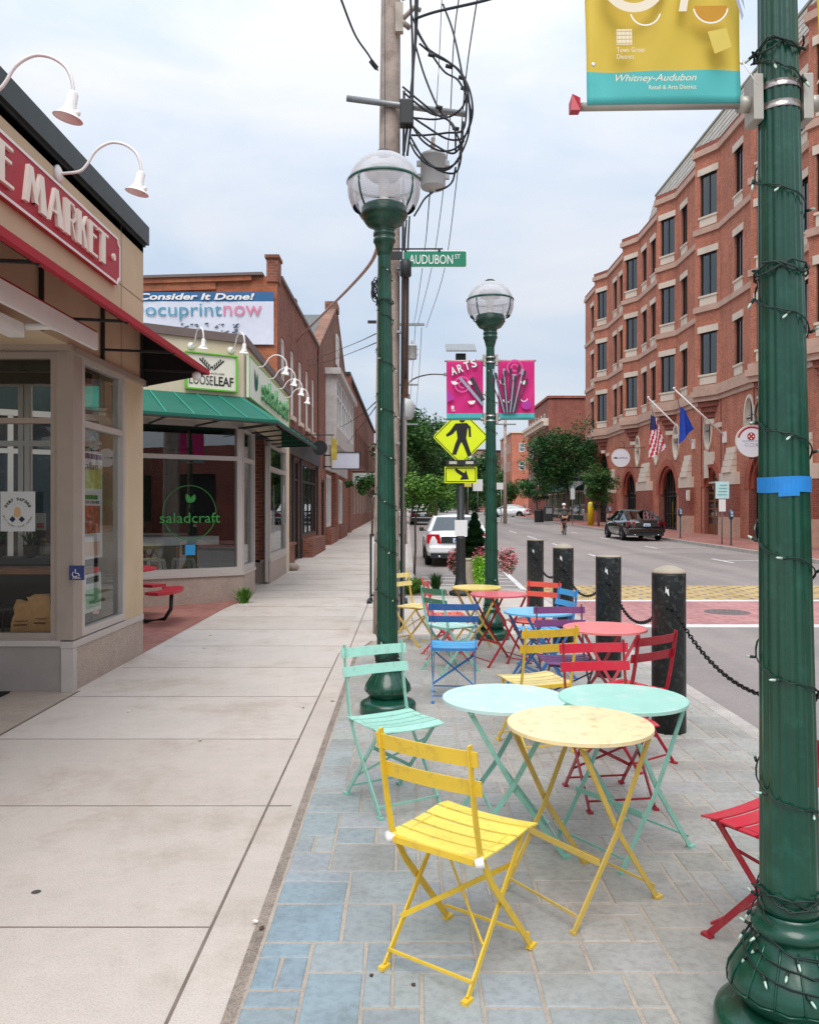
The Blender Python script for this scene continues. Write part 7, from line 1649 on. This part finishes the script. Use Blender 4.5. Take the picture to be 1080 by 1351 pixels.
# ================================================================== CARS
def car(label, X, Y, rz, paint_, dark=False, s=1, suv=0, name='parked_car', rear_panel=True, fast=False):
    t = thing(name, label, 'car', (X, Y, zg(Y)+RD+.002), rz); t.scale = (1, 1, 1)
    h = suv
    st = [(-2.46, .42, .78, .66), (-2.43, .34, .88, .80), (-2.32, .27, .96+h*.1, .88), (-2.1, .23, 1.0+h*.1, .915), (-1.6, .22, 1.0+h*.1, .93), (-.9, .2, .97+h*.1, .935), (.3, .2, .95+h*.1, .935), (1.1, .2, .93+h*.1, .93), (1.8, .22, .86+h*.1, .92), (2.2, .25, .78+h*.1, .87), (2.4, .32, .70, .76), (2.47, .42, .62, .62)]
    rings = []
    for y, zl, zb, w in st:
        half = [(w*.80, zl), (w*.96, zl+.08), (w*1.0, zl+(zb-zl)*.45), (w*.985, zl+(zb-zl)*.72), (w*.93, zb-.04), (w*.82, zb), (w*.4, zb+.02)]
        rings.append([(x, y, z) for x, z in half]+[(-x, y, z) for x, z in reversed(half)])
    b = MB(); b.smooth = True; b.ring_loft(rings)
    # roof skin and pillars
    b.smooth = False
    zr = 1.43+h*.25; yb = -1.85 if not suv else -2.25; yr = -.95 if not suv else -1.95
    if fast: yb, yr = -2.2, -.7
    B = [(.80, yb, .985+h*.1), (.84, 1.25, .94+h*.1)]; R = [(.60, yr, zr-.015), (.61, .35, zr)]
    for sx in (-1, 1):
        b.bar((sx*B[0][0], B[0][1], B[0][2]), (sx*R[0][0], R[0][1], R[0][2]), .09, .07); b.bar((sx*B[1][0], B[1][1], B[1][2]), (sx*R[1][0], R[1][1], R[1][2]), .06, .06)
        b.bar((sx*.825, -.25, .95+h*.1), (sx*.625, -.25, zr-.01), .07, .05, up=(0, 1, 0)); b.bar((sx*R[0][0], R[0][1]-.02, R[0][2]), (sx*R[1][0], R[1][1]+.02, R[1][2]), .07, .05)
    b.smooth = True
    b.ring_loft([[(x*w, y, z+(.05-.05*(x)**2)*k) for x in (-1, -.6, -.2, .2, .6, 1)]+[(x*w, y, z-.02) for x in (1, .6, .2, -.2, -.6, -1)] for y, z, w, k in ((yr-.03, zr-.02, .60, .4), (yr+.25, zr, .62, 1), (-.2, zr+.01, .63, 1), (.15, zr+.005, .62, 1), (.38, zr-.01, .60, .4))])
    body = b.obj('body', paint_, t)
    g = MB(); gb = [(-.78, yb+.02, .97), (.78, yb+.02, .97), (.80, 1.22, .93), (-.80, 1.22, .93)]; gt = [(-.57, yr, zr-.02), (.57, yr, zr-.02), (.58, .34, zr-.01), (-.58, .34, zr-.01)]
    g.hexa(gb+gt); g.obj('windows', M_gc, t)
    for nm, sy in (('front_wheel', 1.48), ('rear_wheel', -1.42)):
        for sx in (-1, 1):
            r = .335+h*.04
            w = MB(); w.lathe([(-.10, r-.05), (-.09, r-.01), (-.05, r), (.05, r), (.09, r-.01), (.10, r-.05), (.10, r-.11), (.07, r-.12)], n=24); w.xf(Matrix.Translation((sx*.845, sy, r)) @ Matrix.Rotation(sx*PI/2, 4, 'Y')); wo = w.obj('wheel', M_tyre, t)
            w = MB(); w.lathe([(.075, r-.12), (.085, r-.12), (.095, .05), (.098, .0)], n=10, sm=False); w.xf(Matrix.Translation((sx*.845, sy, r)) @ Matrix.Rotation(sx*PI/2, 4, 'Y')); w.obj('rim', M_chrome if not dark else M_steel, wo)
            a = MB(); pts = [(sy+(r+.06)*math.cos(q*PI/10), r+.01+(r+.05)*math.sin(q*PI/10)) for q in range(11)]+[(sy-(r+.06), .2), (sy+r+.06, .2)]
            a.prism(pts, 'x', sx*.80, sx*.938) if True else None; a.obj('wheel_arch', M_tyre, t)
    for sx in (-1, 1):
        b = MB(); b.hexa([(sx*.915, -2.36, .66), (sx*.50, -2.50, .66), (sx*.50, -2.30, .66), (sx*.90, -2.15, .66), (sx*.90, -2.35, .93), (sx*.54, -2.48, .93), (sx*.54, -2.30, .93), (sx*.88, -2.15, .93)]); b.obj('tail_light', M_tail if not dark else mat('smoked_tail_lamp', lin(110, 22, 26), .12, coat=.9), t, .02)
        b = MB(); b.box(min(sx*.93, sx*1.07), max(sx*.93, sx*1.07), .75, .90, .93, 1.06); b.bar((sx*.85, .85, .95), (sx*.95, .82, .97), .04, .04); b.obj('mirror', M_dark if not dark else paint_, t, .02)
        for y in (-.75, .35): b = MB(); b.box(min(sx*.93, sx*.95), max(sx*.93, sx*.95), y-.1, y+.1, .80, .83); b.obj('door_handle', M_chrome if dark else paint_, t)
        b = MB(); b.box(min(sx*.55, sx*.8), max(sx*.55, sx*.8), 2.36, 2.46, .58, .70); b.obj('headlight', M_white, t)
    b = MB(); b.box(-.86, .86, -2.52, -2.36, .38, .60); b.obj('rear_bumper', paint_, t, .05)
    b = MB(); b.box(-.8, .8, -2.48, -2.2, .24, .37); b.obj('lower_valance', M_dark, t)
    b = MB(); b.box(-.50, .50, -2.49, -2.40, .67, .86)
    if rear_panel: b.obj('boot_panel', M_dark, t)
    b = MB(); b.box(-.16, .16, -2.505, -2.491, .69, .82); pl_ = b.obj('number_plate', mat('plate_blue_white', lin(196, 212, 226), .5), t)
    b = MB(); b.box(-.12, .12, -2.507, -2.5055, .72, .77); b.obj('plate_marks', mat('ink_plate', lin(70, 100, 160), .5), pl_)
    b = MB()
    for sx in (-1, 1): b.tube([(sx*.55, -2.5, .29), (sx*.55, -2.3, .29)], .035, 8)
    b.obj('exhaust', M_chrome, t)
    b = MB(); b.quad((-.7, yb+.01, .99), (.7, yb+.01, .99), (.5, yr-.03, zr-.05), (-.5, yr-.03, zr-.05)) if False else b.box(-.62, .62, -1.5, -1.1, .9, 1.02); b.obj('parcel_shelf', M_void, t)
    b = MB()
    for sx in (-.4, .4): b.box(sx-.24, sx+.24, -.1, .05, .6, 1.18); b.box(sx-.1, sx+.1, -.08, .02, 1.18, 1.33)
    b.obj('seat_back', M_void, t)
    return t
t = car('white saloon car parked in the left parking bay, seen from behind', 1.47, 25.9, 0, M_wcar)
t = car('shiny black saloon car parked by the kerb in front of the brick arches', 11.24, 40.9, 0, M_bcar, dark=True, fast=True)
b = MB(); b.box(-.15, .15, -.05, .0, 0, .02)
car('dark sport utility car parked further down the left kerb', 1.2, 67, 0, mat('charcoal_car_paint', lin(34, 36, 40), .2, coat=.7), dark=True, suv=1)
car('small white car crossing the side street at the far end', gx(671, 96), 96, 1.25, M_wcar)
car('grey car parked far down the street behind the young tree', 2.6, 112, 0, mat('grey_car_paint', lin(120, 124, 128), .25, coat=.6))

# ================================================================== CYCLIST
cy = 45.9; cx = gx(744, cy); cz = zg(cy)+RD
t = thing('bicycle', 'dark bicycle ridden away along the road', 'bicycle', (cx, cy, cz), -.08)
for y in (-.52, .52):
    b = MB(); b.lathe([(-.018, .33), (0, .345), (.018, .33), (.018, .31), (-.018, .31), (-.018, .33)], n=28, caps=False); b.xf(Matrix.Translation((0, y, .345)) @ Matrix.Rotation(PI/2, 4, 'Y')); w = b.obj('wheel', M_tyre, t)
    b = MB()
    for k in range(10): a = k*PI/5; b.tube([(0, y, .345), (0, y+.315*math.cos(a), .345+.315*math.sin(a))], .003, 4)
    b.tube([(-.05, y, .345), (.05, y, .345)], .02, 8); b.obj('spokes', M_steel, w)
b = MB(); BBp = (0, -.05, .3); st_ = (0, -.2, .82); hd = (0, .36, .86)
for p, q in ((BBp, st_), (st_, hd), (BBp, (0, .39, .74)), (BBp, (0, -.52, .345)), (st_, (0, -.52, .345)), ((0, .35, .95), (0, .52, .345))): b.tube([p, q], .018, 6)
b.obj('frame', M_dark, t)
b = MB(); b.tube([(-.28, .36, 1.0), (-.1, .4, .98), (.1, .4, .98), (.28, .36, 1.0)], .014, 6); b.tube([(0, .35, .9), (0, .4, .98)], .016, 6); b.obj('handlebar', M_dark, t)
b = MB(); b.sphere((0, -.24, .93), (.08, .14, .035), 10, 6); b.tube([(0, -.2, .82), (0, -.22, .92)], .014, 6); b.obj('saddle', M_dark, t)
b = MB(); b.tube([(-.1, -.05, .16), (-.08, -.05, .3), (.08, -.05, .3), (.1, -.05, .46)], .012, 6); b.box(-.16, -.08, -.1, 0, .14, .17); b.box(.08, .16, -.1, 0, .44, .47); b.obj('crank', M_dark, t)
t = thing('person', 'cyclist in a white helmet, dark grey T-shirt and dark shorts riding away', 'person', (cx, cy, cz), -.08)
def skin(name, verts, edges, m, root=0, sub=2, par=None):
    me = bpy.data.meshes.new(name); me.from_pydata([v[:3] for v in verts], edges, []); me.materials.append(m)
    o = bpy.data.objects.new(name, me); COL.objects.link(o); o.parent = par
    s_ = o.modifiers.new('skin', 'SKIN'); 
    for i, v in enumerate(verts):
        sv = me.skin_vertices[0].data[i]; sv.radius = (v[3], v[4] if len(v) > 4 else v[3]); sv.use_root = (i == root)
    s_.use_smooth_shade = True
    u = o.modifiers.new('sub', 'SUBSURF'); u.levels = sub; u.render_levels = sub; return o
vs = [(0, -.2, 1.0, .15, .11), (0, -.12, 1.16, .13, .10), (0, .0, 1.33, .16, .10), (0, .06, 1.42, .10, .08), (0, .10, 1.49, .055), (0, .14, 1.56, .075, .085), (0, .16, 1.64, .085, .10), (0, .15, 1.71, .06, .07)]
es = [(i, i+1) for i in range(7)]
for sx, kn, an, to in ((-1, (.19, .66), (-.06, .22), .2), (1, (.2, .86), (-.04, .52), .5)):
    i = len(vs); vs += [(sx*.10, -.16, .96, .085), (sx*.12, kn[0], kn[1]+.02, .058), (sx*.12, (kn[0]+an[0])/2-.02, (kn[1]+an[1])/2, .055), (sx*.12, an[0], an[1], .036), (sx*.12, an[0]+.10, an[1]-.05, .036)]
    es += [(0, i), (i, i+1), (i+1, i+2), (i+2, i+3), (i+3, i+4)]
    j = len(vs); vs += [(sx*.20, .03, 1.40, .055), (sx*.27, .14, 1.2, .042), (sx*.25, .32, 1.05, .032), (sx*.25, .38, 1.03, .035)]
    es += [(3, j), (j, j+1), (j+1, j+2), (j+2, j+3)]
    for k in range(5):
        q = len(vs); dx = (k-2)*.017; vs += [(sx*.25+dx, .41, 1.025, .009), (sx*.25+dx, .425, 1.0, .008)]; es += [(j+3, q), (q, q+1)]
skin('body', vs, es, M_skin, 0, 1, t)
skin('shirt', [(0, -.2, 1.02, .165, .125), (0, -.12, 1.16, .15, .12), (0, .0, 1.33, .18, .12), (0, .06, 1.43, .12, .10), (-.21, .03, 1.40, .07), (-.26, .11, 1.27, .06), (.21, .03, 1.40, .07), (.26, .11, 1.27, .06)], [(0, 1), (1, 2), (2, 3), (3, 4), (4, 5), (3, 6), (6, 7)], mat('shirt_grey', lin(62, 68, 66), .9), 0, 2, t)
skin('shorts', [(0, -.2, 1.0, .17, .13), (-.105, -.1, .93, .11), (-.12, .08, .78, .09), (.105, -.1, .95, .11), (.12, .08, .9, .09)], [(0, 1), (1, 2), (0, 3), (3, 4)], mat('shorts_dark', lin(30, 30, 34), .9), 0, 2, t)
b = MB(); b.sphere((0, .14, 1.68), (.11, .14, .11), 14, 8, z0=-.15); b.obj('helmet', M_white, t)
for sx, y, z in ((-1, -.01, .17), (1, .01, .47)): b = MB(); b.sphere((sx*.12, y, z), (.045, .13, .05), 10, 6); b.obj('shoe', M_dark, t)
b = MB(); b.sphere((0, .24, 1.60), (.018, .03, .03), 8, 6); b.obj('nose', M_skin, t)

# ================================================================== FAR PAVEMENT FURNITURE
def meter(label, X, Y, double=False):
    t = thing('parking_meter', label, 'parking meter', (X, Y, zg(Y)), 0, 'parking meters on the far pavement')
    b = MB(); b.lathe([(0, .07), (.02, .07), (.03, .032), (1.05, .03)], n=12); b.obj('post', M_dark, t)
    b = MB(); b.lathe([(1.04, .05), (1.08, .08), (1.2, .10), (1.34, .10), (1.42, .07), (1.45, .02)], n=14); b.obj('head', mat('meter_grey', lin(70, 82, 96), .35, .3), t)
    b = MB(); b.box(-.05, .05, -.108, -.098, 1.16, 1.24); b.box(-.05, .05, -.103, -.094, 1.27, 1.36); b.obj('display', mat('meter_face', lin(170, 196, 216), .3), t)
for px, Y, lab in ((964, 32.9, 'parking meter nearest to the pole sign on the far pavement'), (897, 39.2, 'parking meter just right of the black car boot'), (804, 52.6, 'parking meter peeking over the bonnet of the black car'), (692, 92, 'distant parking meter by the far white car')):
    meter(lab, gx(px, Y), Y)
def signpost(label, px, Y, ztop, plates, r=.03, m=None):
    t = thing('sign_post', label, 'sign', (gx(px, Y), Y, zg(Y)))
    b = MB(); b.tube([(0, 0, 0), (0, 0, ztop)], r, 8); b.obj('post', m or M_steel, t)
    for (x0, x1, z0, z1, mm) in plates: b = MB(); b.box(x0, x1, -r-.015, -r-.003, z0, z1); b.obj('plate', mm, t, .003)
    return t
M_sgn = mat('sign_mint', lin(190, 226, 226), .5, var=.08)
t = signpost('parking rules post with a pale square plate in front of the oak door', 952, 33.8, 2.9, [(-.28, .28, 1.2+.68, 2.58, M_sgn), (-.14, .14, 1.35, 1.85, M_paper)])
b = MB()
for k in range(4): b.box(-.2+.03*k, .2, -.051, -.049, 2.02+k*.13, 2.06+k*.13)
b.obj('print', mat('print_dim_green', lin(120, 180, 180), .6), t)
signpost('thin sign post with a pale plate behind the cyclist', 757-20+18, 60, 2.9, [(-.16, .16, 1.9, 2.7, M_paperg)])
signpost('post with a white square sign left of the far wooden pole', 661, 66, 3.2, [(-.42, .42, 2.7, 3.25, M_paper)])
signpost('distant white sign panel on a post at the kerb end', 630, 84, 4.0, [(-.5, .5, 2.8, 4.0, M_paper)])
signpost('distant post with a small yellow sign', 617, 88, 4.0, [(-.4, .4, 3.3, 3.9, mat('dull_yellow', lin(214, 200, 90), .6))])
for k, (px, Y, w) in enumerate(((711, 68, .85), (723, 66, .7))):
    t = thing('litter_bin', ('low dark litter bin on the far pavement, left of the pair', 'taller dark newspaper box on the far pavement, right of the pair')[k], 'bin', (gx(px, Y), Y, zg(Y)))
    b = MB(); b.lathe([(0, w*.42), (.05, w*.46), (.95, w*.5), (1.0, w*.52), (1.05, w*.4)], n=16) if k == 0 else b.box(-w/2, w/2, -.3, .3, .15, 1.35); b.obj('body', M_dark, t, 0 if k == 0 else .06)
    b = MB(); b.lathe([(1.05, w*.38), (1.12, w*.2), (1.13, .01)], n=16) if k == 0 else b.box(-w*.35, w*.35, -.315, -.302, .75, 1.2); b.obj('lid' if k == 0 else 'window', M_tyre if k == 0 else M_steel, t)
t = thing('yellow_post_guard', 'bright yellow post guard by the trunk of the small tree at the tall arch', 'post guard', (gx(779, 60.5), 60.5, zg(60))); b = MB(); b.lathe([(0, .22), (1.55, .22), (1.7, .14), (1.72, .02)], n=18); b.obj('sleeve', mat('guard_yellow', lin(238, 206, 24), .5), t)
b = MB(); b.lathe([(1.5, .223), (1.53, .223), (1.53, .221), (1.5, .221)], n=18, caps=False); b.obj('seam', M_steel, t)

# the posts lean a touch toward the shops, with all that hangs on them
for o in list(SC.objects):
    if o.parent is None and o.name.split('.')[0] in ('street_lamp', 'string_lights', 'lamp_banner', 'painters_tape'):
        o.rotation_euler.y = -.0140 if o.location.y < 3 else (-.0075 if o.location.y < 8 else -.005)
# ================================================================== WORLD, SUN, CAMERA
w = bpy.data.worlds.new('World'); SC.world = w; w.use_nodes = True; nt = w.node_tree; N = nt.nodes.new; L = nt.links.new
bgn = nt.nodes['Background']
sky = N('ShaderNodeTexSky'); sky.sky_type = 'NISHITA'; sky.sun_disc = False; EL, AZ = math.radians(56), math.radians(186); sky.sun_elevation = EL; sky.sun_rotation = AZ
sky.air_density = 1.0; sky.dust_density = 1.5
tc = N('ShaderNodeTexCoord'); sep = N('ShaderNodeSeparateXYZ'); L(tc.outputs['Generated'], sep.inputs[0])
mp = N('ShaderNodeMapping'); mp.inputs['Scale'].default_value = (1.2, 1.2, 3.2); mp.inputs['Location'].default_value = (.3, .2, .1); mp.inputs['Rotation'].default_value = (.0, .35, .0); L(tc.outputs['Generated'], mp.inputs['Vector'])
n1 = N('ShaderNodeTexNoise'); n1.inputs['Scale'].default_value = 2.0; n1.inputs['Detail'].default_value = 7; n1.inputs['Roughness'].default_value = .52; n1.inputs['Distortion'].default_value = .3; L(mp.outputs[0], n1.inputs['Vector'])
r1 = ramp(nt, [(.34, lin(199, 216, 237)), (.50, lin(215, 226, 240)), (.66, lin(236, 238, 244))]); L(n1.outputs['Fac'], r1.inputs['Fac'])
# brighter overhead, as under an even cloud layer
ml = N('ShaderNodeMath'); ml.operation = 'MULTIPLY_ADD'; ml.inputs[1].default_value = SKY_UP; ml.inputs[2].default_value = SKY_BASE; ml.use_clamp = False
pw = N('ShaderNodeMath'); pw.operation = 'POWER'; pw.inputs[1].default_value = 2.0; mxm = N('ShaderNodeMath'); mxm.operation = 'MAXIMUM'; mxm.inputs[1].default_value = 0; L(sep.outputs['Z'], mxm.inputs[0]); L(mxm.outputs[0], pw.inputs[0]); L(pw.outputs[0], ml.inputs[0])
vm = N('ShaderNodeVectorMath'); vm.operation = 'SCALE'; L(r1.outputs['Color'], vm.inputs[0]); L(ml.outputs[0], vm.inputs['Scale'])
# sky texture sits behind the cloud layer; Background strength stays 0.1, so the cloud colour is scaled up by 10
vc = N('ShaderNodeVectorMath'); vc.operation = 'SCALE'; vc.inputs['Scale'].default_value = 10; L(vm.outputs[0], vc.inputs[0])
mx = N('ShaderNodeMixRGB'); mx.inputs[0].default_value = .88; L(sky.outputs['Color'], mx.inputs[1]); L(vc.outputs[0], mx.inputs[2])
L(mx.outputs[0], bgn.inputs['Color']); bgn.inputs['Strength'].default_value = .1
sl = bpy.data.lights.new('sun', 'SUN'); sl.energy = SUN_E; sl.angle = math.radians(40); sl.color = (1, .95, .89)
so = bpy.data.objects.new('sun', sl); COL.objects.link(so)
# sky texture: rotation measured from +Y clockwise seen from above
d = V((math.sin(AZ)*math.cos(EL), math.cos(AZ)*math.cos(EL), math.sin(EL)))
so.rotation_euler = d.to_track_quat('Z', 'Y').to_euler(); so.location = (0, 0, 30)
cam = bpy.data.cameras.new('camera'); cam.sensor_fit = 'HORIZONTAL'; cam.sensor_width = 36; cam.lens = 36; cam.shift_x = 3/1080; cam.shift_y = -5.5/1080; cam.clip_end = 4000; cam.clip_start = .05
co = bpy.data.objects.new('camera', cam); COL.objects.link(co); co.location = (0, 0, 1.6); co.rotation_euler = (PI/2, 0, 0); SC.camera = co
SC.render.engine = 'CYCLES'
SC.view_settings.view_transform = 'Standard'; SC.view_settings.look = 'None'; SC.view_settings.gamma = 1; SC.view_settings.exposure = EXPO
SC.cycles.max_bounces = 8; SC.cycles.transparent_max_bounces = 16
